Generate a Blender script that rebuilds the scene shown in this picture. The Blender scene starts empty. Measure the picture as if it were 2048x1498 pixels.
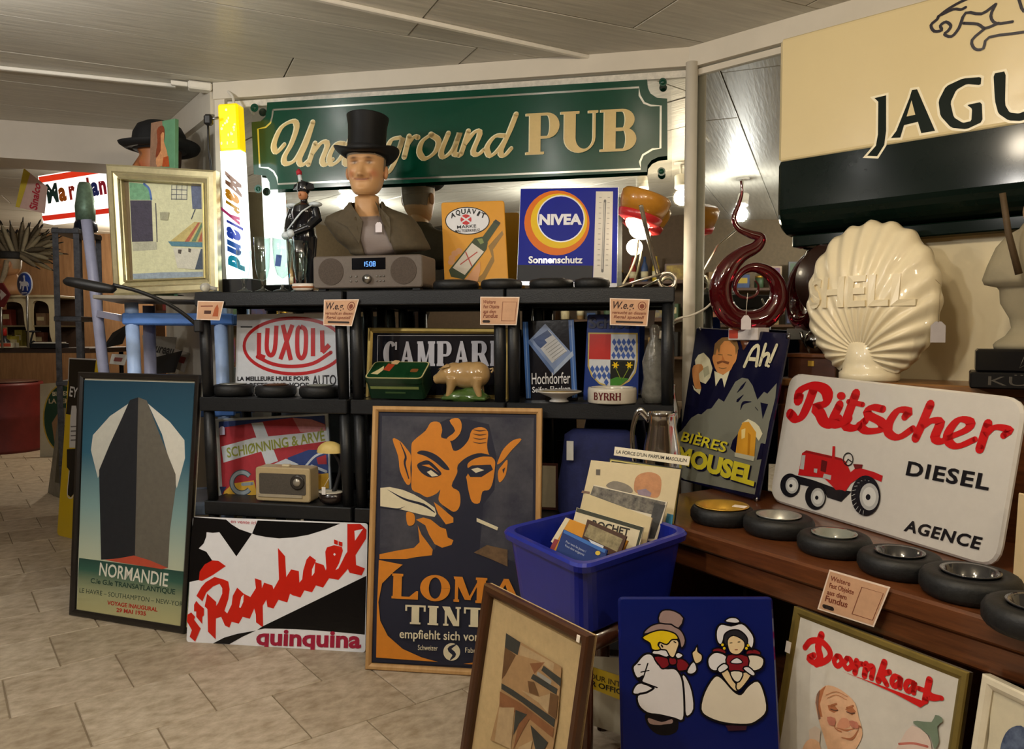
import bpy, math, random
from mathutils import Vector, Matrix
from mathutils.geometry import tessellate_polygon
R = math.radians
rnd = random.Random(7)
scn = bpy.context.scene
COL = scn.collection

# ---------------------------------------------------------------- camera, world, lamps, exposure
F = 1540.0
PITCH = R(-2.94)
EYE = 1.2
cam_data = bpy.data.cameras.new('camera')
cam_data.sensor_fit = 'HORIZONTAL'
cam_data.sensor_width = 36.0
cam_data.lens = 36.0 * F / 2048
cam_data.clip_start = 0.02
cam = bpy.data.objects.new('camera', cam_data)
cam.location = (0, 0, EYE)
cam.rotation_euler = (R(90) + PITCH, 0, 0)
COL.objects.link(cam)
scn.camera = cam
scn.view_settings.view_transform = 'Standard'
scn.view_settings.look = 'None'
scn.view_settings.gamma = 1.0
scn.view_settings.use_curve_mapping = False
scn.view_settings.exposure = -0.25
world = bpy.data.worlds.new('world')
scn.world = world
world.use_nodes = True
world.node_tree.nodes['Background'].inputs[0].default_value = (0.9, 0.85, 0.75, 1)
world.node_tree.nodes['Background'].inputs[1].default_value = 0.05
LAMPS = [  # ceiling spotlights of the shop: position, colour, power
    ((-1.74, 2.04, 2.17), (1.0, 0.97, 0.92), 32),
    ((0.02, 1.17, 2.20), (1.0, 0.86, 0.66), 20),
    ((0.27, 1.13, 2.20), (1.0, 0.82, 0.58), 20),
    ((-0.85, 0.55, 2.16), (1.0, 0.95, 0.88), 42),
    ((-2.60, 0.60, 2.16), (1.0, 0.96, 0.90), 48),
    ((-2.62, 5.20, 2.16), (1.0, 0.90, 0.74), 75),
    ((-3.90, 7.90, 2.16), (1.0, 0.88, 0.70), 75),
    ((1.30, 0.35, 2.16), (1.0, 0.82, 0.58), 26),
]

# ---------------------------------------------------------------- geometry of the view
def ray(px, py):
    dx = (px - 1024) / F
    dz = (749 - py) / F
    c, s = math.cos(PITCH), math.sin(PITCH)
    return Vector((dx, c - s * dz, s + c * dz))
CAMP = Vector((0, 0, EYE))
def onz(px, py, z):
    r = ray(px, py)
    return CAMP + r * ((z - EYE) / r.z)
def aty(px, py, y):
    r = ray(px, py)
    return CAMP + r * (y / r.y)
def hit(px, py, o, n):
    r = ray(px, py)
    return CAMP + r * ((o - CAMP).dot(n) / r.dot(n))
def crop(x0, y0, s):
    """maps coordinates read off an enlarged detail to photograph pixels"""
    return lambda *p: [(x0 + p[i] / s, y0 + p[i + 1] / s) for i in range(0, len(p), 2)]

# ---------------------------------------------------------------- materials
MATS = {}
def lin(h):
    if not isinstance(h, str):
        return tuple(h)
    h = h.lstrip('#')
    o = []
    for i in (0, 2, 4):
        c = int(h[i:i + 2], 16) / 255
        o.append(c / 12.92 if c <= 0.04045 else ((c + 0.055) / 1.055) ** 2.4)
    return tuple(o)
def M(col, rough=0.5, metal=0.0, coat=0.0, var=0.06, scale=30.0, bump=0.0, bscale=80.0, emit=0.0, ecol=None, trans=0.0, ior=1.45, stretch=None, alpha=1.0, spec=0.5, col2=None):
    key = (col, rough, metal, coat, var, scale, bump, bscale, emit, ecol, trans, ior, stretch, alpha, spec, col2)
    if key in MATS:
        return MATS[key]
    m = bpy.data.materials.new('mat_' + str(col).strip('#')[:10])
    m.use_nodes = True
    nt = m.node_tree
    b = nt.nodes['Principled BSDF']
    c = lin(col)
    tc = nt.nodes.new('ShaderNodeTexCoord')
    src = tc.outputs['Object']
    if stretch:
        mp = nt.nodes.new('ShaderNodeMapping')
        mp.inputs['Scale'].default_value = stretch
        nt.links.new(src, mp.inputs[0])
        src = mp.outputs[0]
    if var > 0:
        no = nt.nodes.new('ShaderNodeTexNoise')
        no.inputs['Scale'].default_value = scale
        no.inputs['Detail'].default_value = 5
        no.inputs['Roughness'].default_value = 0.65
        nt.links.new(src, no.inputs['Vector'])
        mx = nt.nodes.new('ShaderNodeMix')
        mx.data_type = 'RGBA'
        cr = nt.nodes.new('ShaderNodeMapRange')
        cr.inputs[1].default_value = 0.3
        cr.inputs[2].default_value = 0.7
        nt.links.new(no.outputs['Fac'], cr.inputs[0])
        nt.links.new(cr.outputs[0], mx.inputs[0])
        if col2:
            mx.inputs[6].default_value = (*c, 1)
            mx.inputs[7].default_value = (*lin(col2), 1)
        else:
            mx.inputs[6].default_value = (*[max(0, k * (1 - var)) for k in c], 1)
            mx.inputs[7].default_value = (*[min(1, k * (1 + var) + var * 0.01) for k in c], 1)
        nt.links.new(mx.outputs[2], b.inputs['Base Color'])
    else:
        b.inputs['Base Color'].default_value = (*c, 1)
    b.inputs['Roughness'].default_value = rough
    b.inputs['Metallic'].default_value = metal
    b.inputs['Coat Weight'].default_value = coat
    b.inputs['Coat Roughness'].default_value = 0.06
    b.inputs['Transmission Weight'].default_value = trans
    b.inputs['IOR'].default_value = ior
    b.inputs['Alpha'].default_value = alpha
    b.inputs['Specular IOR Level'].default_value = spec
    if emit:
        b.inputs['Emission Color'].default_value = (*(lin(ecol) if ecol else c), 1)
        b.inputs['Emission Strength'].default_value = emit
    if bump:
        nb = nt.nodes.new('ShaderNodeTexNoise')
        nb.inputs['Scale'].default_value = bscale
        nb.inputs['Detail'].default_value = 3
        nt.links.new(src, nb.inputs['Vector'])
        bp = nt.nodes.new('ShaderNodeBump')
        bp.inputs['Strength'].default_value = bump
        bp.inputs['Distance'].default_value = 0.004
        nt.links.new(nb.outputs['Fac'], bp.inputs['Height'])
        nt.links.new(bp.outputs[0], b.inputs['Normal'])
        if coat:
            nt.links.new(bp.outputs[0], b.inputs['Coat Normal'])
    MATS[key] = m
    return m
def glass_thin(name, tint=(1, 1, 1), ior=1.5, rough=0.0, extra=0.0):
    """pane of glass: clear, with the mirror-like sheen of its surface"""
    if name in MATS:
        return MATS[name]
    m = bpy.data.materials.new(name)
    m.use_nodes = True
    nt = m.node_tree
    nt.nodes.remove(nt.nodes['Principled BSDF'])
    tr = nt.nodes.new('ShaderNodeBsdfTransparent')
    tr.inputs[0].default_value = (*tint, 1)
    gl = nt.nodes.new('ShaderNodeBsdfGlossy')
    gl.inputs['Roughness'].default_value = rough
    fr = nt.nodes.new('ShaderNodeFresnel')
    fr.inputs[0].default_value = ior
    ad = nt.nodes.new('ShaderNodeMath')
    ad.inputs[1].default_value = extra
    ge = nt.nodes.new('ShaderNodeNewGeometry')
    iv = nt.nodes.new('ShaderNodeMath')
    iv.operation = 'SUBTRACT'
    iv.inputs[0].default_value = 1.0
    nt.links.new(ge.outputs['Backfacing'], iv.inputs[1])
    nt.links.new(fr.outputs[0], ad.inputs[0])
    mu = nt.nodes.new('ShaderNodeMath')
    mu.operation = 'MULTIPLY'
    nt.links.new(ad.outputs[0], mu.inputs[0])
    nt.links.new(iv.outputs[0], mu.inputs[1])
    mx = nt.nodes.new('ShaderNodeMixShader')
    nt.links.new(mu.outputs[0], mx.inputs[0])
    nt.links.new(tr.outputs[0], mx.inputs[1])
    nt.links.new(gl.outputs[0], mx.inputs[2])
    nt.links.new(mx.outputs[0], nt.nodes['Material Output'].inputs[0])
    MATS[name] = m
    return m
def wood(col, dark, rough=0.35, scale=(3, 30, 30), coat=0.2):
    key = ('wood', col, dark, rough, scale)
    if key in MATS:
        return MATS[key]
    m = M(col, rough=rough, col2=dark, var=0.5, scale=2.2, stretch=scale, coat=coat, bump=0.05, bscale=3.0)
    MATS[key] = m
    return m
def emitter(name, col, strength):
    if name in MATS:
        return MATS[name]
    m = bpy.data.materials.new(name)
    m.use_nodes = True
    nt = m.node_tree
    nt.nodes.remove(nt.nodes['Principled BSDF'])
    e = nt.nodes.new('ShaderNodeEmission')
    e.inputs[0].default_value = (*lin(col), 1)
    e.inputs[1].default_value = strength
    nt.links.new(e.outputs[0], nt.nodes['Material Output'].inputs[0])
    MATS[name] = m
    return m

# ---------------------------------------------------------------- mesh building
class MB:
    def __init__(self):
        self.v, self.f, self.s, self.m = [], [], [], []
    def add(self, vs, fs, smooth=False, mi=0):
        o = len(self.v)
        self.v += [tuple(p) for p in vs]
        for q in fs:
            self.f.append([i + o for i in q])
            self.s.append(smooth)
            self.m.append(mi)
        return self
    def box(self, c, s, mx=None, mi=0, ch=0.0):
        x, y, z = s[0] / 2, s[1] / 2, s[2] / 2
        if ch <= 0:
            vs = [Vector((sx * x, sy * y, sz * z)) for sz in (-1, 1) for sy in (-1, 1) for sx in (-1, 1)]
            fs = [(0, 2, 3, 1), (4, 5, 7, 6), (0, 1, 5, 4), (2, 6, 7, 3), (0, 4, 6, 2), (1, 3, 7, 5)]
        else:
            ch = min(ch, x * .95, y * .95, z * .95)
            vs, idx = [], {}
            for sx in (-1, 1):
                for sy in (-1, 1):
                    for sz in (-1, 1):
                        for a in range(3):
                            p = [sx * (x - ch), sy * (y - ch), sz * (z - ch)]
                            p[a] = (sx * x, sy * y, sz * z)[a]
                            idx[(sx, sy, sz, a)] = len(vs)
                            vs.append(Vector(p))
            fs = []
            for a in range(3):
                b, c_ = (a + 1) % 3, (a + 2) % 3
                for sg in (-1, 1):
                    loop = []
                    for (sb, sc) in ((-1, -1), (1, -1), (1, 1), (-1, 1)):
                        k = [0, 0, 0]; k[a] = sg; k[b] = sb; k[c_] = sc
                        loop.append(idx[(*k, a)])
                    fs.append(loop if sg > 0 else loop[::-1])
                for sb in (-1, 1):
                    for sc in (-1, 1):
                        q = []
                        for (sa, ax) in ((-1, b), (-1, c_), (1, c_), (1, b)):
                            k = [0, 0, 0]; k[a] = sa; k[b] = sb; k[c_] = sc
                            q.append(idx[(*k, ax)])
                        fs.append(q if sb * sc > 0 else q[::-1])
            for sx in (-1, 1):
                for sy in (-1, 1):
                    for sz in (-1, 1):
                        t = [idx[(sx, sy, sz, a)] for a in range(3)]
                        fs.append(t if sx * sy * sz > 0 else t[::-1])
        c = Vector(c)
        vs = [(mx @ p if mx else p) + c for p in vs]
        return self.add(vs, fs, False, mi)
    def bar(self, a, b, w, d=None, mi=0, up=Vector((0, 1, 0)), ch=0.0):
        """square bar from a to b, w wide and d deep (d along up)"""
        a, b = Vector(a), Vector(b)
        d = w if d is None else d
        z = (b - a).normalized()
        y = Vector(up)
        y = (y - z * y.dot(z)).normalized()
        x = y.cross(z)
        mx = Matrix((x, y, z)).transposed()
        return self.box((a + b) / 2, (w, d, (b - a).length), mx, mi, ch)
    def lathe(self, prof, n=24, c=(0, 0, 0), mx=None, mi=0, smooth=True, sx=1.0, sy=1.0):
        vs, fs = [], []
        c = Vector(c)
        for r, z in prof:
            for i in range(n):
                a = 2 * math.pi * i / n
                p = Vector((r * sx * math.cos(a), r * sy * math.sin(a), z))
                vs.append((mx @ p if mx else p) + c)
        for k in range(len(prof) - 1):
            for i in range(n):
                j = (i + 1) % n
                fs.append((k * n + i, k * n + j, (k + 1) * n + j, (k + 1) * n + i))
        if prof[0][0] > 1e-6:
            fs.append(tuple(range(n))[::-1])
        if prof[-1][0] > 1e-6:
            fs.append(tuple((len(prof) - 1) * n + i for i in range(n)))
        return self.add(vs, fs, smooth, mi)
    def tube(self, pts, r, n=10, mi=0, smooth=True, caps=True, closed=False, flat=1.0):
        pts = [Vector(p) for p in pts]
        rs = r if isinstance(r, (list, tuple)) else [r] * len(pts)
        vs, fs = [], []
        t0 = (pts[1] - pts[0]).normalized()
        up = Vector((0, 0, 1)) if abs(t0.z) < 0.9 else Vector((0, 1, 0))
        x = t0.cross(up).normalized()
        N = len(pts)
        for k, p in enumerate(pts):
            a = pts[(k - 1) % N] if (closed or k > 0) else p
            b = pts[(k + 1) % N] if (closed or k < N - 1) else p
            t = (b - a).normalized()
            x = (x - t * x.dot(t)).normalized()
            y = t.cross(x)
            for i in range(n):
                an = 2 * math.pi * i / n
                vs.append(p + (x * math.cos(an) + y * math.sin(an) * flat) * rs[k])
        for k in range(N if closed else N - 1):
            k2 = (k + 1) % N
            for i in range(n):
                j = (i + 1) % n
                fs.append((k * n + i, k * n + j, k2 * n + j, k2 * n + i))
        if caps and not closed:
            fs.append(tuple(range(n))[::-1])
            fs.append(tuple((N - 1) * n + i for i in range(n)))
        return self.add(vs, fs, smooth, mi)
    def prism(self, poly, y0, y1, mi=0, holes=(), bev=0.0, smooth=False):
        """polygon in the xz plane, extruded from y0 (front) to y1 (back); bev chamfers the front edge"""
        loops = [list(poly)] + [list(h) for h in holes]
        if bev:
            inner = inset(loops[0], bev)
            tri = tessellate_polygon([[Vector((x, z, 0)) for x, z in inner]])
            n = len(inner)
            vs = [(x, y0, z) for x, z in inner] + [(x, y0 + bev, z) for x, z in loops[0]] + [(x, y1, z) for x, z in loops[0]]
            fs = [tuple(t) for t in tri]
            fs += [tuple(i + 2 * n for i in t) for t in tri]
            for k in range(2):
                for i in range(n):
                    j = (i + 1) % n
                    fs.append((k * n + i, k * n + j, (k + 1) * n + j, (k + 1) * n + i))
            return self.add(vs, fs, smooth, mi)
        tri = tessellate_polygon([[Vector((x, z, 0)) for x, z in l] for l in loops])
        flat = [p for l in loops for p in l]
        n = len(flat)
        vs = [(x, y0, z) for x, z in flat] + [(x, y1, z) for x, z in flat]
        fs = [tuple(t) for t in tri] + [tuple(i + n for i in t) for t in tri]
        o = 0
        for l in loops:
            for i in range(len(l)):
                j = (i + 1) % len(l)
                fs.append((o + i, o + j, n + o + j, n + o + i))
            o += len(l)
        return self.add(vs, fs, smooth, mi)
    def sphere(self, c, r, nu=20, nv=12, mi=0, mx=None):
        r = (r, r, r) if isinstance(r, (int, float)) else r
        c = Vector(c)
        vs, fs = [], []
        for k in range(nv + 1):
            th = math.pi * k / nv
            for i in range(nu):
                a = 2 * math.pi * i / nu
                p = Vector((r[0] * math.sin(th) * math.cos(a), r[1] * math.sin(th) * math.sin(a), r[2] * math.cos(th)))
                vs.append((mx @ p if mx else p) + c)
        for k in range(nv):
            for i in range(nu):
                j = (i + 1) % nu
                fs.append((k * nu + i, (k + 1) * nu + i, (k + 1) * nu + j, k * nu + j))
        return self.add(vs, fs, True, mi)
    def build(self, name, mats, parent=None, loc=None, rotz=None, mx=None):
        me = bpy.data.meshes.new(name)
        me.from_pydata(self.v, [], self.f)
        if not isinstance(mats, (list, tuple)):
            mats = [mats]
        for m in mats:
            me.materials.append(m)
        me.polygons.foreach_set('material_index', self.m)
        me.polygons.foreach_set('use_smooth', self.s)
        me.update()
        o = bpy.data.objects.new(name, me)
        COL.objects.link(o)
        if parent:
            o.parent = parent
        if loc is not None:
            o.location = loc
        if rotz is not None:
            o.rotation_euler = (0, 0, rotz)
        if mx is not None:
            o.matrix_world = mx
        return o
def rounded(poly, r, n=5):
    """rounds the corners of a polygon"""
    out = []
    N = len(poly)
    for i in range(N):
        p, a, b = Vector(poly[i]), Vector(poly[i - 1]), Vector(poly[(i + 1) % N])
        u, w = (a - p), (b - p)
        k = min(r, u.length * .49, w.length * .49)
        s, e = p + u.normalized() * k, p + w.normalized() * k
        for j in range(n + 1):
            t = j / n
            out.append(tuple(s * (1 - t) ** 2 + p * 2 * t * (1 - t) + e * t * t))
    return out
def inset(poly, d):
    N = len(poly)
    A = sum(poly[i][0] * poly[(i + 1) % N][1] - poly[(i + 1) % N][0] * poly[i][1] for i in range(N))
    sg = 1 if A > 0 else -1
    out = []
    for i in range(N):
        p, a, b = Vector(poly[i]), Vector(poly[i - 1]), Vector(poly[(i + 1) % N])
        e1, e2 = (p - a), (b - p)
        e1 = e1.normalized() if e1.length > 1e-9 else e2.normalized()
        e2 = e2.normalized() if e2.length > 1e-9 else e1
        n1, n2 = Vector((-e1.y, e1.x)) * sg, Vector((-e2.y, e2.x)) * sg
        m = (n1 + n2)
        m = m.normalized() if m.length > 1e-6 else n1
        out.append(tuple(p + m * (d / max(.4, m.dot(n1)))))
    return out
def curve(pts, n=5, closed=False):
    """smooth line through the points (Catmull-Rom)"""
    P = [Vector(p) for p in pts]
    N = len(P)
    out = []
    for i in range(N if closed else N - 1):
        p1, p2 = P[i], P[(i + 1) % N]
        p0 = P[i - 1] if (closed or i > 0) else p1 * 2 - p2
        p3 = P[(i + 2) % N] if (closed or i < N - 2) else p2 * 2 - p1
        for j in range(n):
            t = j / n
            out.append(0.5 * ((2 * p1) + (p2 - p0) * t + (2 * p0 - 5 * p1 + 4 * p2 - p3) * t * t + (3 * p1 - p0 - 3 * p2 + p3) * t ** 3))
    if not closed:
        out.append(P[-1])
    return [tuple(p) for p in out]
def arc(cx, cy, rx, ry, a0=0, a1=360, n=28):
    full = abs(a1 - a0) >= 360
    return [(cx + rx * math.cos(R(a0 + (a1 - a0) * i / n)), cy + ry * math.sin(R(a0 + (a1 - a0) * i / n))) for i in range(n if full else n + 1)]

def tag(o, label=None, cat=None, group=None, kind=None):
    if label: o['label'] = label
    if cat: o['category'] = cat
    if group: o['group'] = group
    if kind: o['kind'] = kind
    return o
def thing(name, label, cat, loc=(0, 0, 0), rotz=0.0, group=None, mx=None):
    o = bpy.data.objects.new(name, None)
    o.empty_display_size = 0.05
    COL.objects.link(o)
    if mx is not None:
        o.matrix_world = mx
    else:
        o.location = loc
        o.rotation_euler = (0, 0, rotz)
    return tag(o, label, cat, group)
def copy_tree(o, parent=None):
    c = o.copy()
    COL.objects.link(c)
    if parent: c.parent = parent
    for ch in [k for k in bpy.data.objects if k.parent == o]:
        copy_tree(ch, c)
    return c

# ---------------------------------------------------------------- lettering
TXT = {}
def text2d(s, bold=0.0, shear=0.0, gap=1.0):
    """outline lettering, cap height 1, baseline 0, starting at x 0"""
    key = (s, bold, shear, gap)
    if key in TXT:
        return TXT[key]
    cu = bpy.data.curves.new('lettering', 'FONT')
    cu.body = s
    cu.offset = bold
    cu.shear = shear
    cu.space_character = gap
    cu.resolution_u = 3
    ob = bpy.data.objects.new('lettering', cu)
    me = bpy.data.meshes.new_from_object(ob)
    vs = [(v.co.x, v.co.y) for v in me.vertices]
    fs = [tuple(p.vertices) for p in me.polygons]
    bpy.data.objects.remove(ob)
    bpy.data.curves.remove(cu)
    bpy.data.meshes.remove(me)
    k = 1 / CAP
    x0 = min(v[0] for v in vs)
    vs = [((x - x0) * k, y * k) for x, y in vs]
    w = max(v[0] for v in vs)
    TXT[key] = (vs, fs, w)
    return TXT[key]
CAP = 1.0
_v = text2d('H')
CAP = max(v[1] for v in _v[0])
TXT.clear()

class Sheet:
    """a flat panel standing somewhere in the shop; the print on it is read off in photograph pixels"""
    def __init__(self, name, label, cat, quad, z=None, y=None, lean=8.0, plane=None, group=None, root=None, ztop=None, h=None):
        TL, TR, BR, BL = quad if len(quad) == 4 else (quad[0], quad[1], None, None)
        self.q = quad
        if plane:
            o, n = plane
            bl, br = hit(*BL, o, n), hit(*BR, o, n)
            u = (br - bl).normalized()
            if n.y > 0: n = -n
            self.N = n.normalized()
            u = (u - self.N * u.dot(self.N)).normalized()
            self.U = u
            self.V = self.N.cross(u)
        else:
            if ztop is not None:
                bl, br = onz(*TL, ztop), onz(*TR, ztop)
            elif z is not None:
                bl, br = onz(*BL, z), onz(*BR, z)
            else:
                bl, br = aty(*BL, y[0]), aty(*BR, y[1])
            self.U = (br - bl).normalized()
            n0 = self.U.cross(Vector((0, 0, 1))).normalized()
            v0 = n0.cross(self.U)
            l = R(lean)
            self.V = v0 * math.cos(l) - n0 * math.sin(l)
            self.N = n0 * math.cos(l) + v0 * math.sin(l)
        self.O = (bl + br) / 2
        if ztop is not None:
            self.O = self.O - self.V * h
            self.q = (TL, TR, TR, TL)
        self.mx = Matrix((self.U, -self.N, self.V)).transposed().to_4x4()
        self.mx.translation = self.O
        if root is None:
            self.root = thing(name, label, cat, mx=self.mx, group=group)
        else:
            self.root = root
        if ztop is not None:
            hw = (br - bl).length / 2
            self.corners = [(-hw, h), (hw, h), (hw, 0), (-hw, 0)]
        else:
            self.corners = self.loc(quad)
        self.front = 0.0
        self.items = []
        self.k = 0
    def loc1(self, p):
        d = hit(p[0], p[1], self.O, self.N) - self.O
        return (d.dot(self.U), d.dot(self.V))
    def loc(self, pts):
        return [self.loc1(p) for p in pts]
    def scale(self, p=None):
        """metres for one pixel around a point"""
        p = p or self.q[3]
        a, b = self.loc1(p), self.loc1((p[0] + 10, p[1]))
        return math.dist(a, b) / 10
    def panel(self, th, mat, name='panel', r=0.0, grow=0.0, bev=0.0, y0=0.0):
        poly = self.corners
        if grow: poly = inset(poly, -grow)
        if r: poly = rounded(poly, r)
        return MB().prism(poly, y0, y0 + th, bev=bev).build(name, mat, self.root)
    def frame(self, w, d, mat, out=0.0, name='frame', y0=None, bev=True, parent=None):
        """mitred frame inside the outer outline, w wide and d deep, with a bevelled profile"""
        o = self.corners
        i = inset(o, w)
        y0 = -d * .6 if y0 is None else y0
        prof = [(0, y0 + d), (0, y0 + d * .18), (.15, y0), (.6, y0), (.85, y0 + d * .2), (1, y0 + d * .35), (1, y0 + d)] if bev else [(0, y0 + d), (0, y0), (1, y0), (1, y0 + d)]
        b = MB()
        for k in range(4):
            j = (k + 1) % 4
            vs = []
            for t, yy in prof:
                for c in (k, j):
                    vs.append((o[c][0] * (1 - t) + i[c][0] * t, yy, o[c][1] * (1 - t) + i[c][1] * t))
            fs = [(2 * a, 2 * a + 1, 2 * a + 3, 2 * a + 2) for a in range(len(prof) - 1)]
            b.add(vs, fs)
        return b.build(name, mat, parent or self.root)
    # ---- print
    def poly(self, mat, pts, holes=(), sm=0, px=True):
        if sm: pts = curve(pts, sm, True)
        L = self.loc(pts) if px else pts
        Hs = [self.loc(h) if px else h for h in holes]
        loops = [L] + list(Hs)
        tri = tessellate_polygon([[Vector((x, z, 0)) for x, z in l] for l in loops])
        flat = [p for l in loops for p in l]
        self.items.append((mat, flat, [tuple(t) for t in tri]))
        return self
    def stroke(self, mat, pts, w, sm=4, thin=None, nib=None, cap=True):
        """pen stroke w pixels wide; with thin and nib (degrees) it swells like lettering"""
        P = curve(pts, sm) if sm and len(pts) > 2 else pts
        s = self.scale(P[0])
        L = [Vector(p) for p in self.loc(P)]
        fv, ff = [], []
        W = []
        ws = w if isinstance(w, (list, tuple)) else None
        for i, p in enumerate(L):
            a, b = L[max(0, i - 1)], L[min(len(L) - 1, i + 1)]
            t = (b - a)
            t = t.normalized() if t.length > 1e-9 else Vector((1, 0))
            if ws:
                f = i / max(1, len(L) - 1) * (len(ws) - 1)
                k = min(int(f), len(ws) - 2)
                ww = ws[k] + (ws[k + 1] - ws[k]) * (f - k)
            elif thin is not None:
                q = abs(t.x * math.sin(R(nib)) - t.y * math.cos(R(nib)))
                ww = thin + (w - thin) * q ** 1.5
            else:
                ww = w
            n = Vector((-t.y, t.x)) * ww * s / 2
            fv += [tuple(p + n), tuple(p - n)]
            W.append(ww * s / 2)
        for i in range(len(L) - 1):
            ff.append((2 * i, 2 * i + 1, 2 * i + 3, 2 * i + 2))
        if cap:
            for p, r in ((L[0], W[0]), (L[-1], W[-1])):
                o = len(fv)
                fv += arc(p.x, p.y, r, r, n=10)
                ff.append(tuple(range(o, o + 10)))
        self.items.append((mat, fv, ff))
        return self
    def text(self, mat, s, bl, br, h, bold=0.0, shear=0.0, gap=1.0, up=None):
        """line of lettering: bl and br are the ends of its baseline, h its cap height in pixels at the start"""
        vs, fs, w = text2d(s, bold, shear, gap)
        a, b = Vector(self.loc1(bl)), Vector(self.loc1(br))
        tl = Vector(self.loc1(up)) if up else None
        x = (b - a) / w
        if tl is not None:
            y = tl - a
        else:
            hh = math.dist(self.loc1(bl), self.loc1((bl[0], bl[1] - h)))
            y = Vector((-x.y, x.x)).normalized() * hh
        self.items.append((mat, [tuple(a + x * p + y * q) for p, q in vs], fs, s))
        return self
    def glyphs(self, mat, polys, bl, br, h, w, up=None):
        a, b = Vector(self.loc1(bl)), Vector(self.loc1(br))
        x = (b - a) / w
        y = (Vector(self.loc1(up)) - a) if up else Vector((-x.y, x.x)).normalized() * math.dist(self.loc1(bl), self.loc1((bl[0], bl[1] - h)))
        n0 = len(self.items)
        for pl in polys:
            self.poly(mat, [tuple(a + x * p + y * q) for p, q in pl], px=False)
        self.items[n0:] = [it + (str(bl),) for it in self.items[n0:]]
        return self
    def flush(self, name='artwork', parent=None, front=None, step=0.00011, raised=0.0):
        """joins the collected print into a thin layer on the panel; each line of lettering is a piece of its own"""
        front = self.front if front is None else front
        sets = {}
        for i, it in enumerate(self.items):
            self.k += 1
            key = it[3] if len(it) > 3 else -1
            sets.setdefault(key, []).append((it, front - 0.0004 - raised - step * self.k))
        o = None
        for key, its in sets.items():
            vs, fs, mi, mats = [], [], [], []
            for it, yy in its:
                mat, fv, ff = it[:3]
                if mat not in mats: mats.append(mat)
                k = len(vs)
                vs += [(x, yy, z) for x, z in fv]
                for t in ff:
                    fs.append(tuple(i + k for i in t))
                    mi.append(mats.index(mat))
            me = bpy.data.meshes.new(name)
            me.from_pydata(vs, [], fs)
            for m in mats: me.materials.append(m)
            me.polygons.foreach_set('material_index', mi)
            me.update()
            o = bpy.data.objects.new('lettering' if key != -1 else name, me)
            COL.objects.link(o)
            o.parent = parent or self.root
        self.items = []
        return o
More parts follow.
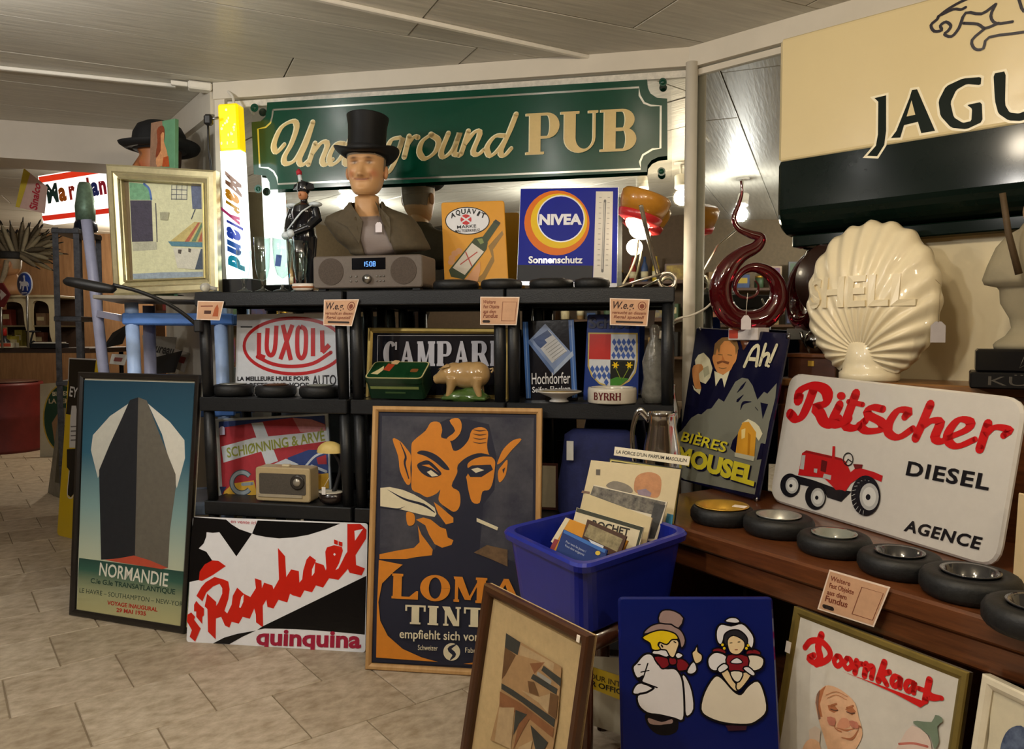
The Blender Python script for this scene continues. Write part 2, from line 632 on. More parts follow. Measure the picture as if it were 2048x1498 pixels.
def slab(word, wd, T=.24, t=.09, s=.06, gap=.06):
    """slab-serif capitals as polygons, cap height 1; wd gives the widths"""
    out, x = [], 0.0
    def rc(a, b, c, d): return [(x + a, b), (x + c, b), (x + c, d), (x + a, d)]
    for ch, w in zip(word, wd):
        def foot(c, y0, hw=None):
            hw = hw or T / 2 + s
            out.append(rc(c - hw, y0, c + hw, y0 + t))
        def stem(c, wd_=None, sv=3):
            k = (wd_ or T) / 2
            out.append(rc(c - k, 0, c + k, 1))
            if sv & 1: foot(c, 0, k + s)
            if sv & 2: foot(c, 1 - t, k + s)
        def bowl(x0, y0, y1, x1, tt, th):
            cy, ry = (y0 + y1) / 2, (y1 - y0) / 2
            o = [(x + x0, y0)] + [(x + x1 - ry * .0 - (x1 - x0) * .5 + (x1 - x0) * .5 * math.cos(R(a)), cy + ry * math.sin(R(a))) for a in range(-90, 91, 15)] + [(x + x0, y1)]
            i = [(x + x0, y1 - tt)] + [(x + x0 + (x1 - x0) * .5 + ((x1 - x0) * .5 - th) * math.cos(R(a)), cy + (ry - tt) * math.sin(R(a))) for a in range(90, -91, -15)] + [(x + x0, y0 + tt)]
            out.append(o + i)
        S = T / 2 + s
        if ch == 'I': stem(w / 2)
        elif ch in 'PRB':
            stem(S)
            if ch == 'P': bowl(S, .38, 1, w, t, T * .85)
            if ch == 'R':
                bowl(S, .42, 1, w - .04, t, T * .85)
                out.append([(x + w * .42, .5), (x + w * .42 + T, .5), (x + w + .02, t), (x + w + .06, 0), (x + w - T * .9, 0)])
            if ch == 'B':
                bowl(S, .48, 1, w - .05, t, T * .8)
                bowl(S, 0, .56, w, t, T * .9)
        elif ch == 'U':
            cx, rx = w / 2, w / 2 - s
            foot(s + T / 2, 1 - t); foot(w - s - t, 1 - t, t / 2 + s)
            o = [(x + s, 1)] + [(x + cx + rx * math.cos(R(a)), .36 + .36 * math.sin(R(a))) for a in range(180, 361, 15)] + [(x + w - s, 1), (x + w - s - t, 1)]
            o += [(x + cx + T / 2 - t / 2 + (rx - T / 2 - t / 2) * math.cos(R(a)), .36 + .27 * math.sin(R(a))) for a in range(360, 179, -15)] + [(x + s + T, 1)]
            out.append(o)
        elif ch == 'L':
            stem(S); out.append(rc(S, 0, w, t)); out.append([(x + w, 0), (x + w, .34), (x + w - t * .8, .34), (x + w - T, t)])
        elif ch == 'E':
            stem(S)
            for (y0, l) in ((0, w), (.46, w * .8), (1 - t, w)): out.append(rc(S, y0, l, y0 + t))
            out.append(rc(w - t, 0, w, .28)); out.append(rc(w - t, .72, w, 1)); out.append(rc(w * .8 - t, .36, w * .8, .66))
        elif ch == 'T':
            stem(w / 2, None, 1); out.append(rc(0, 1 - t, w, 1)); out.append(rc(0, .68, t, 1)); out.append(rc(w - t, .68, w, 1))
        elif ch == 'H':
            stem(S); stem(w - S); out.append(rc(S, .46, w - S, .46 + t))
        elif ch == 'N':
            stem(S, t * 1.2); stem(w - S, t * 1.2, 2); out.append([(x + s, 1), (x + s + T, 1), (x + w - S + t * .6, 0), (x + w - S - T * .6, 0)])
        elif ch == 'M':
            stem(S * .8, t * 1.3); stem(w - S); m = w * .5
            out.append([(x + s, 1), (x + s + T, 1), (x + m + T * .2, .1), (x + m - T * .5, .1)]); out.append([(x + w - S - T * .2, 1), (x + w - S, 1), (x + m + T * .1, .1), (x + m - T * .2, .1)])
        elif ch == 'A':
            out.append([(x + w * .42, 1), (x + w * .58, 1), (x + w - s, 0), (x + w - s - T, 0)])
            out.append([(x + w * .44, 1), (x + w * .58, 1), (x + s + t * 1.6, 0), (x + s + t * .2, 0)])
            out.append(rc(w * .28, .26, w * .72, .26 + t)); foot(s + t, 0, t + s * .8); foot(w - s - T / 2, 0)
        elif ch == 'Y':
            out.append(rc(w / 2 - T / 2, 0, w / 2 + T / 2, .5)); foot(w / 2, 0)
            out.append([(x + 0, 1), (x + T, 1), (x + w / 2 + T / 2, .45), (x + w / 2 - T / 2, .45)])
            out.append([(x + w, 1), (x + w - t * 1.5, 1), (x + w / 2 - T / 3, .45), (x + w / 2 + T / 2, .45)])
        elif ch in 'OCG':
            a0, a1 = (0, 360) if ch == 'O' else (42, 318)
            n = 24
            o = [(x + w / 2 + w / 2 * math.cos(R(a0 + (a1 - a0) * i / n)), .5 + .52 * math.sin(R(a0 + (a1 - a0) * i / n))) for i in range(n + 1)]
            q = [(x + w / 2 + (w / 2 - T) * math.cos(R(a0 + (a1 - a0) * i / n)), .5 + (.52 - t) * math.sin(R(a0 + (a1 - a0) * i / n))) for i in range(n, -1, -1)]
            for i in range(n):
                out.append([o[i], o[i + 1], q[n - i - 1], q[n - i]])
            if ch != 'O': out.append(rc(w * .82, .66, w * .95, .98))
            if ch == 'G': out.append(rc(w * .72, .05, w * .95, .45))
        x += w + gap
    return out, x - gap

# ================================================================ THE SETTING
CEIL = 2.335
PC = Vector((0.713, 3.128, 0))            # corner where the two mirrored walls meet
da = Vector((0.978, -0.206, 0)).normalized()  # along the back mirror wall, to the right
na = Vector((0.206, 0.978, 0)).normalized()   # away from the camera
AL = PC - da * 2.10
db = Vector((0.725, -0.688, 0)).normalized()  # along the right mirror wall, towards the camera
nb = Vector((0.688, 0.725, 0)).normalized()
BEND = PC + db * 3.1
dc = Vector((-0.60, 0.80, 0))
CE = AL + dc * 1.05
MIRROR = M((0.66, 0.68, 0.65), rough=0.015, metal=1.0, var=0.03, scale=3)
PAINT = M('#cfc8ba', rough=0.6, var=0.05, scale=4)
CREAM = M('#e2d5b2', rough=0.55, var=0.04, scale=3)
PLASTER = M('#b9b4a8', rough=0.75, var=0.08, scale=5, bump=0.15, bscale=20)
def struct(o, label=None):
    o['kind'] = 'structure'
    if label: o['label'] = label
    return o
def wallslab(name, a, b, z0, z1, th, mat, away=None):
    """upright slab from a to b; its visible face lies on the line, its thickness behind it"""
    a, b = Vector((a[0], a[1], 0)), Vector((b[0], b[1], 0))
    u = (b - a).normalized()
    n = Vector((-u.y, u.x, 0))
    c = (a + b) / 2
    if (Vector(away or (0, 0, 0)) - c).dot(n) > 0: n = -n
    q = [a, b, b + n * th, a + n * th]
    vs = [(p.x, p.y, z0) for p in q] + [(p.x, p.y, z1) for p in q]
    return MB().add(vs, [(3, 2, 1, 0), (4, 5, 6, 7), (0, 1, 5, 4), (1, 2, 6, 5), (2, 3, 7, 6), (3, 0, 4, 7)]).build(name, mat)

# floor: a grout bed and stone tiles laid in a half bond
GROUT = M('#857660', rough=0.9, var=0.1, scale=20)
floor = MB().box((-1.2, 3.8, -0.03), (11, 10.4, 0.05)).build('floor', GROUT)
struct(floor, 'beige stone tiled shop floor')
TILES = [M(c, rough=0.5, var=0.5, col2=c2, scale=15, bump=0.2, bscale=35, stretch=(1, 1.6, 1)) for c, c2 in (('#c8b9a4', '#97876f'), ('#c0b19b', '#918169'), ('#ccbea9', '#9c8c74'), ('#bcad97', '#8e7e67'))]
tl, tw = 0.355, 0.342
tile_me = []
for m in TILES:
    b = MB().box((0, 0, 0), (tl - .0045, tw - .0045, 0.012), ch=0.0025)
    o = b.build('tile', m, floor)
    tile_me.append(o.data)
    bpy.data.objects.remove(o)
t_ang = R(37)
tu, tv = Vector((math.cos(t_ang), math.sin(t_ang), 0)), Vector((-math.sin(t_ang), math.cos(t_ang), 0))
t_org = Vector((-0.66, 2.62, 0))
far = MB()
fl_n = 0
for i in range(-30, 31):
    for j in range(-30, 31):
        p = t_org + tu * ((i + .5 * (j % 2) - .5) * tl) + tv * ((j + .5) * tw)
        if not (-6.5 < p.x < 3.0 and -1.2 < p.y < 8.7): continue
        q = p.x / max(p.y, .1)
        if 1.7 < p.y < 6.3 and -1.0 < q < 0.05 and p.x > -3.6:
            o = bpy.data.objects.new('tile', tile_me[rnd.randrange(4)])
            COL.objects.link(o)
            o.parent = floor
            o.location = (p.x, p.y, -0.0062 + rnd.uniform(-.0006, .0004))
            o.rotation_euler = (0, 0, t_ang + (math.pi if rnd.random() < .5 else 0))
            fl_n += 1
        else:
            far.box((p.x, p.y, -0.0062), (tl - .0045, tw - .0045, 0.012), Matrix.Rotation(t_ang, 3, 'Z'))
tag(far.build('outer_tiles', TILES[0], floor), kind='stuff')

# ceiling: painted boards running away to the right
CEILM = [M(c, rough=0.45, var=0.16, scale=5, bump=0.35, bscale=7, stretch=(0.7, 9, 1), coat=0.12) for c in ('#bebbb0', '#c2beb2', '#b9b5aa')]
ceil = MB().box((-1.2, 3.8, CEIL + 0.05), (11, 10.4, 0.05)).build('ceiling', M('#6e6a60', rough=0.9))
struct(ceil, 'low grey ceiling of painted boards')
c_ang = R(25)
cu_, cv_ = Vector((math.cos(c_ang), math.sin(c_ang), 0)), Vector((-math.sin(c_ang), math.cos(c_ang), 0))
cl, cw = 2.4, 0.42
pl_me = []
for m in CEILM:
    o = MB().box((0, 0, 0), (cl - .005, cw - .005, 0.024), ch=0.002).build('board', m, ceil)
    pl_me.append(o.data)
    bpy.data.objects.remove(o)
for j in range(-18, 19):
    sh = rnd.uniform(0, cl)
    for i in range(-5, 6):
        p = Vector((-.6, 2.2, 0)) + cu_ * (i * cl + sh) + cv_ * (j * cw)
        if -6.4 < p.x < 3.0 and -1.4 < p.y < 8.6:
            o = bpy.data.objects.new('board', pl_me[rnd.randrange(3)])
            COL.objects.link(o)
            o.parent = ceil
            o.location = (p.x, p.y, CEIL + 0.012 + rnd.uniform(-.0015, .0015))
            o.rotation_euler = (0, 0, c_ang)

# mirrored back wall with its painted frame
wb = wallslab('wall_back', AL + na * .012, PC + na * .012, 0, CEIL, 0.12, PLASTER)
struct(wb, 'back wall faced with a large mirror')
wallslab('mirror', AL, PC, 0.02, CEIL - .06, 0.008, MIRROR).parent = wb
t1 = wallslab('trim_1', AL - na * .03, PC - na * .03, 2.262, 2.335, 0.05, PAINT)
struct(t1, 'painted beige rail along the top of the back mirror')
t2 = wallslab('trim_2', AL - na * .012 + da * .06, PC - na * .012, 2.225, 2.252, 0.02, M('#d7d3c8', rough=.35, var=.2, scale=40))
struct(t2, 'narrow white strip below the top rail of the back mirror')
t3 = wallslab('trim_3', AL - na * .02, AL - na * .02 + da * .05, 0, 2.262, 0.03, PAINT)
struct(t3, 'upright beige edge of the back mirror')
t4 = MB().lathe([(.024, 0), (.024, 2.27)], 14, (PC.x - .005, PC.y - .04, 0)).build('trim_4', PAINT)
struct(t4, 'round beige corner post between the two mirrors')
# side wall running back behind the painting
wsd = wallslab('wall_side', AL, CE, 0, CEIL, 0.08, PLASTER, (-3, 3, 0))
struct(wsd, 'grey side wall running back from the mirror')
t5 = wallslab('trim_5', AL, CE, 2.20, CEIL, 0.03, PAINT, (2, 5, 0))
struct(t5, 'beige rail along the top of the side wall')
# mirrored right wall
wr = wallslab('wall_right', PC + nb * .012, BEND + nb * .012, 0, CEIL, 0.12, PLASTER)
struct(wr, 'right wall faced with a mirror')
wallslab('mirror', PC, PC + db * 0.80, 0.02, CEIL - .06, 0.008, MIRROR).parent = wr
wallslab('cream_panel', PC + db * 0.70 - nb * .01, BEND - nb * .01, 0.02, CEIL - .02, 0.018, CREAM).parent = wr
t6 = wallslab('trim_6', PC - nb * .03, BEND - nb * .03, 2.255, 2.335, 0.05, PAINT)
struct(t6, 'painted beige rail along the top of the right wall')
t7 = wallslab('trim_7', PC - nb * .012, BEND - nb * .012, 2.225, 2.248, 0.02, PAINT)
struct(t7, 'narrow beige strip below the right top rail')
# beam over the passage to the rear room
bm0, bm1 = Vector((-4.9, 3.40, 0)), CE + Vector((0.25, .12, 0))
bm1 = Vector((-1.75, 4.44, 0))
bm = wallslab('trim_8', bm0, bm1, 2.137, CEIL, 0.28, M('#c6beb2', rough=.6, var=.06, scale=3))
struct(bm, 'pale downstand beam over the passage')
# outer walls of the shop
BROWNW = wood('#8a6848', '#6c4c32', rough=.5, scale=(14, 14, 1.5))
struct(wallslab('wall_rear', (-6.6, 8.7), (4, 8.7), 0, CEIL, .1, BROWNW, (0, 0, 0)), 'brown wood panelled wall of the rear room')
struct(wallslab('wall_left', (-3.7, -1.1), (-3.7, 4.3), 0, CEIL, .1, M('#6a5a42', rough=.7, var=.15), (0, 0, 0)), 'left wall of the sales room')
struct(wallslab('wall_rear_left', (-6.6, 3.3), (-6.6, 8.8), 0, CEIL, .1, M('#b7a88a', rough=.7, var=.08), (0, 5, 0)), 'left wall of the rear room')
struct(wallslab('wall_front', (-3.8, -1.1), (3.2, -1.1), 0, CEIL, .1, M('#4e3c28', rough=.7, var=.15), (0, 0, 0)), 'front wall behind the viewer')
struct(wallslab('wall_far_right', (3.1, -1.2), (3.1, 1.2), 0, CEIL, .1, M('#b7a88a', rough=.7, var=.08), (0, 0, 0)), 'short right wall behind the viewer')
struct(wallslab('wall_rear_side', CE, (-0.6, 8.7), 0, CEIL, .1, M('#b5a284', rough=.7, var=.08), (-4, 6, 0)), 'side wall of the rear room')
# cable ducts and junction box on the ceiling
WHITEP = M('#dedad0', rough=.4, var=.04)
def onceil(px, py, dz=0.0):
    return onz(px, py, CEIL - dz)
def duct(name, a, b, label, w=.018):
    m = MB()
    A, B = onceil(*a, .008), onceil(*b, .008)
    m.bar(A, B, w, .016, up=(0, 0, 1), ch=.003)
    return tag(m.build(name, WHITEP), label, 'cable duct')
duct('cable_duct', (612, -8), (1182, 116), 'long white cable duct crossing the ceiling towards the back mirror', .022)
duct('cable_duct', (-60, 130), (352, 172), 'white cable duct on the ceiling left of the glowing tube sign', .024)
jb = onceil(400, 174, .02)
jt = thing('junction_box', 'white junction box on the ceiling above the glowing tube sign', 'junction box', jb, R(23))
MB().box((0, 0, 0), (.10, .06, .035), ch=.006).build('body', WHITEP, jt)
MB().box((-.085, 0, .004), (.07, .02, .02), ch=.003).build('inlet', WHITEP, jt)
MB().tube(curve([(.05, 0, 0), (.10, -.03, -.008), (.13, -.10, -.05), (.135, -.14, -.10)], 6), .006, 8).build('cable', WHITEP, jt)

# ceiling spotlights
def spotlight(pos, col, power, label):
    t = thing('ceiling_spotlight', label, 'spotlight', (pos[0], pos[1], CEIL), 0, 'ceiling spotlights of the shop')
    p = Vector((0, 0, pos[2] - CEIL))
    d = Vector((0.12, 0.2, -1)).normalized()
    q = d.to_track_quat('-Z', 'Y').to_matrix()
    MB().lathe([(.045, -.012), (.045, 0)], 16).build('ceiling_plate', WHITEP, t)
    MB().tube([(0, 0, -.005), p], .008, 8).build('stem', WHITEP, t)
    MB().lathe([(.038, .05), (.040, .0), (.044, -.03), (.040, -.03), (.034, .0), (.0, .02)], 18, p, q).build('can', WHITEP, t)
    MB().lathe([(.001, -.026), (.030, -.024), (.034, -.018), (.0, -.012)], 16, p, q).build('bulb', emitter('bulb_warm', '#ffe2b0', 14), t)
    ld = bpy.data.lights.new('lamp_light', 'POINT')
    ld.energy = power
    ld.color = col
    ld.shadow_soft_size = 0.05
    lo = bpy.data.objects.new('lamp_light', ld)
    COL.objects.link(lo)
    lo.parent = t
    lo.location = p + d * .10
    return t
def mirror_pos(px, py, z):
    """where a lamp hangs that shows at px, py in the back mirror"""
    h = hit(px, py, PC, na)
    r = ray(px, py).normalized()
    r = r - na * (2 * r.dot(na))
    return h + r * ((z - h.z) / r.z)

# ---------------------------------------------------------------- black plastic racks
RP0 = Vector((-1.28, 3.12, 0))
def RH(px, py, b=0.0):
    return hit(px, py, RP0 + na * b, na)
BLACKP = M('#15171a', rough=.42, var=.15, scale=60, bump=.15, bscale=200)
def rack(label, pl, pr, levels=(1.332, .912, .49, .07), depth=.30):
    """pl, pr: pixel columns of the front posts at pixel rows 620 and 1000"""
    a0, a1 = RH(pl[0], 620), RH(pl[1], 1000)
    b0, b1 = RH(pr[0], 620), RH(pr[1], 1000)
    o = Vector((a0.x, a0.y, 0))
    t = thing('storage_rack', label, 'rack', mx=Matrix.Translation(o) @ Matrix((da, na, Vector((0, 0, 1)))).transposed().to_4x4(), group='black plastic storage racks')
    def L(p): d = p - o; return Vector((d.dot(da), 0, d.z))
    def xat(p, q, z):
        p, q = L(p), L(q)
        return p.x + (q.x - p.x) * (z - p.z) / (q.z - p.z)
    for z in levels:
        x0, x1 = xat(a0, a1, z), xat(b0, b1, z)
        m = MB()
        m.box(((x0 + x1) / 2, depth / 2, z + .030), (x1 - x0 + .04, depth + .03, .012))
        for yy in (-.012, depth + .012):
            m.box(((x0 + x1) / 2, yy, z + .010), (x1 - x0 + .046, .014, .056), ch=.004)
        for xx in (x0 - .016, x1 + .016):
            m.box((xx, depth / 2, z + .010), (.014, depth + .03, .056), ch=.004)
        k = 7
        for i in range(1, k):
            m.box((x0 + (x1 - x0) * i / k, depth / 2, z + .014), (.008, depth, .022))
        m.build('shelf', BLACKP, t)
    for zi in range(len(levels)):
        z0 = levels[zi + 1] + .038 if zi + 1 < len(levels) else 0.0
        z1 = levels[zi] - .018
        for (p, q) in ((a0, a1), (b0, b1)):
            for yy in (.012, depth - .012):
                MB().tube([(xat(p, q, z0), yy, z0), (xat(p, q, z0 * .5 + z1 * .5), yy, (z0 + z1) / 2), (xat(p, q, z1), yy, z1)], [.021, .024, .021], 12).build('post', BLACKP, t)
    return t
rack('black plastic storage rack on the left, holding the table radio', (405, 423), (678, 694))
rack('black plastic storage rack in the middle, holding the pig figurine', (708, 722), (998, 1000))
rack('black plastic storage rack on the right, holding the white round ashtray', (1026, 1028), (1336, 1333))
ZS = {1: 1.372, 2: .952, 3: .53}   # tops of the shelves

# ---------------------------------------------------------------- low wooden counter along the right wall
TZ = 0.66
CWOOD = wood('#6b3d20', '#4a2814', rough=.3, scale=(4, 40, 40), coat=.3)
ce0, ce1 = onz(1402, 1066, TZ), onz(1940, 1226, TZ)
ct_u = (ce1 - ce0).normalized()
ct_n = Vector((-ct_u.y, ct_u.x, 0))
if ct_n.y < 0: ct_n = -ct_n
c_o = ce0 - ct_u * .42
ct = thing('wooden_counter', 'low dark brown wooden counter under the enamel signs', 'counter', mx=Matrix.Translation((c_o.x, c_o.y, 0)) @ Matrix((ct_u, ct_n, Vector((0, 0, 1)))).transposed().to_4x4())
CLN = 2.3
def board_poly(x0, x1, y0, y1, z0, z1, mat, name, ch=.006):
    return MB().box(((x0 + x1) / 2, (y0 + y1) / 2, (z0 + z1) / 2), (x1 - x0, y1 - y0, z1 - z0), ch=ch).build(name, mat, ct)
board_poly(0, CLN, 0, .62, TZ - .05, TZ, CWOOD, 'top')
board_poly(.02, CLN, .015, .05, TZ - .115, TZ - .051, CWOOD, 'apron')
board_poly(.04, .09, .05, .58, 0, TZ - .051, CWOOD, 'side_panel')
board_poly(.9, .95, .08, .58, 0, TZ - .051, CWOOD, 'side_panel')
board_poly(.04, CLN, .54, .57, 0, TZ - .051, M('#2a1a10', rough=.6), 'back_panel')
board_poly(.09, CLN, .10, .54, .12, .15, CWOOD, 'shelf')

# ================================================================ SIGNS AND POSTERS
def E_(c, r=.25, coat=.2):     # enamel
    return M(c, rough=r, coat=coat, var=.03, scale=20, bump=.05, bscale=60)
def I_(c, v=.05):             # printing ink on paper
    return M(c, rough=.6, var=v, scale=35)
PANE = glass_thin('glass_pane')
def gradz(name, stops, rough=.6):
    """print that runs from one ink to another up the sheet (stops: height in metres, colour)"""
    m = bpy.data.materials.new(name)
    m.use_nodes = True
    nt = m.node_tree
    b = nt.nodes['Principled BSDF']
    b.inputs['Roughness'].default_value = rough
    tc = nt.nodes.new('ShaderNodeTexCoord')
    sp = nt.nodes.new('ShaderNodeSeparateXYZ')
    nt.links.new(tc.outputs['Object'], sp.inputs[0])
    mr = nt.nodes.new('ShaderNodeMapRange')
    mr.inputs[1].default_value = stops[0][0]
    mr.inputs[2].default_value = stops[-1][0]
    nt.links.new(sp.outputs[2], mr.inputs[0])
    cr = nt.nodes.new('ShaderNodeValToRGB')
    nt.links.new(mr.outputs[0], cr.inputs[0])
    el = cr.color_ramp.elements
    while len(el) < len(stops): el.new(.5)
    for e, (z, c) in zip(el, stops):
        e.position = (z - stops[0][0]) / (stops[-1][0] - stops[0][0])
        e.color = (*lin(c), 1)
    nt.links.new(cr.outputs[0], b.inputs['Base Color'])
    return m
def rsheet(name, label, cat, quad, b, lean, **k):
    """sheet standing on a rack, b metres behind the rack's front"""
    return Sheet(name, label, cat, quad, y=(RH(*quad[3], b).y, RH(*quad[2], b).y), lean=lean, **k)

# ---- framed ship poster (a plain stand-in ship, the lettering as printed)
K = crop(100, 700, 2.497)
s = Sheet('framed_poster', 'tall black-framed poster of a dark ship on blue, standing on the floor', 'poster', [(160, 744), (402, 750), (372, 1267), (142, 1229)], z=0, lean=7)
s.panel(.008, M('#d8d4c0', rough=.7), name='backing_board', y0=.004)
ship_h = s.corners[0][1]
s.frame(.026, .022, M('#211d1a', rough=.3, coat=.3, var=.1))
hz = s.loc1(K(300, 1055)[0])[1]
s.poly(gradz('poster_sky', [(hz, '#c3cbb2'), (hz + .22, '#86a6a4'), (hz + .45, '#2f6076'), (ship_h, '#163c50')]), K(172, 150, 728, 165, 695, 1115, 143, 1045))
s.poly(gradz('poster_water', [(0.02, '#c6c08c'), (hz * .45, '#a9ad84'), (hz * .8, '#3a6656'), (hz, '#264c42')]), K(146, 1038, 697, 1110, 685, 1385, 133, 1298))
s.poly(I_('#c9c8bd'), K(392, 268, 300, 330, 215, 425, 205, 500, 240, 640, 330, 420)).poly(I_('#dedbcf'), K(490, 268, 600, 360, 672, 450, 675, 540, 634, 690, 560, 420))
s.poly(I_('#8f8f8a'), K(392, 268, 330, 430, 240, 640, 290, 560, 390, 330))
s.poly(I_('#23252a', .1), K(400, 250, 442, 236, 425, 1035, 256, 1047, 248, 690, 246, 600, 300, 470, 360, 340))
s.poly(I_('#6c675c', .1), K(442, 236, 484, 252, 540, 400, 628, 620, 630, 680, 600, 900, 590, 1088, 425, 1035))
s.poly(I_('#c4533a'), K(272, 1047, 345, 1040, 420, 1026, 500, 1050, 590, 1088, 560, 1094, 420, 1072, 330, 1058))
s.flush('artwork')
s.text(I_('#ece9da'), 'NORMANDIE', K(246, 1124)[0], K(588, 1182)[0], 25, bold=.012)
s.text(I_('#2c4a3c'), 'C.ie G.le TRANSATLANTIQUE', K(204, 1162)[0], K(626, 1220)[0], 9.5, bold=.02)
s.text(I_('#4c5a48'), 'LE HAVRE \u2013 SOUTHAMPTON \u2013 NEW-YORK', K(148, 1210)[0], K(684, 1284)[0], 9)
s.text(I_('#c23a2a'), 'VOYAGE INAUGURAL', K(287, 1270)[0], K(538, 1306)[0], 7.5, bold=.03).text(I_('#c23a2a'), '29 MAI 1935', K(333, 1306)[0], K(480, 1326)[0], 7.5, bold=.03)
s.flush('lettering')
MB().prism(inset(s.corners, .024), -.0085, -.0070).build('glass_pane', PANE, s.root)

# ---- red, black and white enamel sign on the floor
K = crop(360, 1000, 4.54)
s = Sheet('enamel_sign', 'wide white enamel sign with jagged red script, standing on the floor', 'sign', [K(118, 150)[0], K(1705, 212)[0], K(1682, 1385)[0], K(58, 1288)[0]], z=0, lean=11)
WHITE_E, BLACK_E, RED_E = E_('#e6e7ec'), E_('#07070a'), E_('#cc2416')
s.panel(.006, BLACK_E, name='backing', r=.015, y0=.003)
s.panel(.003, WHITE_E, name='panel', r=.012)
s.poly(BLACK_E, K(122, 154, 420, 178, 470, 222, 540, 265, 655, 305, 512, 512, 358, 292, 300, 298, 242, 292, 238, 335, 215, 395, 170, 440, 240, 470, 292, 548, 215, 640, 175, 725, 82, 745, 96, 430))
s.poly(BLACK_E, K(705, 186, 1455, 214, 1320, 268, 1170, 315, 1030, 340, 900, 348, 780, 335, 690, 318, 655, 305))
s.poly(BLACK_E, K(1692, 688, 1678, 1222, 1500, 1205, 1250, 1185, 1050, 1172, 900, 1168, 770, 1166, 700, 1180, 760, 1142, 1300, 880))
s.poly(BLACK_E, K(300, 1302, 400, 1250, 520, 1215, 690, 1185, 570, 1240, 450, 1308))
s.poly(RED_E, K(292, 548, 350, 552, 417, 600, 300, 680, 200, 735, 172, 728, 180, 650, 225, 585))
s.flush('artwork')
s.poly(RED_E, K(248, 850, 330, 925, 325, 1265, 255, 1195, 250, 990, 225, 965))
s.poly(RED_E, K(150, 870, 195, 790, 235, 745, 315, 698, 400, 722, 440, 740, 452, 810, 440, 900, 405, 1005, 430, 1030, 470, 950, 480, 870, 520, 795, 580, 850, 640, 880, 690, 800, 680, 710, 740, 730, 745, 800, 765, 750, 840, 775, 850, 810, 900, 720, 890, 435, 955, 510, 965, 700, 1010, 630, 1080, 645, 1085, 750, 1110, 720, 1120, 640, 1150, 540, 1180, 505, 1235, 545, 1230, 565, 1305, 590, 1325, 640, 1330, 620, 1320, 470, 1335, 430, 1400, 410, 1470, 425, 1480, 460, 1440, 590, 1425, 610, 1520, 470, 1520, 217, 1635, 216, 1665, 240, 1694, 270, 1690, 350, 1595, 500, 1600, 590, 1680, 620, 1650, 685, 1540, 660, 1525, 625, 1440, 725, 1355, 710, 1300, 795, 1235, 775, 1200, 838, 1130, 820, 1095, 885, 1025, 865, 1000, 850, 975, 930, 895, 905, 850, 985, 795, 970, 785, 905, 752, 960, 756, 1145, 745, 1150, 692, 1110, 690, 1040, 675, 985, 635, 1078, 570, 1060, 535, 1122, 470, 1105, 450, 1158, 410, 1140, 375, 1060, 325, 1075, 300, 1000, 345, 940, 385, 850, 385, 800, 360, 760, 300, 785, 240, 840, 205, 920))
for h in (K(580, 858, 558, 880, 538, 975, 552, 978, 576, 925), K(1228, 570, 1200, 630, 1198, 692, 1222, 660), K(1400, 480, 1393, 498, 1408, 506, 1416, 490), K(1585, 280, 1590, 370, 1662, 262), K(1483, 455, 1516, 470, 1440, 622, 1413, 636, 1470, 530)):
    s.poly(WHITE_E, h)
s.poly(RED_E, K(1400, 358, 1434, 370, 1434, 408, 1400, 396)).poly(RED_E, K(1442, 374, 1476, 384, 1476, 422, 1442, 412))
s.poly(RED_E, K(150, 915, 175, 945, 220, 985, 220, 1045, 205, 1060, 205, 1125, 150, 1060, 150, 1010, 130, 1010, 130, 950)).poly(RED_E, K(70, 1040, 105, 1020, 140, 1060, 130, 1085, 190, 1165, 140, 1285, 90, 1240, 110, 1180, 65, 1100))
s.text(E_('#a01c3c'), 'quinquina', K(692, 1308)[0], K(1645, 1340)[0], 31, bold=.035)
s.text(E_('#c04858'), 'en vente ici', K(462, 206)[0], K(690, 220)[0], 6.5)
s.flush('lettering')

# ---- orange devil poster in a pale wood frame
K = crop(720, 800, 2.675)
s = Sheet('framed_poster', 'pale wood framed poster of an orange horned face on dark blue', 'poster', [(747, 812), (1085, 817), (1080, 1358), (732, 1337)], z=0, lean=8)
s.panel(.008, M('#2a2b3c', rough=.65), name='backing_board', y0=.004)
s.frame(.021, .024, wood('#c29a66', '#b08752', rough=.45, scale=(20, 3, 3), coat=.05))
NAVY, ORG, CRM = I_('#1b1e33'), I_('#d58522'), I_('#ddd3b4')
s.poly(NAVY, K(98, 62, 945, 72, 935, 1440, 60, 1402))
s.poly(M('#1f2236', rough=.6, var=.5, col2='#4e4e56', scale=8), K(118, 85, 930, 95, 920, 900, 700, 820, 390, 800, 105, 825))
s.poly(NAVY, K(275, 250, 350, 160, 470, 100, 560, 100, 690, 130, 730, 300, 720, 480, 660, 560, 640, 800, 560, 900, 400, 800, 480, 560))
s.poly(ORG, K(275, 250, 290, 215, 350, 165, 380, 120, 425, 120, 440, 160, 435, 200, 480, 215, 500, 270, 540, 260, 580, 215, 600, 160, 650, 145, 685, 170, 680, 240, 690, 290, 720, 320, 722, 360, 710, 440, 690, 480, 655, 490, 640, 550, 600, 545, 580, 480, 565, 405, 530, 390, 525, 330, 520, 390, 490, 460, 530, 490, 537, 550, 520, 590, 490, 595, 440, 560, 420, 530, 430, 480, 410, 500, 360, 520, 320, 500, 280, 480, 275, 430, 278, 370), sm=3)
s.poly(NAVY, K(305, 285, 330, 270, 380, 280, 430, 310, 480, 370, 450, 370, 400, 330, 350, 300), sm=3)
s.poly(NAVY, K(305, 350, 330, 330, 370, 325, 420, 370, 435, 400, 380, 415, 330, 390), sm=3)
s.poly(ORG, K(330, 348, 370, 345, 425, 392, 385, 365)).poly(CRM, K(358, 385, 380, 375, 420, 405, 385, 410))
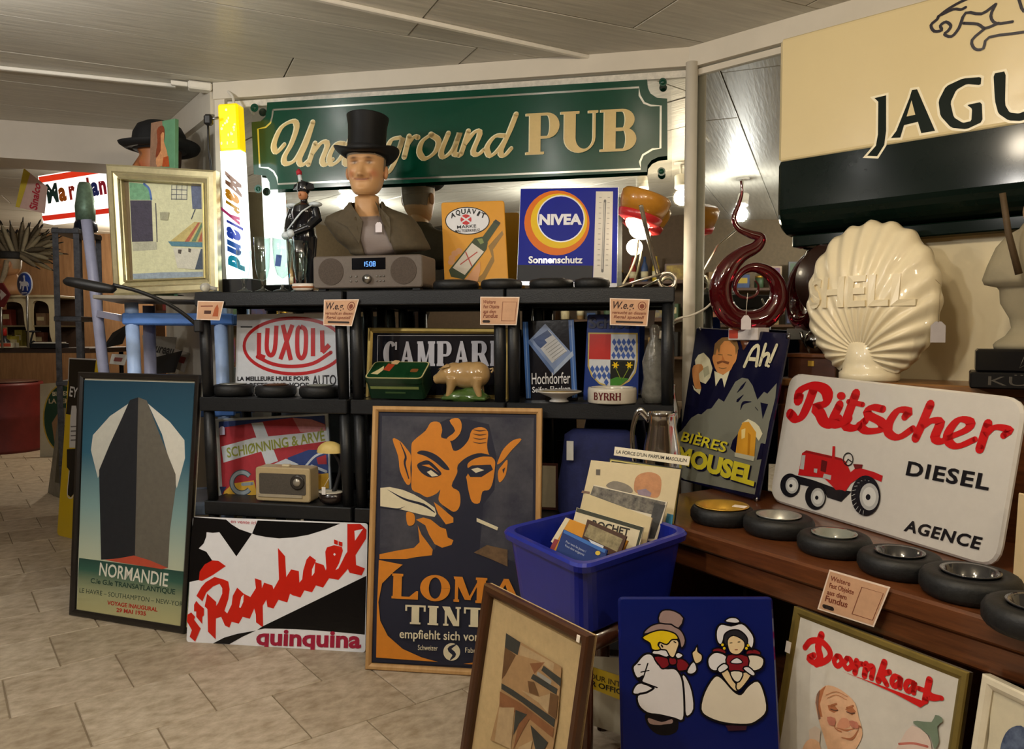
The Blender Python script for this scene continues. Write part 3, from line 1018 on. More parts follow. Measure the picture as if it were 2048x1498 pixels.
s.poly(NAVY, K(520, 365, 540, 330, 590, 297, 650, 284, 722, 305, 660, 302, 605, 318, 575, 345, 580, 385, 560, 420, 535, 420), sm=3)
s.poly(NAVY, K(565, 372, 600, 350, 700, 346, 712, 372, 650, 412, 590, 412)).poly(ORG, K(590, 345, 640, 330, 700, 335, 700, 344, 600, 349)).poly(CRM, K(595, 370, 630, 362, 665, 375, 620, 390))
s.poly(ORG, K(395, 545, 430, 570, 470, 605, 500, 630, 500, 655, 460, 665, 420, 610)).poly(NAVY, K(440, 560, 500, 600, 505, 615, 470, 600))
s.poly(ORG, K(300, 640, 340, 628, 380, 640, 430, 680, 460, 690, 470, 735, 500, 750, 490, 775, 440, 790, 400, 770, 370, 720, 350, 670))
s.poly(ORG, K(310, 670, 330, 720, 390, 800, 385, 830, 300, 840, 250, 850, 105, 850, 105, 825, 200, 805, 290, 790, 320, 760))
s.poly(ORG, K(175, 208, 215, 220, 250, 260, 275, 300, 270, 360, 272, 440, 250, 450, 215, 380, 205, 300), sm=3)
s.stroke(NAVY, K(215, 225, 245, 300, 240, 340, 262, 420), [1, 5, 2], sm=4)
s.poly(ORG, K(865, 210, 820, 215, 770, 260, 745, 310, 735, 345, 770, 320, 810, 270), sm=3).poly(ORG, K(790, 320, 760, 350, 740, 380, 740, 420, 750, 440, 780, 400), sm=3)
s.poly(NAVY, K(762, 372, 778, 360, 768, 395))
s.poly(ORG, K(480, 110, 525, 97, 545, 130, 535, 180, 495, 218, 465, 205, 510, 165), sm=3)
for i in range(4):
    s.stroke(NAVY, K(606, 158 + i * 22, 640, 165 + i * 22, 676, 160 + i * 22), [.5, 1.6, .5])
s.poly(CRM, K(110, 470, 160, 465, 230, 480, 290, 505, 350, 540, 400, 575, 410, 610, 400, 625, 340, 615, 280, 600, 200, 580, 110, 570))
s.stroke(NAVY, K(150, 480, 240, 530, 340, 560, 400, 600), [.5, 4, 5, 2]).stroke(NAVY, K(112, 572, 200, 582, 240, 570), [3, 2, .5])
s.poly(CRM, K(625, 630, 740, 680, 735, 697, 625, 650)).poly(ORG, K(250, 600, 290, 610, 295, 650, 280, 670, 255, 665), sm=3)
s.poly(M('#6a5238', rough=.6, var=.4, scale=30), K(610, 815, 680, 775, 790, 800, 790, 890, 700, 850))
s.poly(ORG, K(103, 855, 230, 880, 180, 920, 120, 980, 100, 1080, 110, 1180, 150, 1260, 230, 1330, 330, 1375, 420, 1400, 88, 1376, 93, 1100), sm=0)
s.poly(ORG, K(555, 1410, 640, 1398, 720, 1390, 925, 1425, 925, 1432))
s.poly(CRM, K(*[c for p in arc(492, 1346, 45, 47) for c in p]))
s.stroke(NAVY, K(515, 1306, 480, 1330, 505, 1360, 485, 1388), [2, 8, 8, 2])
s.flush('artwork')
g, w = slab('LOMA', (1.1, 1.24, 1.42, 1.35), T=.36, t=.1, s=.05, gap=.08)
s.glyphs(ORG, g, K(170, 1060)[0], K(870, 1096)[0], 50, w)
g, w = slab('TINTE', (1.08, .75, 1.2, 1.08, 1.0), T=.4, t=.1, s=.08, gap=.02)
s.glyphs(CRM, g, K(244, 1194)[0], K(775, 1218)[0], 38, w)
s.text(CRM, 'empfiehlt sich von selbst', K(216, 1268)[0], K(800, 1292)[0], 17, bold=.012)
s.text(CRM, 'Schweizer', K(314, 1332)[0], K(420, 1336)[0], 10).text(CRM, 'Fabrikat', K(566, 1346)[0], K(672, 1350)[0], 10)
s.flush('lettering')
MB().prism(inset(s.corners, .02), -.0125, -.0110).build('glass_pane', PANE, s.root)

# ---- enamel sign with the red tractor
K = crop(1350, 740, 2.881)
s = Sheet('enamel_sign', 'large white enamel sign with a red tractor, propped on the counter', 'sign', [(1579, 745), (2052, 796), (1993, 1140), (1537, 999)], z=TZ + .004, lean=13)
WHT = M('#c9c5bf', rough=.12, coat=.8, var=.03, scale=30, bump=.08, bscale=45)
s.panel(.012, WHT, r=.055, bev=.006)
RD, DK, GY = E_('#c01a1e', .15), E_('#17161c', .2), E_('#a9a9a8', .2)
for st in (K(800, 110, 770, 190, 735, 262, 700, 284, 662, 252), K(712, 168, 724, 118, 785, 90, 850, 104, 880, 145, 862, 195, 812, 212, 835, 250, 862, 298, 905, 314, 945, 282), K(948, 205, 912, 285, 930, 316, 975, 305, 1005, 280), K(1042, 140, 985, 300, 1005, 332, 1050, 330, 1100, 290),
           K(1200, 226, 1135, 216, 1112, 255, 1188, 300, 1190, 342, 1110, 352, 1062, 322), K(1325, 270, 1348, 240, 1290, 232, 1238, 300, 1232, 360, 1290, 388, 1372, 338), K(1472, 200, 1430, 300, 1388, 392), K(1420, 330, 1482, 292, 1528, 305, 1500, 385, 1532, 412, 1580, 390),
           K(1572, 392, 1680, 345, 1702, 300, 1640, 286, 1585, 345, 1575, 405, 1628, 440, 1730, 400), K(1805, 310, 1782, 380, 1758, 455), K(1785, 375, 1835, 334, 1885, 332, 1926, 350, 1895, 378)):
    s.stroke(RD, st, 20, thin=10, nib=20)
s.stroke(RD, K(1000, 182, 1085, 200), 8, sm=0).poly(RD, K(*[c for p in arc(960, 150, 25, 23) for c in p]))
s.text(DK, 'DIESEL', K(1332, 603)[0], K(1808, 692)[0], 26, bold=.028, gap=1.12, up=K(1348, 528)[0])
s.text(DK, 'AGENCE', K(1320, 924)[0], K(1754, 1034)[0], 22, bold=.03, gap=1.12, up=K(1340, 866)[0])
s.flush('lettering')
TR_ = E_('#b3181c', .2)
s.poly(DK, K(690, 605, 800, 635, 950, 690, 1020, 700, 960, 760, 880, 735, 860, 690, 720, 660))
s.poly(TR_, K(735, 480, 760, 463, 960, 508, 988, 530, 1015, 590, 1050, 560, 1150, 588, 1200, 610, 1192, 645, 1130, 620, 1060, 625, 1015, 655, 985, 700, 960, 690, 930, 692, 900, 660, 860, 622, 712, 606, 725, 540))
s.poly(E_('#8a1216'), K(735, 480, 760, 463, 960, 508, 985, 530, 960, 522, 760, 478)).poly(GY, K(735, 492, 755, 492, 745, 575, 722, 570)).poly(E_('#5a1014'), K(848, 518, 882, 528, 872, 592, 842, 582)).poly(GY, K(862, 598, 905, 608, 900, 635, 855, 622)).poly(GY, K(805, 568, 825, 570, 822, 595, 804, 590))
s.poly(TR_, K(912, 440, 926, 440, 924, 525, 908, 522)).poly(E_('#6a1a1c'), K(1030, 542, 1086, 546, 1080, 566, 1042, 572))
s.stroke(DK, K(*[c for p in arc(1002, 515, 28, 36, 0, 359, 16) for c in p]), 1.8, sm=0).stroke(DK, K(1002, 515, 985, 540), 1.6, sm=0).stroke(DK, K(1002, 515, 1022, 530), 1.6, sm=0)
for (cx, cy, rx, ry, ix, iy, jx, jy) in ((668, 665, 57, 68, 679, 666, 37, 47), (815, 730, 60, 76, 829, 735, 40, 54), (1105, 725, 84, 116, 1126, 732, 55, 78)):
    s.poly(DK, K(*[c for p in arc(cx, cy, rx, ry) for c in p])).poly(GY, K(*[c for p in arc(ix, iy, jx, jy) for c in p]))
    s.poly(E_('#c9c9c6', .2), K(*[c for p in arc(ix, iy, jx * .72, jy * .72) for c in p])).poly(DK, K(*[c for p in arc(ix - 6, iy + 2, jx * .25, jy * .22) for c in p]))
for a in range(100, 290, 17):
    c_, s_ = math.cos(R(a)), math.sin(R(a))
    s.stroke(GY, K(1105 + 60 * c_, 725 + 88 * s_, 1105 + 80 * c_, 725 + 100 * s_ + 10), .9, sm=0)
s.flush('artwork')

# ---- dark enamel sign with the moustached man and the beer mug
K = crop(1300, 630, 3.745)
s = Sheet('enamel_sign', 'dark blue enamel sign of a moustached man above a grey mountain', 'sign', [(1392, 654), (1578, 666), (1514, 1002), (1347, 956)], z=TZ + .004, lean=12)
NV = E_('#10102c', .18)
s.panel(.010, NV, r=.012, bev=.004)
GRM, SKN, HAIR, CRE, YEL = E_('#77786c'), E_('#cf8c50'), E_('#80623c'), E_('#d9d3b2'), E_('#d3c632')
s.poly(GRM, K(190, 1010, 215, 880, 235, 870, 310, 770, 360, 740, 385, 745, 430, 705, 460, 700, 515, 625, 555, 650, 640, 500, 690, 470, 735, 478, 770, 530, 805, 635, 855, 575, 880, 590, 950, 510, 940, 620, 895, 800, 865, 965, 830, 962, 800, 1085, 836, 1080, 785, 1345, 260, 1232, 180, 1180))
s.poly(NV, K(828, 655, 886, 668, 845, 780)).poly(NV, K(690, 850, 620, 940, 602, 1000, 650, 1040)).poly(NV, K(830, 962, 800, 1085, 836, 1080, 850, 960)).poly(NV, K(240, 800, 300, 750, 270, 830, 235, 850))
for st in (K(720, 500, 690, 540, 655, 580), K(700, 600, 660, 640, 650, 650), K(760, 650, 700, 660, 680, 710), K(790, 690, 810, 715)):
    s.stroke(NV, st, [1, 5, 1])
s.poly(SKN, K(480, 290, 490, 220, 540, 175, 620, 175, 660, 220, 650, 330, 625, 375, 600, 420, 545, 447, 500, 420, 470, 330), sm=3)
s.poly(HAIR, K(478, 295, 488, 215, 540, 170, 600, 165, 655, 195, 667, 250, 645, 300, 640, 240, 600, 195, 560, 195, 530, 230, 520, 290, 505, 250, 492, 300))
s.poly(E_('#7a4a2c'), K(502, 352, 545, 340, 598, 352, 590, 372, 545, 356, 508, 372)).stroke(HAIR, K(515, 295, 545, 300), 1.4).stroke(HAIR, K(585, 298, 615, 303), 1.4).stroke(HAIR, K(520, 395, 548, 402, 575, 396), 1.2)
s.poly(E_('#b5703c'), K(545, 300, 565, 345, 540, 345))
s.poly(CRE, K(485, 420, 550, 450, 602, 415, 560, 545, 545, 475, 530, 475, 495, 535)).poly(CRE, K(340, 340, 365, 300, 405, 283, 450, 330, 472, 400, 455, 470, 420, 517, 380, 500, 350, 420)).poly(E_('#a9a688'), K(400, 400, 440, 380, 450, 440, 410, 470))
s.poly(SKN, K(320, 440, 330, 380, 390, 370, 402, 410, 370, 440, 382, 520, 386, 556, 340, 545), sm=2).poly(CRE, K(323, 525, 345, 555, 386, 556, 376, 597, 333, 560))
s.poly(CRE, K(690, 812, 740, 780, 790, 805, 822, 835, 848, 890, 820, 945, 790, 900, 740, 830)).poly(E_('#d2982e'), K(645, 1040, 665, 880, 700, 805, 745, 800, 800, 880, 785, 1075, 720, 1072)).poly(E_('#e8cf8a'), K(690, 860, 720, 850, 715, 920, 690, 930)).poly(E_('#b57a1c'), K(740, 880, 760, 900, 750, 1050, 735, 1050))
s.poly(E_('#b9b7a0'), K(640, 1030, 790, 1062, 780, 1096, 640, 1062))
s.flush('artwork')
for st in (K(712, 385, 770, 262, 818, 238, 802, 380), K(738, 330, 806, 334), K(872, 222, 828, 375), K(842, 322, 878, 292, 896, 305, 876, 375), K(955, 228, 905, 350)):
    s.stroke(CRE, st, 5.5)
s.poly(CRE, K(*[c for p in arc(893, 384, 11, 11, n=12) for c in p]))
s.text(NV, 'BI\u00c8RES', K(243, 948)[0], K(576, 1035)[0], 17, bold=.03, up=K(265, 882)[0]).text(YEL, 'BI\u00c8RES', K(235, 942)[0], K(568, 1030)[0], 17, bold=.02, up=K(258, 876)[0])
s.text(NV, 'MOUSEL', K(208, 1108)[0], K(795, 1284)[0], 28, bold=.07, up=K(230, 998)[0]).text(YEL, 'MOUSEL', K(198, 1098)[0], K(785, 1275)[0], 28, bold=.055, up=K(220, 990)[0])
s.flush('lettering')
for p in (K(372, 108), K(1030, 160), K(790, 1378)):
    x, z_ = s.loc1(p[0])
    MB().lathe([(.0, -.004), (.008, -.003), (.009, 0)], 10, (x, 0, z_), Matrix.Rotation(R(90), 3, 'X')).build('eyelet', M('#9a9a9c', rough=.3, metal=1), s.root)

# ---- deep blue enamel sign with two figures in Dutch dress
K = crop(1170, 1150, 4.305)
s = Sheet('enamel_sign', 'deep blue enamel sign with two children in Dutch costume, below the blue tub', 'sign', [(1236, 1194), (1546, 1194)], ztop=.60, h=.615, lean=12)
BLU = M('#0c1a62', rough=.14, coat=.5, var=.05, scale=10, bump=.1, bscale=25)
s.panel(.010, BLU, r=.012, bev=.005)
BK2, W2, MV, YL2, FC, MR, CR2 = E_('#0d0c14'), E_('#dcdce4'), E_('#96807e'), E_('#dcc01e'), E_('#dec8a0'), E_('#7c1c26'), E_('#dcd6c8')
def fig(m, *p, o=2.0, sm=3):
    o *= 1.35
    q = K(*p)
    L = s.loc(curve(q, sm, True) if sm else q)
    s.poly(BK2, inset(L, -o * s.scale()), px=False)
    s.poly(m, L, px=False)
fig(BK2, 545, 1190, 760, 1200, 790, 1320, 720, 1365, 620, 1355, 545, 1280)
fig(MV, 545, 1230, 660, 1265, 745, 1240, 750, 1275, 680, 1285, 640, 1290, 560, 1280, o=1)
fig(W2, 840, 870, 870, 890, 915, 1000, 930, 1150, 880, 1210, 862, 1150, 850, 1000, o=2.5)
fig(W2, 420, 990, 450, 945, 495, 935, 540, 955, 590, 985, 540, 1010, 430, 1020, o=2.5)
fig(W2, 500, 700, 545, 683, 580, 700, 620, 770, 690, 810, 760, 810, 800, 840, 832, 920, 845, 1100, 838, 1240, 770, 1225, 640, 1195, 540, 1180, 470, 1120, 458, 1040, 530, 1020, 600, 975, 560, 940, 490, 915, 500, 860, 450, 880, 418, 800, 450, 760, o=3)
s.stroke(BK2, K(540, 760, 505, 870, 490, 915, 545, 940, 620, 968), 2.6).stroke(BK2, K(480, 835, 550, 820), 2).stroke(BK2, K(455, 770, 475, 768), 2)
fig(MR, 600, 705, 700, 715, 720, 770, 670, 800, 640, 770, o=2); fig(MR, 790, 720, 860, 740, 895, 800, 810, 820, 790, 780, o=2); fig(MR, 725, 715, 775, 720, 780, 760, 735, 765, o=2)
fig(W2, 880, 830, 930, 750, 955, 810, 920, 845, o=2.5); fig(FC, 925, 670, 945, 650, 960, 620, 965, 660, 1000, 690, 995, 735, 955, 755, 935, 720, o=2)
fig(W2, 580, 670, 620, 640, 725, 660, 700, 700, 640, 680, o=2); fig(W2, 780, 690, 800, 670, 835, 690, 800, 712, o=2)
fig(FC, 640, 590, 700, 560, 760, 545, 800, 580, 785, 640, 760, 700, 730, 690, 700, 640, 650, 630, o=2)
fig(YL2, 498, 538, 560, 500, 620, 470, 720, 475, 790, 520, 790, 545, 740, 550, 700, 590, 640, 570, 620, 600, 640, 635, 580, 635, 560, 580, o=2)
fig(MV, 510, 500, 560, 445, 640, 420, 740, 430, 820, 480, 855, 560, 830, 620, 815, 560, 780, 500, 700, 470, 620, 468, o=2)
fig(MV, 640, 405, 645, 330, 690, 303, 770, 315, 840, 370, 800, 450, 740, 415, o=2, sm=2)
s.stroke(BK2, K(762, 570, 778, 578), 2).stroke(BK2, K(655, 600, 665, 615), 3)
s.poly(E_('#3a1c2a'), K(1205, 1290, 1390, 1290, 1380, 1330, 1230, 1335))
fig(CR2, 1110, 880, 1170, 890, 1270, 1000, 1340, 1030, 1400, 960, 1480, 915, 1530, 1010, 1552, 1160, 1480, 1240, 1390, 1275, 1200, 1262, 1060, 1215, 1000, 1150, 1030, 1010, o=3)
fig(MR, 1100, 640, 1150, 630, 1200, 650, 1190, 675, 1110, 665, o=2); fig(MR, 1390, 655, 1450, 640, 1500, 665, 1480, 690, 1400, 690, o=2)
fig(W2, 1060, 720, 1110, 670, 1180, 680, 1220, 720, 1180, 770, 1120, 815, 1070, 790, o=3); fig(CR2, 1385, 700, 1460, 690, 1525, 720, 1510, 790, 1440, 815, 1385, 770, o=3)
fig(MR, 1225, 690, 1390, 700, 1370, 820, 1240, 815, o=2); fig(W2, 1250, 745, 1300, 712, 1345, 745, 1300, 755, o=1.5)
fig(FC, 1170, 835, 1220, 815, 1260, 900, 1310, 960, 1290, 990, 1230, 930, o=2); fig(FC, 1340, 850, 1400, 835, 1415, 860, 1350, 950, 1310, 980, 1300, 940, o=2); fig(CR2, 1250, 830, 1345, 835, 1320, 905, 1280, 900, o=2)
fig(W2, 1140, 800, 1190, 762, 1222, 790, 1160, 830, o=2); fig(W2, 1360, 800, 1400, 790, 1450, 840, 1430, 855, o=2)
fig(W2, 1130, 480, 1165, 425, 1250, 440, 1340, 420, 1400, 470, 1440, 540, 1425, 620, 1380, 560, 1280, 470, 1200, 500, 1165, 585, 1135, 560, o=3)
fig(E_('#26262e'), 1195, 520, 1240, 480, 1310, 475, 1370, 520, 1385, 570, 1350, 620, 1210, 600, o=2)
fig(FC, 1222, 560, 1270, 520, 1350, 560, 1362, 610, 1330, 660, 1290, 675, 1240, 650, o=1.5)
s.stroke(BK2, K(1240, 580, 1258, 578), 1.6).stroke(BK2, K(1308, 572, 1325, 570), 1.6).stroke(MR, K(1282, 638, 1304, 636), 1.4)
fig(W2, 1205, 390, 1240, 368, 1290, 370, 1318, 395, 1290, 405, 1240, 400, o=2)
for q in ((1175, 595), (1395, 600), (1190, 625), (1380, 625)):
    s.poly(YL2, K(*[c for p in arc(q[0], q[1], 12, 12, n=10) for c in p]))
s.flush('artwork')

# ---- framed white sign with red brush script
K = crop(1520, 1150, 3.879)
s = Sheet('framed_sign', 'white gold-framed sign with red brush script above a laughing man', 'sign', [(1590, 1212), (1941, 1345)], ztop=.55, h=.57, lean=12)
s.panel(.010, M('#c9c4ba', rough=.3, coat=.3, var=.05), y0=.0)
s.frame(.020, .016, M('#85733a', rough=.4, metal=.6, var=.15, scale=15), y0=-.006)
RB = E_('#c81c1c', .3)
for st, w in ((K(478, 465, 452, 560, 468, 640, 438, 688), 13), (K(350, 562, 395, 512, 475, 515, 540, 585, 535, 645, 450, 688, 378, 648, 420, 622), 10), (K(598, 628, 576, 668, 600, 706, 634, 680, 622, 636, 598, 628), 9), (K(676, 646, 654, 690, 680, 728, 712, 702, 702, 656, 676, 646), 9), (K(752, 668, 738, 756), 11), (K(748, 712, 772, 690, 800, 692), 9), (K(826, 690, 812, 782), 11), (K(822, 738, 858, 708, 880, 722, 866, 798), 10), (K(968, 676, 920, 818), 12), (K(1008, 752, 950, 775, 985, 848), 10), (K(1088, 800, 1046, 786, 1026, 828, 1046, 862, 1084, 836, 1094, 792, 1086, 872), 10), (K(1196, 838, 1152, 826, 1132, 866, 1152, 900, 1190, 874, 1202, 830, 1194, 912), 10), (K(1318, 812, 1284, 975), 13), (K(1232, 878, 1300, 905, 1345, 938, 1412, 955), 9), (K(1412, 955, 1350, 966, 1296, 952), 6)):
    s.stroke(RB, st, w)
s.poly(RB, K(630, 742, 900, 840, 1305, 990, 1248, 1028, 1050, 920, 850, 830))
s.flush('lettering')
FL, FD = I_('#d3a783', .12), I_('#a5653f', .15)
s.poly(FL, K(435, 1000, 450, 920, 510, 860, 580, 865, 660, 910, 740, 990, 770, 1100, 800, 1230, 760, 1330, 700, 1400, 560, 1400, 500, 1250, 460, 1120), sm=3)
s.poly(FD, K(435, 990, 455, 910, 520, 855, 500, 900, 470, 1000, 490, 1100, 470, 1100)).poly(FD, K(530, 1010, 580, 1005, 615, 1050, 580, 1070, 540, 1050)).poly(FD, K(665, 1040, 720, 1020, 750, 1060, 720, 1090)).poly(I_('#c88a6a'), K(640, 1110, 690, 1120, 700, 1180, 620, 1190, 605, 1160), sm=3)
s.poly(I_('#efe6d6'), K(610, 1190, 680, 1205, 740, 1190, 700, 1215)).stroke(FD, K(600, 1185, 680, 1205, 745, 1188), [1, 3, 1]).stroke(FD, K(560, 1010, 600, 1000), 3).stroke(FD, K(680, 1030, 730, 1015), 3).stroke(FD, K(640, 1260, 720, 1270, 770, 1200), [1, 4, 1]).stroke(FD, K(740, 1150, 790, 1180), 3)
s.poly(I_('#7c5a48', .2), K(440, 985, 448, 925, 470, 890, 462, 960, 458, 1040, 478, 1110, 462, 1120)).stroke(I_('#5c3a2c'), K(556, 1040, 590, 1050, 612, 1048), 1.6).stroke(I_('#5c3a2c'), K(680, 1060, 712, 1072, 742, 1070), 1.6).stroke(FD, K(520, 930, 600, 905, 690, 945), .9).stroke(FD, K(530, 955, 600, 930, 680, 968), .9).stroke(FD, K(560, 1120, 595, 1190, 640, 1215), 2).poly(I_('#b5705a', .2), K(700, 1130, 760, 1140, 775, 1190, 720, 1180), sm=2).poly(I_('#b5705a', .2), K(530, 1100, 590, 1110, 590, 1165, 545, 1160), sm=2)
s.poly(I_('#c9b8a8'), K(390, 1200, 440, 1170, 480, 1200, 470, 1320, 390, 1310)).poly(FL, K(350, 1320, 400, 1270, 470, 1300, 470, 1400, 340, 1400), sm=2)
s.flush('artwork')
s.poly(I_('#6a7a66', .1), K(1370, 1085, 1420, 1105, 1425, 1140, 1385, 1175, 1400, 1290, 1360, 1350, 1330, 1250, 1200, 1150, 1230, 1130, 1340, 1140), sm=2)
s.poly(I_('#cdb9ad'), K(1190, 1165, 1310, 1240, 1340, 1340, 1330, 1420, 1060, 1420, 1100, 1290), sm=2).stroke(I_('#b5685a'), K(1090, 1310, 1200, 1305, 1310, 1330), 4)
s.flush('artwork')
MB().box((s.loc1(K(258, 560)[0])[0], -.018, s.loc1(K(258, 560)[0])[1]), (.014, .001, .026)).build('price_tag', M('#ddd6d0', rough=.6), s.root)

# ---- cream framed print at the right edge
s = Sheet('framed_print', 'cream framed print with a dark blue motif at the lower right corner', 'picture', [(1971, 1347), (2110, 1412)], ztop=.56, h=.575, lean=9)
s.panel(.008, M('#cfc6ae', rough=.6), name='backing_board', y0=.004)
s.frame(.022, .018, M('#d6cdb6', rough=.45, var=.06))
K = crop(1520, 1150, 3.879)
s.poly(I_('#c9c0a6'), K(1800, 870, 2050, 960, 2050, 1400, 1770, 1400)).poly(M('#1c2a4c', rough=.6, col2='#6a7890', var=.5, scale=25), K(1880, 1400, 1890, 1260, 1960, 1180, 2060, 1190, 2120, 1400), sm=3)
s.flush('artwork')

# ---- picture in a brown frame
K = crop(930, 1150, 4.303)
s = Sheet('framed_picture', 'brown framed picture with a wide cream mount, in front of the devil poster', 'picture', [(977, 1166), (1187, 1271)], ztop=.62, h=.63, lean=10)
s.panel(.006, M('#c3a878', rough=.75, var=.08, scale=60), name='mount', y0=.004)
s.frame(.024, .024, wood('#4c2c16', '#3a200f', rough=.35, scale=(10, 10, 3)))
BR1, BR2, BR3, BR4, BR5 = I_('#8a5a36', .15), I_('#b59a72', .12), I_('#3a3a34', .15), I_('#6a4a2a', .15), I_('#a9855a', .12)
s.poly(BR5, K(355, 500, 832, 790, 800, 1250, 735, 1640, 220, 1420, 300, 1100))
s.poly(BR3, K(355, 500, 480, 580, 455, 690, 370, 640, 345, 620)).poly(BR4, K(345, 620, 440, 690, 350, 860, 318, 900)).poly(BR2, K(480, 600, 770, 760, 760, 830, 640, 740, 470, 690)).poly(BR1, K(440, 720, 560, 760, 690, 750, 600, 850, 560, 760, 540, 870, 510, 930, 460, 800)).poly(BR3, K(680, 780, 830, 890, 825, 960, 660, 820)).poly(BR3, K(590, 850, 800, 980, 790, 1030, 570, 890)).poly(I_('#9c968a'), K(630, 830, 750, 910, 740, 945, 620, 860))
s.poly(BR3, K(318, 930, 420, 990, 780, 1240, 770, 1310, 500, 1100, 318, 980)).poly(BR1, K(305, 1000, 480, 1100, 770, 1320, 760, 1400, 560, 1240, 500, 1340, 420, 1500, 480, 1200, 300, 1130)).poly(BR2, K(300, 1140, 430, 1140, 400, 1500, 260, 1430)).poly(BR3, K(440, 1160, 540, 1200, 470, 1280, 420, 1380)).poly(BR2, K(490, 990, 640, 1050, 740, 1020, 720, 1190, 640, 1100, 540, 1030)).poly(BR4, K(545, 910, 600, 920, 640, 1040, 560, 1010)).poly(BR3, K(570, 1290, 720, 1440, 640, 1600, 600, 1450)).poly(BR2, K(470, 1480, 590, 1420, 560, 1560, 450, 1580)).poly(BR4, K(740, 1010, 810, 1040, 790, 1240, 725, 1190))
s.flush('artwork')
MB().prism(inset(s.corners, .022), -.0120, -.0105).build('glass_pane', PANE, s.root)
x, z_ = s.loc1(K(1028, 545)[0])
MB().box((x, -.016, z_), (.010, .002, .014), ch=.0008).build('price_sticker', M('#e8dccb', rough=.5), s.root)

# ---- long green sign on the back mirror
PUBP = (PC - na * .035, na)
K, KL = crop(850, 100, 2.88), crop(450, 100, 2.88)
s = Sheet('pub_sign', 'long green mirror-backed sign with gold lettering, hung high on the back mirror', 'sign', [(487, 196), (1342, 138), (1344, 357), (503, 398)], plane=PUBP)
SILV = M('#c9cbc4', rough=.12, metal=.85, var=.04)
GRN = M('#04402f', rough=.16, coat=.25, var=.05, spec=.5)
s.panel(.005, PANE, name='clear_plate', r=.02, y0=.002)
gr = KL(243, 302) + K(1280, 170) + K(1283, 215, 1298, 250, 1335, 275, 1395, 280, 1396, 610, 1345, 616, 1305, 635, 1282, 665, 1278, 702) + KL(375, 800) + KL(260, 806, 255, 760, 235, 725, 166, 716, 153, 416, 205, 410, 232, 385, 240, 350)
s.poly(GRN, gr)
li = KL(277, 345) + K(1232, 215) + K(1236, 262, 1262, 305, 1300, 320, 1358, 322, 1356, 566, 1310, 572, 1255, 605, 1238, 645, 1242, 685) + KL(305, 772) + KL(300, 735, 280, 700, 250, 680, 200, 675, 190, 455, 235, 445, 262, 420, 272, 385)
s.stroke(SILV, li + li[:1], 3.2, sm=0)
for p in (KL(170, 333), K(1370, 185), KL(192, 800), K(1362, 700)):
    s.poly(GRN, [(p[0][0] + 8 * math.cos(R(a)), p[0][1] + 8.5 * math.sin(R(a))) for a in range(0, 360, 20)])
s.flush('artwork')
GOLD, PALE = M('#c2aa72', rough=.4, metal=.1, var=.06), M('#e2dcb8', rough=.4)
strokes = [KL(345, 545, 300, 590, 284, 545, 325, 450, 392, 412, 415, 445, 385, 540, 345, 615, 350, 655, 400, 640, 450, 560, 508, 420), KL(508, 418, 470, 540, 430, 635, 450, 662, 490, 632), KL(522, 540, 482, 660), KL(500, 605, 558, 535, 592, 548, 562, 635, 582, 662, 625, 630), KL(690, 540, 640, 545, 602, 620, 622, 660, 680, 605, 770, 410), KL(735, 545, 690, 640, 720, 660, 760, 610), KL(1012, 506, 962, 520, 940, 575, 965, 612, 1005, 570, 1028, 505, 990, 620, 950, 700, 915, 715), KL(1064, 500, 1035, 618), KL(1045, 560, 1088, 505, 1115, 505), KL(1185, 492, 1138, 530, 1122, 590, 1155, 628, 1212, 590, 1232, 525, 1190, 490), KL(1290, 482, 1248, 590, 1268, 618, 1318, 570, 1355, 478, 1322, 590, 1350, 608), KL(1405, 470, 1362, 600), KL(1380, 550, 1440, 475, 1470, 485, 1432, 585, 1460, 604, 1495, 575), K(462, 496, 405, 500, 360, 562, 378, 612, 430, 570, 485, 480, 528, 372), K(526, 374, 480, 490, 438, 588, 460, 610, 500, 568)]
for part in (strokes[:6], strokes[6:]):
  for st in part:
    s.stroke(PALE, [(x - .7, y - .5) for x, y in st], 13.5, thin=6.5, nib=25)
  for st in part:
    s.stroke(GOLD, [(x + .5, y) for x, y in st], 11, thin=4.5, nib=25)
  s.flush('lettering')
g, w = slab('PUB', (.84, .95, .87), T=.28, t=.06, s=.09, gap=.03)
s.glyphs(PALE, g, K(577, 607)[0], K(1212, 582)[0], 82, w)
s.glyphs(GOLD, g, K(582, 605)[0], K(1217, 581)[0], 82, w)
s.flush('lettering')
for p in (KL(170, 333), K(1370, 185), KL(192, 800), K(1362, 700)):
    x, z_ = s.loc1(p[0])
    MB().lathe([(.0, .004), (.010, .003), (.011, .0), (.011, -.001)], 14, (x, -.001, z_), Matrix.Rotation(R(90), 3, 'X')).build('screw_cap', GRN, s.root)

# ================================================================ SIGNS STANDING ON THE RACKS AND ON TOP OF THEM
K, K1, K2, K3 = crop(850, 100, 2.88), crop(380, 560, 3.121), crop(690, 570, 5.35), crop(980, 570, 3.943)
def ell(k, cx, cy, rx, ry, a0=0, a1=360, n=32):
    return k(*[c for p in arc(cx, cy, rx, ry, a0, a1, n) for c in p])
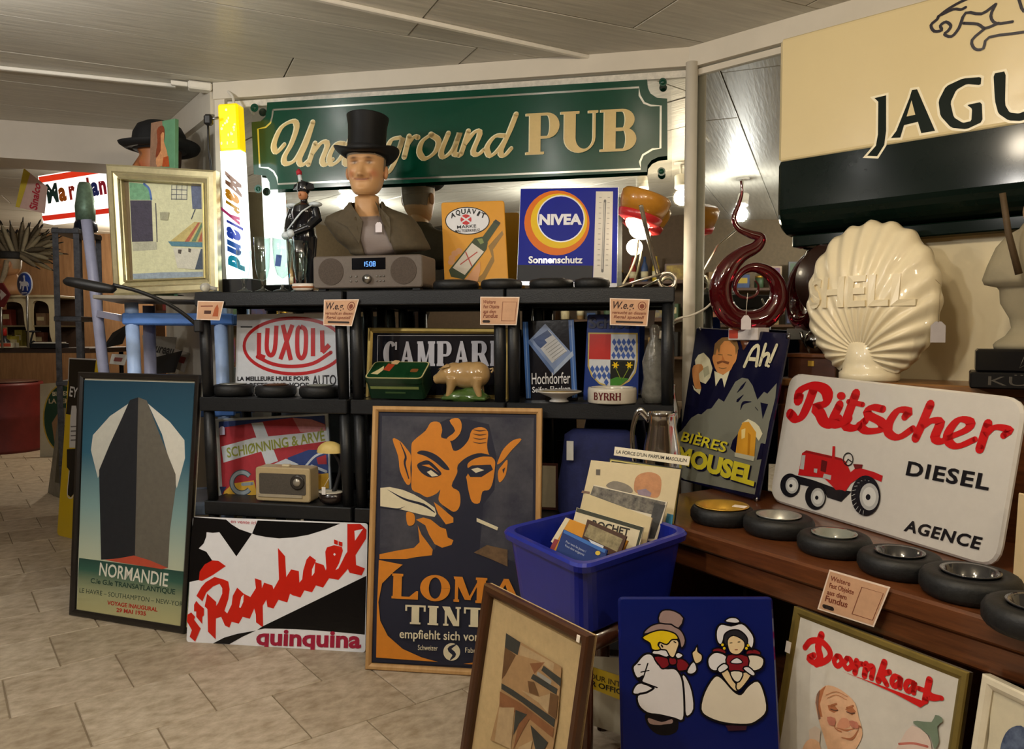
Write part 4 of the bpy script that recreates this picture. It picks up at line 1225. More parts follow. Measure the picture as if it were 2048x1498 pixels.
# ---- yellow bottle sign
s = rsheet('tin_sign', 'yellow tin sign of a hand holding a green bottle, on top of the racks', 'sign', [(882, 405), (1008, 401), (1017, 571), (889, 572)], .24, 4)
YE = E_('#d8960f', .4, 0)
s.panel(.005, YE, r=.012, bev=.002)
BOT, LAB, SK = E_('#33401c'), E_('#d8cfc0'), E_('#d39a6c')
s.poly(E_('#8f6a18'), K(445, 1040, 365, 1130, 385, 1190, 330, 1290, 280, 1335, 335, 1340, 400, 1215, 392, 1150, 452, 1062))
for q in ((172, 1172), (196, 1158), (156, 1198), (152, 1222)): s.poly(SK, ell(K, *q, 20, 17, n=14))
s.poly(BOT, K(138, 1268, 285, 1085, 330, 1075, 362, 1110, 355, 1148, 225, 1322, 150, 1306)).poly(BOT, K(328, 1082, 400, 983, 432, 1002, 358, 1110)).poly(E_('#26301a'), K(392, 990, 408, 976, 436, 996, 426, 1012)).poly(E_('#7c8a4c'), K(300, 1090, 330, 1085, 340, 1110, 320, 1120))
s.poly(LAB, K(160, 1255, 272, 1112, 340, 1162, 230, 1296)).stroke(E_('#b5483c'), K(205, 1235, 300, 1165), 2.2).stroke(E_('#b5483c'), K(235, 1165, 270, 1245), 2.2)
s.poly(SK, K(245, 1310, 318, 1218, 305, 1330, 250, 1345, 225, 1330), sm=2)
s.poly(BLACK_E, ell(K, 245, 984, 128, 80)).poly(WHITE_E, ell(K, 245, 984, 123, 75)).poly(E_('#c8383a'), ell(K, 237, 977, 32, 30)).stroke(WHITE_E, K(214, 962, 260, 992), 3).stroke(WHITE_E, K(214, 992, 260, 962), 3)
s.flush('artwork')
for ch, (x, y), rot in zip('AQUAVIT', ((152, 968), (180, 952), (210, 944), (240, 940), (268, 942), (298, 950), (318, 960)), range(7)):
    s.text(BLACK_E, ch, K(x, y + 2)[0], K(x + (10 if ch == 'I' else 26), y + 2 + (rot - 3) * 3)[0], 9.5, bold=.03)
s.text(BLACK_E, 'MARKE', K(186, 1030)[0], K(296, 1022)[0], 6, bold=.01).text(BLACK_E, 'MALTESERKREUZ', K(176, 1052)[0], K(318, 1044)[0], 5, bold=.01)
s.flush('lettering')
# ---- blue sign with the thermometer
s = rsheet('thermometer_sign', 'blue sign with an orange ring and a thermometer, on top of the racks', 'sign', [(1041, 377), (1237, 374), (1234, 576), (1033, 570)], .28, 3)
s.panel(.006, M('#c9c9cc', rough=.2, metal=.6), name='backing', y0=.002)
BL, OR_, YO = M('#0a1a94', rough=.35, spec=.15, var=.03), M('#e07410', rough=.35, spec=.2, var=.03), M('#ecc414', rough=.35, spec=.2, var=.03)
s.poly(BL, K(552, 800, 1112, 792, 1104, 1342, 530, 1330)).poly(E_('#14151c', .5, 0), K(533, 1238, 968, 1242, 966, 1338, 530, 1330))  # lower band coloured dark for the shade of the tyres
s.poly(OR_, ell(K, 760, 996, 188, 187)).poly(YO, ell(K, 772, 985, 163, 158)).poly(WHITE_E, ell(K, 783, 972, 138, 136)).poly(BL, ell(K, 783, 972, 131, 129))
s.poly(E_('#d8d2c4'), K(985, 815, 1083, 815, 1074, 1342, 968, 1336)).stroke(E_('#6c6a66'), K(1037, 868, 1022, 1275), 5, sm=0).stroke(E_('#b8b4aa'), K(1035, 880, 1021, 1260), 2, sm=0)
for i in range(14):
    s.stroke(E_('#8a867c'), K(1004 - i * .9, 850 + i * 30, 1018 - i * .9, 850 + i * 30), 1, sm=0, cap=False)
    s.stroke(E_('#8a867c'), K(1052 - i * .9, 850 + i * 30, 1066 - i * .9, 850 + i * 30), 1, sm=0, cap=False)
s.flush('artwork')
s.text(WHITE_E, 'NIVEA', K(658, 1006)[0], K(904, 1004)[0], 19, bold=.05).text(WHITE_E, 'Sonnenschutz', K(597, 1228)[0], K(908, 1228)[0], 13, bold=.03)
s.flush('lettering')
# ---- white motor oil sign
s = rsheet('tin_sign', 'white tin sign with a red oval on the upper shelf of the left rack', 'sign', [(474, 629), (699, 626), (700, 803), (470, 803)], .13, 4)
s.panel(.003, M('#c9cdd4', rough=.3, coat=.2, var=.05))
LR, DKT = E_('#b01c22', .3), E_('#1e1e26', .3)
s.stroke(LR, ell(K1, 650, 412, 312, 174, 0, 360, 48) + ell(K1, 650, 412, 312, 174, 0, 8, 1), 6.4, sm=0, cap=False)
s.stroke(LR, K1(420, 480, 520, 525, 640, 540, 770, 520, 880, 452), 6.5)
for st in (K1(432, 330, 430, 470), K1(428, 470, 468, 486), K1(485, 300, 480, 430, 505, 470, 530, 430, 540, 285), K1(580, 280, 630, 500), K1(640, 280, 565, 495), K1(690, 290, 672, 320, 672, 450, 695, 488, 720, 450, 722, 320, 690, 290), K1(768, 300, 768, 475), K1(825, 315, 828, 450), K1(825, 452, 870, 405)):
    s.stroke(LR, st, 8.5, cap=False, sm=0 if len(st) < 3 else 4)
s.flush('artwork')
s.text(DKT, 'LA MEILLEURE HUILE POUR', K1(297, 629)[0], K1(748, 627)[0], 8, bold=.03).text(DKT, 'DE  BESTE  OLIE  VOOR', K1(297, 669)[0], K1(750, 667)[0], 8, bold=.03).text(DKT, 'AUTO', K1(765, 660)[0], K1(914, 655)[0], 20, bold=.01)
s.stroke(DKT, K1(320, 293, 388, 293), 2, sm=0)
s.flush('lettering')
# ---- flag poster on the lower shelf
s = rsheet('framed_poster', 'faded poster with a red and white flag on the lower shelf of the left rack', 'poster', [(427, 838), (657, 826), (663, 992), (439, 1008)], .13, 6)
s.panel(.006, M('#b9c0c8', rough=.4), name='backing_board', y0=.002)
FR, FW, FB, FY = I_('#a52c36', .1), I_('#c4ccd4', .06), I_('#2a3f7c', .12), I_('#d0a436', .1)
s.poly(FR, K1(180, 885, 840, 845, 865, 1300, 205, 1355))
s.poly(FB, K1(180, 885, 840, 845, 842, 900, 760, 870, 640, 860, 480, 880, 180, 925)).poly(I_('#b5787c', .15), K1(640, 860, 760, 870, 845, 905, 850, 960, 690, 950))
s.poly(FW, K1(383, 893, 455, 888, 550, 1130, 475, 1155)).poly(FW, K1(195, 1040, 400, 985, 855, 940, 860, 1005, 480, 1060, 210, 1140))
s.poly(FB, K1(610, 1110, 740, 1060, 860, 1060, 865, 1220, 700, 1180, 620, 1180)).stroke(FW, K1(720, 1165, 780, 1100, 850, 1070), 4).stroke(FW, K1(760, 1160, 850, 1195), 5).poly(FR, K1(790, 1110, 850, 1090, 855, 1150, 800, 1150))
s.poly(FW, K1(520, 1150, 600, 1115, 680, 1150, 600, 1180)).poly(FY, K1(205, 1355, 215, 1320, 270, 1270, 400, 1250, 420, 1340)).poly(FY, K1(780, 1215, 865, 1205, 868, 1300, 785, 1310)).poly(I_('#26325c'), K1(185, 1290, 230, 1290, 205, 1330, 203, 1350))
s.flush('artwork')
s.text(I_('#8c9440'), 'SCHI\u00d8NNING & ARV\u00c9', K1(235, 1108)[0], K1(845, 1000)[0], 17, bold=.02, up=K1(228, 1050)[0])
s.stroke(I_('#3a4650'), ell(K1, 325, 1265, 62, 65, -40, -320, 24), 10, cap=False).stroke(I_('#8e9aa2'), ell(K1, 325, 1265, 62, 65, -40, -320, 24), 6.5, cap=False).stroke(I_('#8e9aa2'), K1(330, 1275, 390, 1270), 6, sm=0)
s.flush('lettering')
s.frame(.010, .010, M('#b4bec8', rough=.4, var=.05), y0=-.003)
x, z_ = s.loc1(K1(208, 940)[0])
MB().prism([(x - .012, z_ - .018), (x + .012, z_ - .018), (x + .012, z_ + .012), (x + .005, z_ + .018), (x - .005, z_ + .018), (x - .012, z_ + .012)], -.009, -.008).build('price_tag', M('#c9c6e0', rough=.5), s.root)
# ---- framed black lettered sign, middle rack
s = rsheet('framed_sign', 'gold-framed dark sign with large pale capitals behind the pig figurine', 'sign', [(736, 655), (1018, 657), (1019, 801), (731, 801)], .16, 4)
s.panel(.006, M('#16171f', rough=.15, coat=.6, var=.1), y0=.002)
s.frame(.022, .016, M('#a58f52', rough=.35, metal=.7, var=.12), y0=-.004)
s.stroke(E_('#9a9aa2'), K2(352, 540, 1720, 540), 1.2, sm=0).stroke(E_('#9a9aa2'), K2(352, 540, 345, 900), 1.2, sm=0).stroke(E_('#9a9aa2'), K2(1720, 540, 1720, 940), 1.2, sm=0)
s.flush('artwork')
g, w = slab('CAMPARI', (.62, .66, .78, .62, .66, .68, .34), T=.24, t=.1, s=.03, gap=.07)
s.glyphs(E_('#b3b3bd', .3), g, K2(410, 868)[0], K2(1640, 868)[0], 49, w)
s.flush('lettering')
# ---- blue soap sign and crest sign, right rack
s = rsheet('enamel_sign', 'narrow black and blue enamel sign with a tilted packet, right rack', 'sign', [(1045, 642), (1148, 638), (1156, 801), (1051, 803)], .14, 5)
s.panel(.006, E_('#15161e', .15), r=.006, bev=.002)
B5 = E_('#3f66a8', .2)
s.poly(B5, K3(258, 290, 300, 290, 322, 892, 286, 895)).poly(B5, K3(618, 275, 660, 272, 688, 888, 648, 890)).stroke(E_('#7c9ac8'), K3(278, 295, 304, 890), 1.5, sm=0).stroke(E_('#7c9ac8'), K3(640, 278, 668, 885), 1.5, sm=0)
s.poly(E_('#7d92bc'), K3(435, 305, 660, 555, 500, 712, 296, 450)).poly(E_('#c2c6cc'), K3(460, 355, 610, 520, 490, 615, 350, 440))
s.poly(E_('#2a4478'), K3(455, 355, 490, 395, 370, 470, 340, 430)).poly(E_('#2a4478'), K3(370, 470, 430, 430, 450, 455, 400, 500)).poly(E_('#5a74a8'), K3(296, 450, 500, 712, 505, 670, 310, 430)).poly(E_('#9fb0cc'), K3(500, 712, 660, 555, 650, 520, 505, 670))
for i in range(6): s.stroke(E_('#7a7c80'), K3(425 + i * 16, 495 + i * 20, 520 + i * 16, 425 + i * 20), .9, sm=0, cap=False)
s.flush('artwork')
s.text(WHITE_E, 'Hochdorfer', K3(330, 782)[0], K3(634, 776)[0], 22, bold=.005).text(WHITE_E, 'Seifen-Flocken', K3(335, 848)[0], K3(634, 838)[0], 11, bold=.01)
s.flush('lettering')
s = rsheet('enamel_sign', 'blue enamel sign with a quartered shield on the right rack', 'sign', [(1175, 629), (1280, 628), (1276, 801), (1166, 801)], .14, 5)
DB = E_('#20377c', .2)
s.panel(.006, DB, r=.01, bev=.002)
sh = K3(775, 375, 1165, 378, 1165, 600, 1150, 690, 1100, 760, 1030, 800, 950, 812, 860, 780, 800, 720, 770, 640)
s.poly(E_('#b9a45a'), sh)
L = inset(s.loc(sh), .006)
s.poly(E_('#c9cdd2'), L, px=False)
s.poly(E_('#b3261e'), K3(785, 386, 955, 388, 950, 588, 780, 585))
def inside(p, poly):
    c = False
    for i in range(len(poly)):
        (x0, y0), (x1, y1) = poly[i - 1], poly[i]
        if (y0 > p[1]) != (y1 > p[1]) and p[0] < (x1 - x0) * (p[1] - y0) / (y1 - y0) + x0: c = not c
    return c
def loz(x0, y0, x1, y1):
    dx, dy = 38, 52
    for r_ in range(-1, 6):
        for c in range(-4, 8):
            cx, cy = x0 + c * dx + r_ * 17, y0 + r_ * dy
            q = K3(cx, cy - 30, cx + 19, cy + 2, cx + 2, cy + 31, cx - 18, cy)
            if x0 + 8 < cx < x1 - 4 and y0 + 8 < cy < y1 - 8 and all(inside(p, sh) for p in q):
                s.poly(E_('#3b58a0'), q)
loz(962, 398, 1155, 600)
loz(790, 610, 945, 800)
s.poly(E_('#14180e'), K3(950, 590, 1142, 594, 1135, 660, 1090, 745, 1030, 790, 948, 800)).poly(E_('#3c7a26'), K3(950, 745, 1000, 725, 1095, 738, 1030, 790, 948, 800))
for cx in (990, 1098):
    for a in range(0, 360, 60): s.stroke(YO, K3(cx, 632, cx + 26 * math.cos(R(a)), 632 + 26 * math.sin(R(a))), [4, 1.5], sm=0)
    s.stroke(E_('#7c8a2c'), K3(cx, 650, cx + (40 if cx < 1050 else -50), 740), 1.5, sm=0)
s.flush('artwork')
s.text(E_('#101a3e'), 'Schl\u00f6\u00dfl', K3(780, 340)[0], K3(1150, 342)[0], 20, bold=.03)
s.flush('lettering')

# ---- price cards hanging on the racks and the counter
CARD, CEDGE, CTXT = M('#c79c7a', rough=.6, var=.08), M('#e6d2c0', rough=.6), M('#7a3c26', rough=.6)
def card(label, q, plane, kind):
    s = Sheet('price_card', label, 'card', q, plane=plane, group='skin-coloured shop cards')
    s.panel(.0012, CEDGE, name='card')
    s.poly(CARD, inset(s.corners, .0035), px=False)
    s.flush('print')
    def L(u, v): # card coordinates 0..1 -> pixels
        a = Vector(q[3]).lerp(Vector(q[2]), u)
        b = Vector(q[0]).lerp(Vector(q[1]), u)
        return tuple(a.lerp(b, v))
    hgt = abs(q[3][1] - q[0][1])
    if kind == 'weg':
        s.text(M('#3a2018', rough=.6), 'W.e.g.', L(.08, .62), L(.62, .62), hgt * .26, bold=.02, shear=.3)
        s.stroke(CTXT, [L(.82 + .10 * math.cos(R(a)), .74 + .15 * math.sin(R(a))) for a in range(0, 361, 30)], 1.6, sm=0).poly(CTXT, [L(.82 + .06 * math.cos(R(a)), .73 + .09 * math.sin(R(a))) for a in range(0, 360, 30)])
        s.text(CTXT, 'versucht an diesem', L(.06, .42), L(.94, .42), hgt * .11, bold=.02, shear=.2).text(CTXT, 'Regal speziell', L(.10, .26), L(.90, .26), hgt * .11, bold=.02, shear=.2)
        s.stroke(M('#2a1c18', rough=.6), [L(.18, .13), L(.86, .13)], hgt * .07, sm=0)
    elif kind == 'fundus':
        for i, (t, u) in enumerate((('Weitere', .40), ('Fast Objekte', .50), ('aus dem', .42), ('Fundus', .48))):
            s.text(CTXT, t, L(.08, .76 - i * .17), L(u, .76 - i * .17), hgt * (.12 if i != 3 else .15), bold=.025, shear=.25)
        s.stroke(M('#2a1c18', rough=.6), [L(.10, .12), L(.24, .12)], hgt * .09, sm=0)
        s.stroke(CTXT, [L(.58, .15), L(.94, .15), L(.94, .82), L(.58, .82), L(.58, .15)], 1, sm=0)
    else:
        s.stroke(CTXT, [L(.15, .72), L(.6, .74)], 2).poly(M('#a5542c', rough=.6), [L(.66, .2), L(.9, .2), L(.86, .62), L(.78, .84), L(.7, .62)]).poly(M('#4a2c20', rough=.6), [L(.3, .32), L(.58, .32), L(.58, .5), L(.3, .5)])
    s.flush('lettering')
    return s
fp = (RP0 - na * .028, na)
card('small orange card clipped to the left end of the top shelf', K1(48, 130, 212, 133, 185, 252, 40, 248), fp, 'pic')
card('small skin-coloured card above the white oval sign', K1(836, 122, 1055, 120, 1010, 288, 832, 282), fp, 'weg')
card('small skin-coloured card above the pig figurine', K2(1448, 125, 1868, 128, 1835, 430, 1445, 425), fp, 'fundus')
card('small skin-coloured card above the shield sign', K3(945, 103, 1260, 112, 1240, 325, 945, 315), fp, 'weg')
cf0 = onz(1645, 1137, TZ)
card('skin-coloured card stuck to the front edge of the wooden counter', crop(1350, 740, 2.881)(890, 1150, 1240, 1252, 1145, 1482, 820, 1378), (cf0 - ct_n * .012, ct_n), 'fundus')

# ================================================================ THINGS ON THE RACKS
GLASS = glass_thin('drinking_glass', (.88, .95, .94), 1.5, 0.0, .15)
CHROME = M('#c9c9c9', rough=.12, metal=1.0, var=.05)
STEEL = M('#9a9a98', rough=.3, metal=1.0, var=.1)
DARKR = M('#121314', rough=.55, var=.2, scale=60, bump=.2, bscale=120)
def on_rack(px, py, b, z):
    p = RH(px, py, b)
    return Vector((p.x, p.y, z))
RZ = math.atan2(da.y, da.x)

def tyre_ashtray(loc, r, bowl, label, group, h=None, ribs=30, rot=0.0, flange=.62, tag_=False):
    h = h or r * .52
    t = thing('tyre_ashtray', label, 'ashtray', loc, rot, group)
    n = 60
    ri = flange * .95
    prof = [(ri, .12), (ri + .06, .0), (.86, .0), (.94, .10), (1.0, .30), (1.0, .70), (.94, .92), (.86, 1.0), (ri + .05, .97), (ri, .86), (ri, .12)]
    m = MB()
    vs, fs = [], []
    for i in range(n):
        a = 2 * math.pi * i / n
        for (q, z) in prof[:-1]:
            g = 1.0 - ((.045 if flange > .7 else .018) if (q > .93 and i % 2) else 0)
            vs.append((r * q * g * math.cos(a), r * q * g * math.sin(a), h * z))
    k = len(prof) - 1
    for i in range(n):
        j = (i + 1) % n
        for c in range(k):
            d = (c + 1) % k
            fs.append((i * k + c, j * k + c, j * k + d, i * k + d))
    m.add(vs, fs, True).build('tyre', DARKR, t)
    f = flange
    MB().lathe([(0.001, h * .30), (r * f * .55, h * .30), (r * f * .80, h * .55), (r * f * .92, h * .96), (r * f * 1.06, h * 1.05), (r * f * 1.06, h * 1.09), (r * f * .90, h * 1.06), (r * f * .76, h * .62), (r * f * .52, h * .40), (0.001, h * .40)], 32).build('bowl', bowl, t)
    if tag_:
        MB().box((r * .5, -r * .25, h * 1.08), (r * .42, r * .28, .0015), Matrix.Rotation(R(-35), 3, 'Z')).build('price_sticker', M('#e2d6cc', rough=.6), t)
    return t
BRASS = M('#d6ab48', rough=.3, metal=.75, var=.1)
ALU = M('#b9b9b4', rough=.32, metal=.75, var=.15)
GBOWL = M('#7c8078', rough=.08, coat=.5, spec=.8, var=.1)
DBOWL = M('#2c2c2e', rough=.15, coat=.5, var=.1)
# left rack
for px, bw, lab in ((467, ALU, 'left of the three tyre ashtrays below the white oval sign'), (552, M('#5a4030', rough=.2, coat=.5), 'middle of the three tyre ashtrays below the white oval sign'), (640, GBOWL, 'right of the three tyre ashtrays below the white oval sign')):
    tyre_ashtray(on_rack(px, 805, .085, ZS[2] - .002), .082, bw, 'black rubber one, ' + lab, 'tyre ashtrays on the left rack', h=.046)
# on top
for px, b, r, lab in ((912, .07, .088, 'black tyre ashtray below the yellow bottle sign'), (1003, .055, .078, 'grey-rimmed tyre ashtray between the yellow and the blue sign'), (1103, .065, .083, 'black tyre ashtray below the orange ring of the blue sign'), (1184, .07, .066, 'flat black tyre ashtray below the thermometer')):
    tyre_ashtray(on_rack(px, 575, b, ZS[1] - .002), r, GBOWL if px == 1003 else DBOWL, lab, 'tyre ashtrays on top of the racks', h=.036)
# on the counter
for (px, py, w, bw, lab, fl) in ((1444, 1030, 122, BRASS, 'ribbed tyre ashtray with a brass bowl', .80), (1557, 1052, 132, ALU, 'tyre ashtray with a dented aluminium bowl beside the brass one', .60), (1668, 1088, 132, GBOWL, 'tyre ashtray with a glass bowl, below the red tractor', .58), (1799, 1128, 142, DBOWL, 'tyre ashtray with a dark lipped bowl, above the card on the counter', .56), (1940, 1172, 160, DBOWL, 'large tyre ashtray below the corner of the tractor sign', .56), (2080, 1240, 170, DBOWL, 'tyre ashtray cut off by the right edge', .56)):
    p = onz(px, py, TZ + .02)
    k = (p - CAMP).length
    tyre_ashtray((p.x, p.y, TZ), w / 2 * k / F / 1.04, bw, lab, 'tyre ashtrays in a row on the counter', flange=fl, tag_=px in (1444,))

# ---- clock radio
o = on_rack(735, 545, -.005, ZS[1])
t = thing('clock_radio', 'brown clock radio with a glowing blue display under the bust', 'radio', o, RZ)
RBODY = M('#5f554c', rough=.5, var=.08, scale=80)
KP = crop(450, 100, 2.88)
xl, xr = (RH(626, 545, -.005) - o).dot(da), (RH(845, 545, -.005) - o).dot(da)
MB().prism(rounded([(xl, .008), (xr, .008), (xr, .132), (xl, .132)], .014), 0, .16, bev=.004).build('body', RBODY, t)
GRL = M('#4a4038', rough=.8, var=.25, scale=300)
for c in ((xl + .075), (xr - .075)):
    MB().prism(arc(c, .072, .052, .052, n=30), -.002, .002).build('speaker_grille', GRL, t)
d = MB().prism([(-.068 + .005, .078), (.068 + .005, .078), (.068 + .005, .122), (-.068 + .005, .122)], -.002, .003).build('display', M('#05060c', rough=.1), t)
SEG = {'1': 'bc', '5': 'afgcd', '0': 'abcdef', '8': 'abcdefg'}
def seg_digit(m, ch, x, z, w, h, th):
    S = {'a': (x + w / 2, z + h, w, th), 'g': (x + w / 2, z + h / 2, w, th), 'd': (x + w / 2, z, w, th), 'f': (x, z + h * .75, th, h / 2), 'b': (x + w, z + h * .75, th, h / 2), 'e': (x, z + h * .25, th, h / 2), 'c': (x + w, z + h * .25, th, h / 2)}
    for q in SEG[ch]:
        cx, cz, a, b = S[q]
        m.box((cx, -.003, cz), (a, .001, b))
m = MB()
for i, ch in enumerate('1508'): seg_digit(m, ch, -.018 + i * .0135 + (.002 if i > 1 else 0), .090, .008, .017, .0022)
m.box((.0088, -.003, .095), (.002, .001, .002)).box((.0088, -.003, .103), (.002, .001, .002))
tag(m.build('clock_digits', emitter('display_blue', '#6aa0ff', 2.5), d), kind='stuff')
MB().lathe([(.017, 0), (.016, .014), (.0, .015)], 22, (0.0, 0, .042), Matrix.Rotation(R(90), 3, 'X')).build('volume_knob', STEEL, t)
for i in range(2):
    for x in (-.068, -.045, .038, .052, .066):
        MB().lathe([(.0035, 0), (.003, .004), (0, .004)], 10, (x, 0, .052 - i * .018), Matrix.Rotation(R(90), 3, 'X')).build('button', STEEL, t)
for x in (xl + .03, xr - .03):
    MB().box((x, .03, .004), (.03, .03, .008)).build('foot', BLACKP, t)

# ---- bust with top hat
BZ = ZS[1] + .133
bo = on_rack(735, 520, .105, BZ)
face = math.atan2(-bo.x, bo.y) * .8
bust = thing('mannequin_bust', 'painted male mannequin bust in a brown jacket and black top hat', 'mannequin', bo, R(-4))
bust.scale = (.95, .95, .90)
def head_rings(z0, s=1.0):
    """rings of a head from the jaw up: front z, back z, half width, front y, back y"""
    T = [(.262, .288, .030, -.066, .050), (.264, .296, .042, -.079, .058), (.272, .306, .050, -.086, .066), (.286, .316, .057, -.090, .074), (.302, .328, .062, -.090, .080), (.318, .340, .066, -.089, .084), (.334, .352, .069, -.089, .087), (.350, .364, .072, -.090, .089), (.366, .378, .074, -.090, .090), (.382, .392, .075, -.089, .091), (.398, .406, .0765, -.088, .092), (.412, .418, .077, -.089, .092), (.426, .430, .077, -.090, .091), (.440, .442, .076, -.088, .089), (.458, .458, .073, -.083, .085), (.476, .476, .066, -.073, .077), (.492, .492, .053, -.058, .062), (.504, .504, .034, -.036, .040), (.509, .509, .004, -.004, .004)]
    return [tuple(q * s + (z0 if i < 2 else 0) for i, q in enumerate(r)) for r in T]
def gs(d, w): return math.exp(-(d / w) ** 2)
def refine(rings, k):
    out = []
    for i in range(len(rings) - 1):
        for j in range(k):
            t = j / k
            out.append(tuple(a + (b - a) * t for a, b in zip(rings[i], rings[i + 1])))
    out.append(rings[-1])
    return out
def figure_mesh(name, rings, parent, skin, n=72, face_z=0.0, s=1.0, colour=True, hair='#6b5138', shirt=None):
    """one continuous surface through the rings, with a modelled face; painted like a display head, with shade put into its hollows"""
    vs, fs, cols = [], [], []
    sk, hr = Vector(lin(skin)), Vector(lin(hair))
    lip, blush, dark, white = Vector(lin('#9c4a3a')), Vector(lin('#b5583e')), Vector(lin('#4a2e1e')), Vector(lin('#d8cdbb'))
    for (zf, zb, rx, yf, yb, *cx) in rings:
        cx = cx[0] if cx else 0.0
        for i in range(n):
            a = 2 * math.pi * i / n
            c_, s_ = math.cos(a), math.sin(a)
            e = .86
            x = rx * math.copysign(abs(c_) ** e, c_)
            f = math.copysign(abs(s_) ** e, s_)
            y = (yb if f > 0 else -yf) * f
            z = zf + (zb - zf) * (.5 + .5 * f)
            X, Z = x / s, (z - face_z) / s
            col = sk.copy()
            if f < 0 and Z > .255:
                fr = min(1.0, -f * 1.6)
                d = 0.0
                nz = max(0, min(1, (.405 - Z) / .055)) if Z > .340 else max(0, 1 - (.340 - Z) / .010)
                d += .031 * nz ** 1.1 * gs(X, .007 + .006 * nz) if Z < .41 else 0
                d += .006 * gs(abs(X) - .012, .006) * gs(Z - .345, .007)
                d += .006 * gs(Z - .420, .009) * gs(abs(X) - .03, .025)
                d -= .017 * gs(abs(X) - .030, .015) * gs(Z - .400, .011)
                d += .006 * gs(abs(X) - .030, .010) * gs(Z - .399, .007)
                d += .007 * gs(abs(X) - .045, .017) * gs(Z - .362, .017)
                d += .005 * gs(Z - .333, .005) * gs(X, .022) + .0055 * gs(Z - .321, .005) * gs(X, .020)
                d -= .0035 * gs(Z - .327, .003) * gs(X, .028)
                d -= .007 * gs(abs(X) - .034, .006) * gs(Z - .337, .016)
                d += .008 * gs(Z - .285, .012) * gs(X, .020)
                y -= d * s * fr
                if colour:
                    def mixc(q, w): return col.lerp(q, max(0, min(1, w * fr)))
                    col = mixc(blush, .55 * gs(abs(X) - .048, .016) * gs(Z - .352, .016))
                    zm = .3255 + 5.0 * X * X
                    col = mixc(lip, .75 * gs(Z - zm + .001, .0048) * (1 if abs(X) < .024 else gs(abs(X) - .024, .005)))
                    col = mixc(Vector(lin('#4a1c18')), .95 * gs(Z - zm, .0020) * (1 if abs(X) < .028 else gs(abs(X) - .028, .004)))
                    col = mixc(dark, .9 * gs(abs(X) - .031, .015) * gs(Z - .418 + .03 * abs(abs(X) - .03), .0045))
                    col = mixc(Vector(lin('#6e4530')), .75 * gs(abs(X) - .030, .016) * gs(Z - .402, .010))  # eye hollows darkened in the colour as shade
                    col = mixc(white, .9 * gs(abs(X) - .031, .009) ** 1.2 * gs(Z - .3985, .0040))
                    col = mixc(dark, 1.0 * gs(math.hypot(abs(X) - .031, Z - .3985), .0042))
                    col = mixc(dark, .8 * gs(abs(X) - .031, .012) * gs(Z - .4045, .0018))
                    col = mixc(Vector(lin('#7a4630')), .6 * gs(abs(X) - .010, .004) * gs(Z - .338, .003))  # shade under the nose put into the colour
                    col = mixc(Vector(lin('#7c4a30')), .6 * gs(abs(X) - .037, .004) * gs(Z - .336, .014))  # smile creases shaded in the colour
            if Z > .43 or (f > -.15 and Z > .375 and abs(X) > .05) or (f > .35 and Z > .335):
                col = col.lerp(hr, .92)
            if shirt and (Z < .172 + .10 * abs(X) or (f > 0 and Z < .21)): col = Vector(lin(shirt))
            vs.append((x + cx, y, z))
            cols.append((*col, 1))
    m = len(rings)
    for k in range(m - 1):
        for i in range(n):
            j = (i + 1) % n
            fs.append((k * n + i, k * n + j, (k + 1) * n + j, (k + 1) * n + i))
    fs.append(tuple(range(n))[::-1])
    fs.append(tuple((m - 1) * n + i for i in range(n)))
    mb = MB().add(vs, fs, True)
    if colour is not None:   # ears grow out of the head
        for sg in (-1, 1):
            o = len(mb.v)
            mb.sphere((sg * .079 * s, .010 * s, face_z + .372 * s), (.010 * s, .017 * s, .031 * s), 12, 8, mx=Matrix.Rotation(R(-12), 3, 'X') @ Matrix.Rotation(R(sg * 18), 3, 'Z'))
            cols += [(*sk.lerp(blush, .25), 1)] * (len(mb.v) - o)
    mat = bpy.data.materials.new('painted_' + name)
    mat.use_nodes = True
    nt = mat.node_tree
    at = nt.nodes.new('ShaderNodeVertexColor')
    at.layer_name = 'paint'
    b = nt.nodes['Principled BSDF']
    nt.links.new(at.outputs[0], b.inputs['Base Color'])
    b.inputs['Roughness'].default_value = .5
    ob = mb.build(name, mat, parent)
    ca = ob.data.color_attributes.new('paint', 'FLOAT_COLOR', 'POINT')
    for i, c in enumerate(cols): ca.data[i].color = c
    return ob
torso = [(.0, .02, .060, -.065, .05, .035), (.012, .03, .11, -.085, .06, .055), (.03, .045, .158, -.095, .07, .095), (.07, .08, .172, -.100, .075, .062), (.12, .125, .178, -.098, .08, .034), (.150, .155, .178, -.090, .08, .014), (.170, .178, .165, -.080, .075, .008), (.185, .195, .130, -.070, .068, .005), (.200, .212, .090, -.060, .060, .003), (.216, .228, .064, -.052, .056, .0), (.236, .246, .053, -.047, .054, .0), (.250, .262, .050, -.046, .052, .0), (.258, .276, .049, -.050, .050, .0)]
neck = torso[:5] + [(.140, .150, .168, -.088, .08, .014), (.152, .172, .135, -.080, .075, .008), (.160, .188, .100, -.070, .068, .004), (.168, .202, .072, -.060, .060, .001), (.178, .216, .057, -.053, .056, .0), (.192, .230, .051, -.049, .053, .0), (.225, .252, .049, -.046, .051, .0), (.258, .276, .048, -.050, .050, .0)]
skinrings = [tuple(r) for r in refine(neck, 3)] + [r + (0.0,) for r in refine(head_rings(0.0), 4)]
figure_mesh('body', skinrings, bust, '#c29566', shirt='#7d716c', hair='#6a6052')
JK = M('#4c4230', rough=.75, var=.15, scale=40, bump=.25, bscale=60)
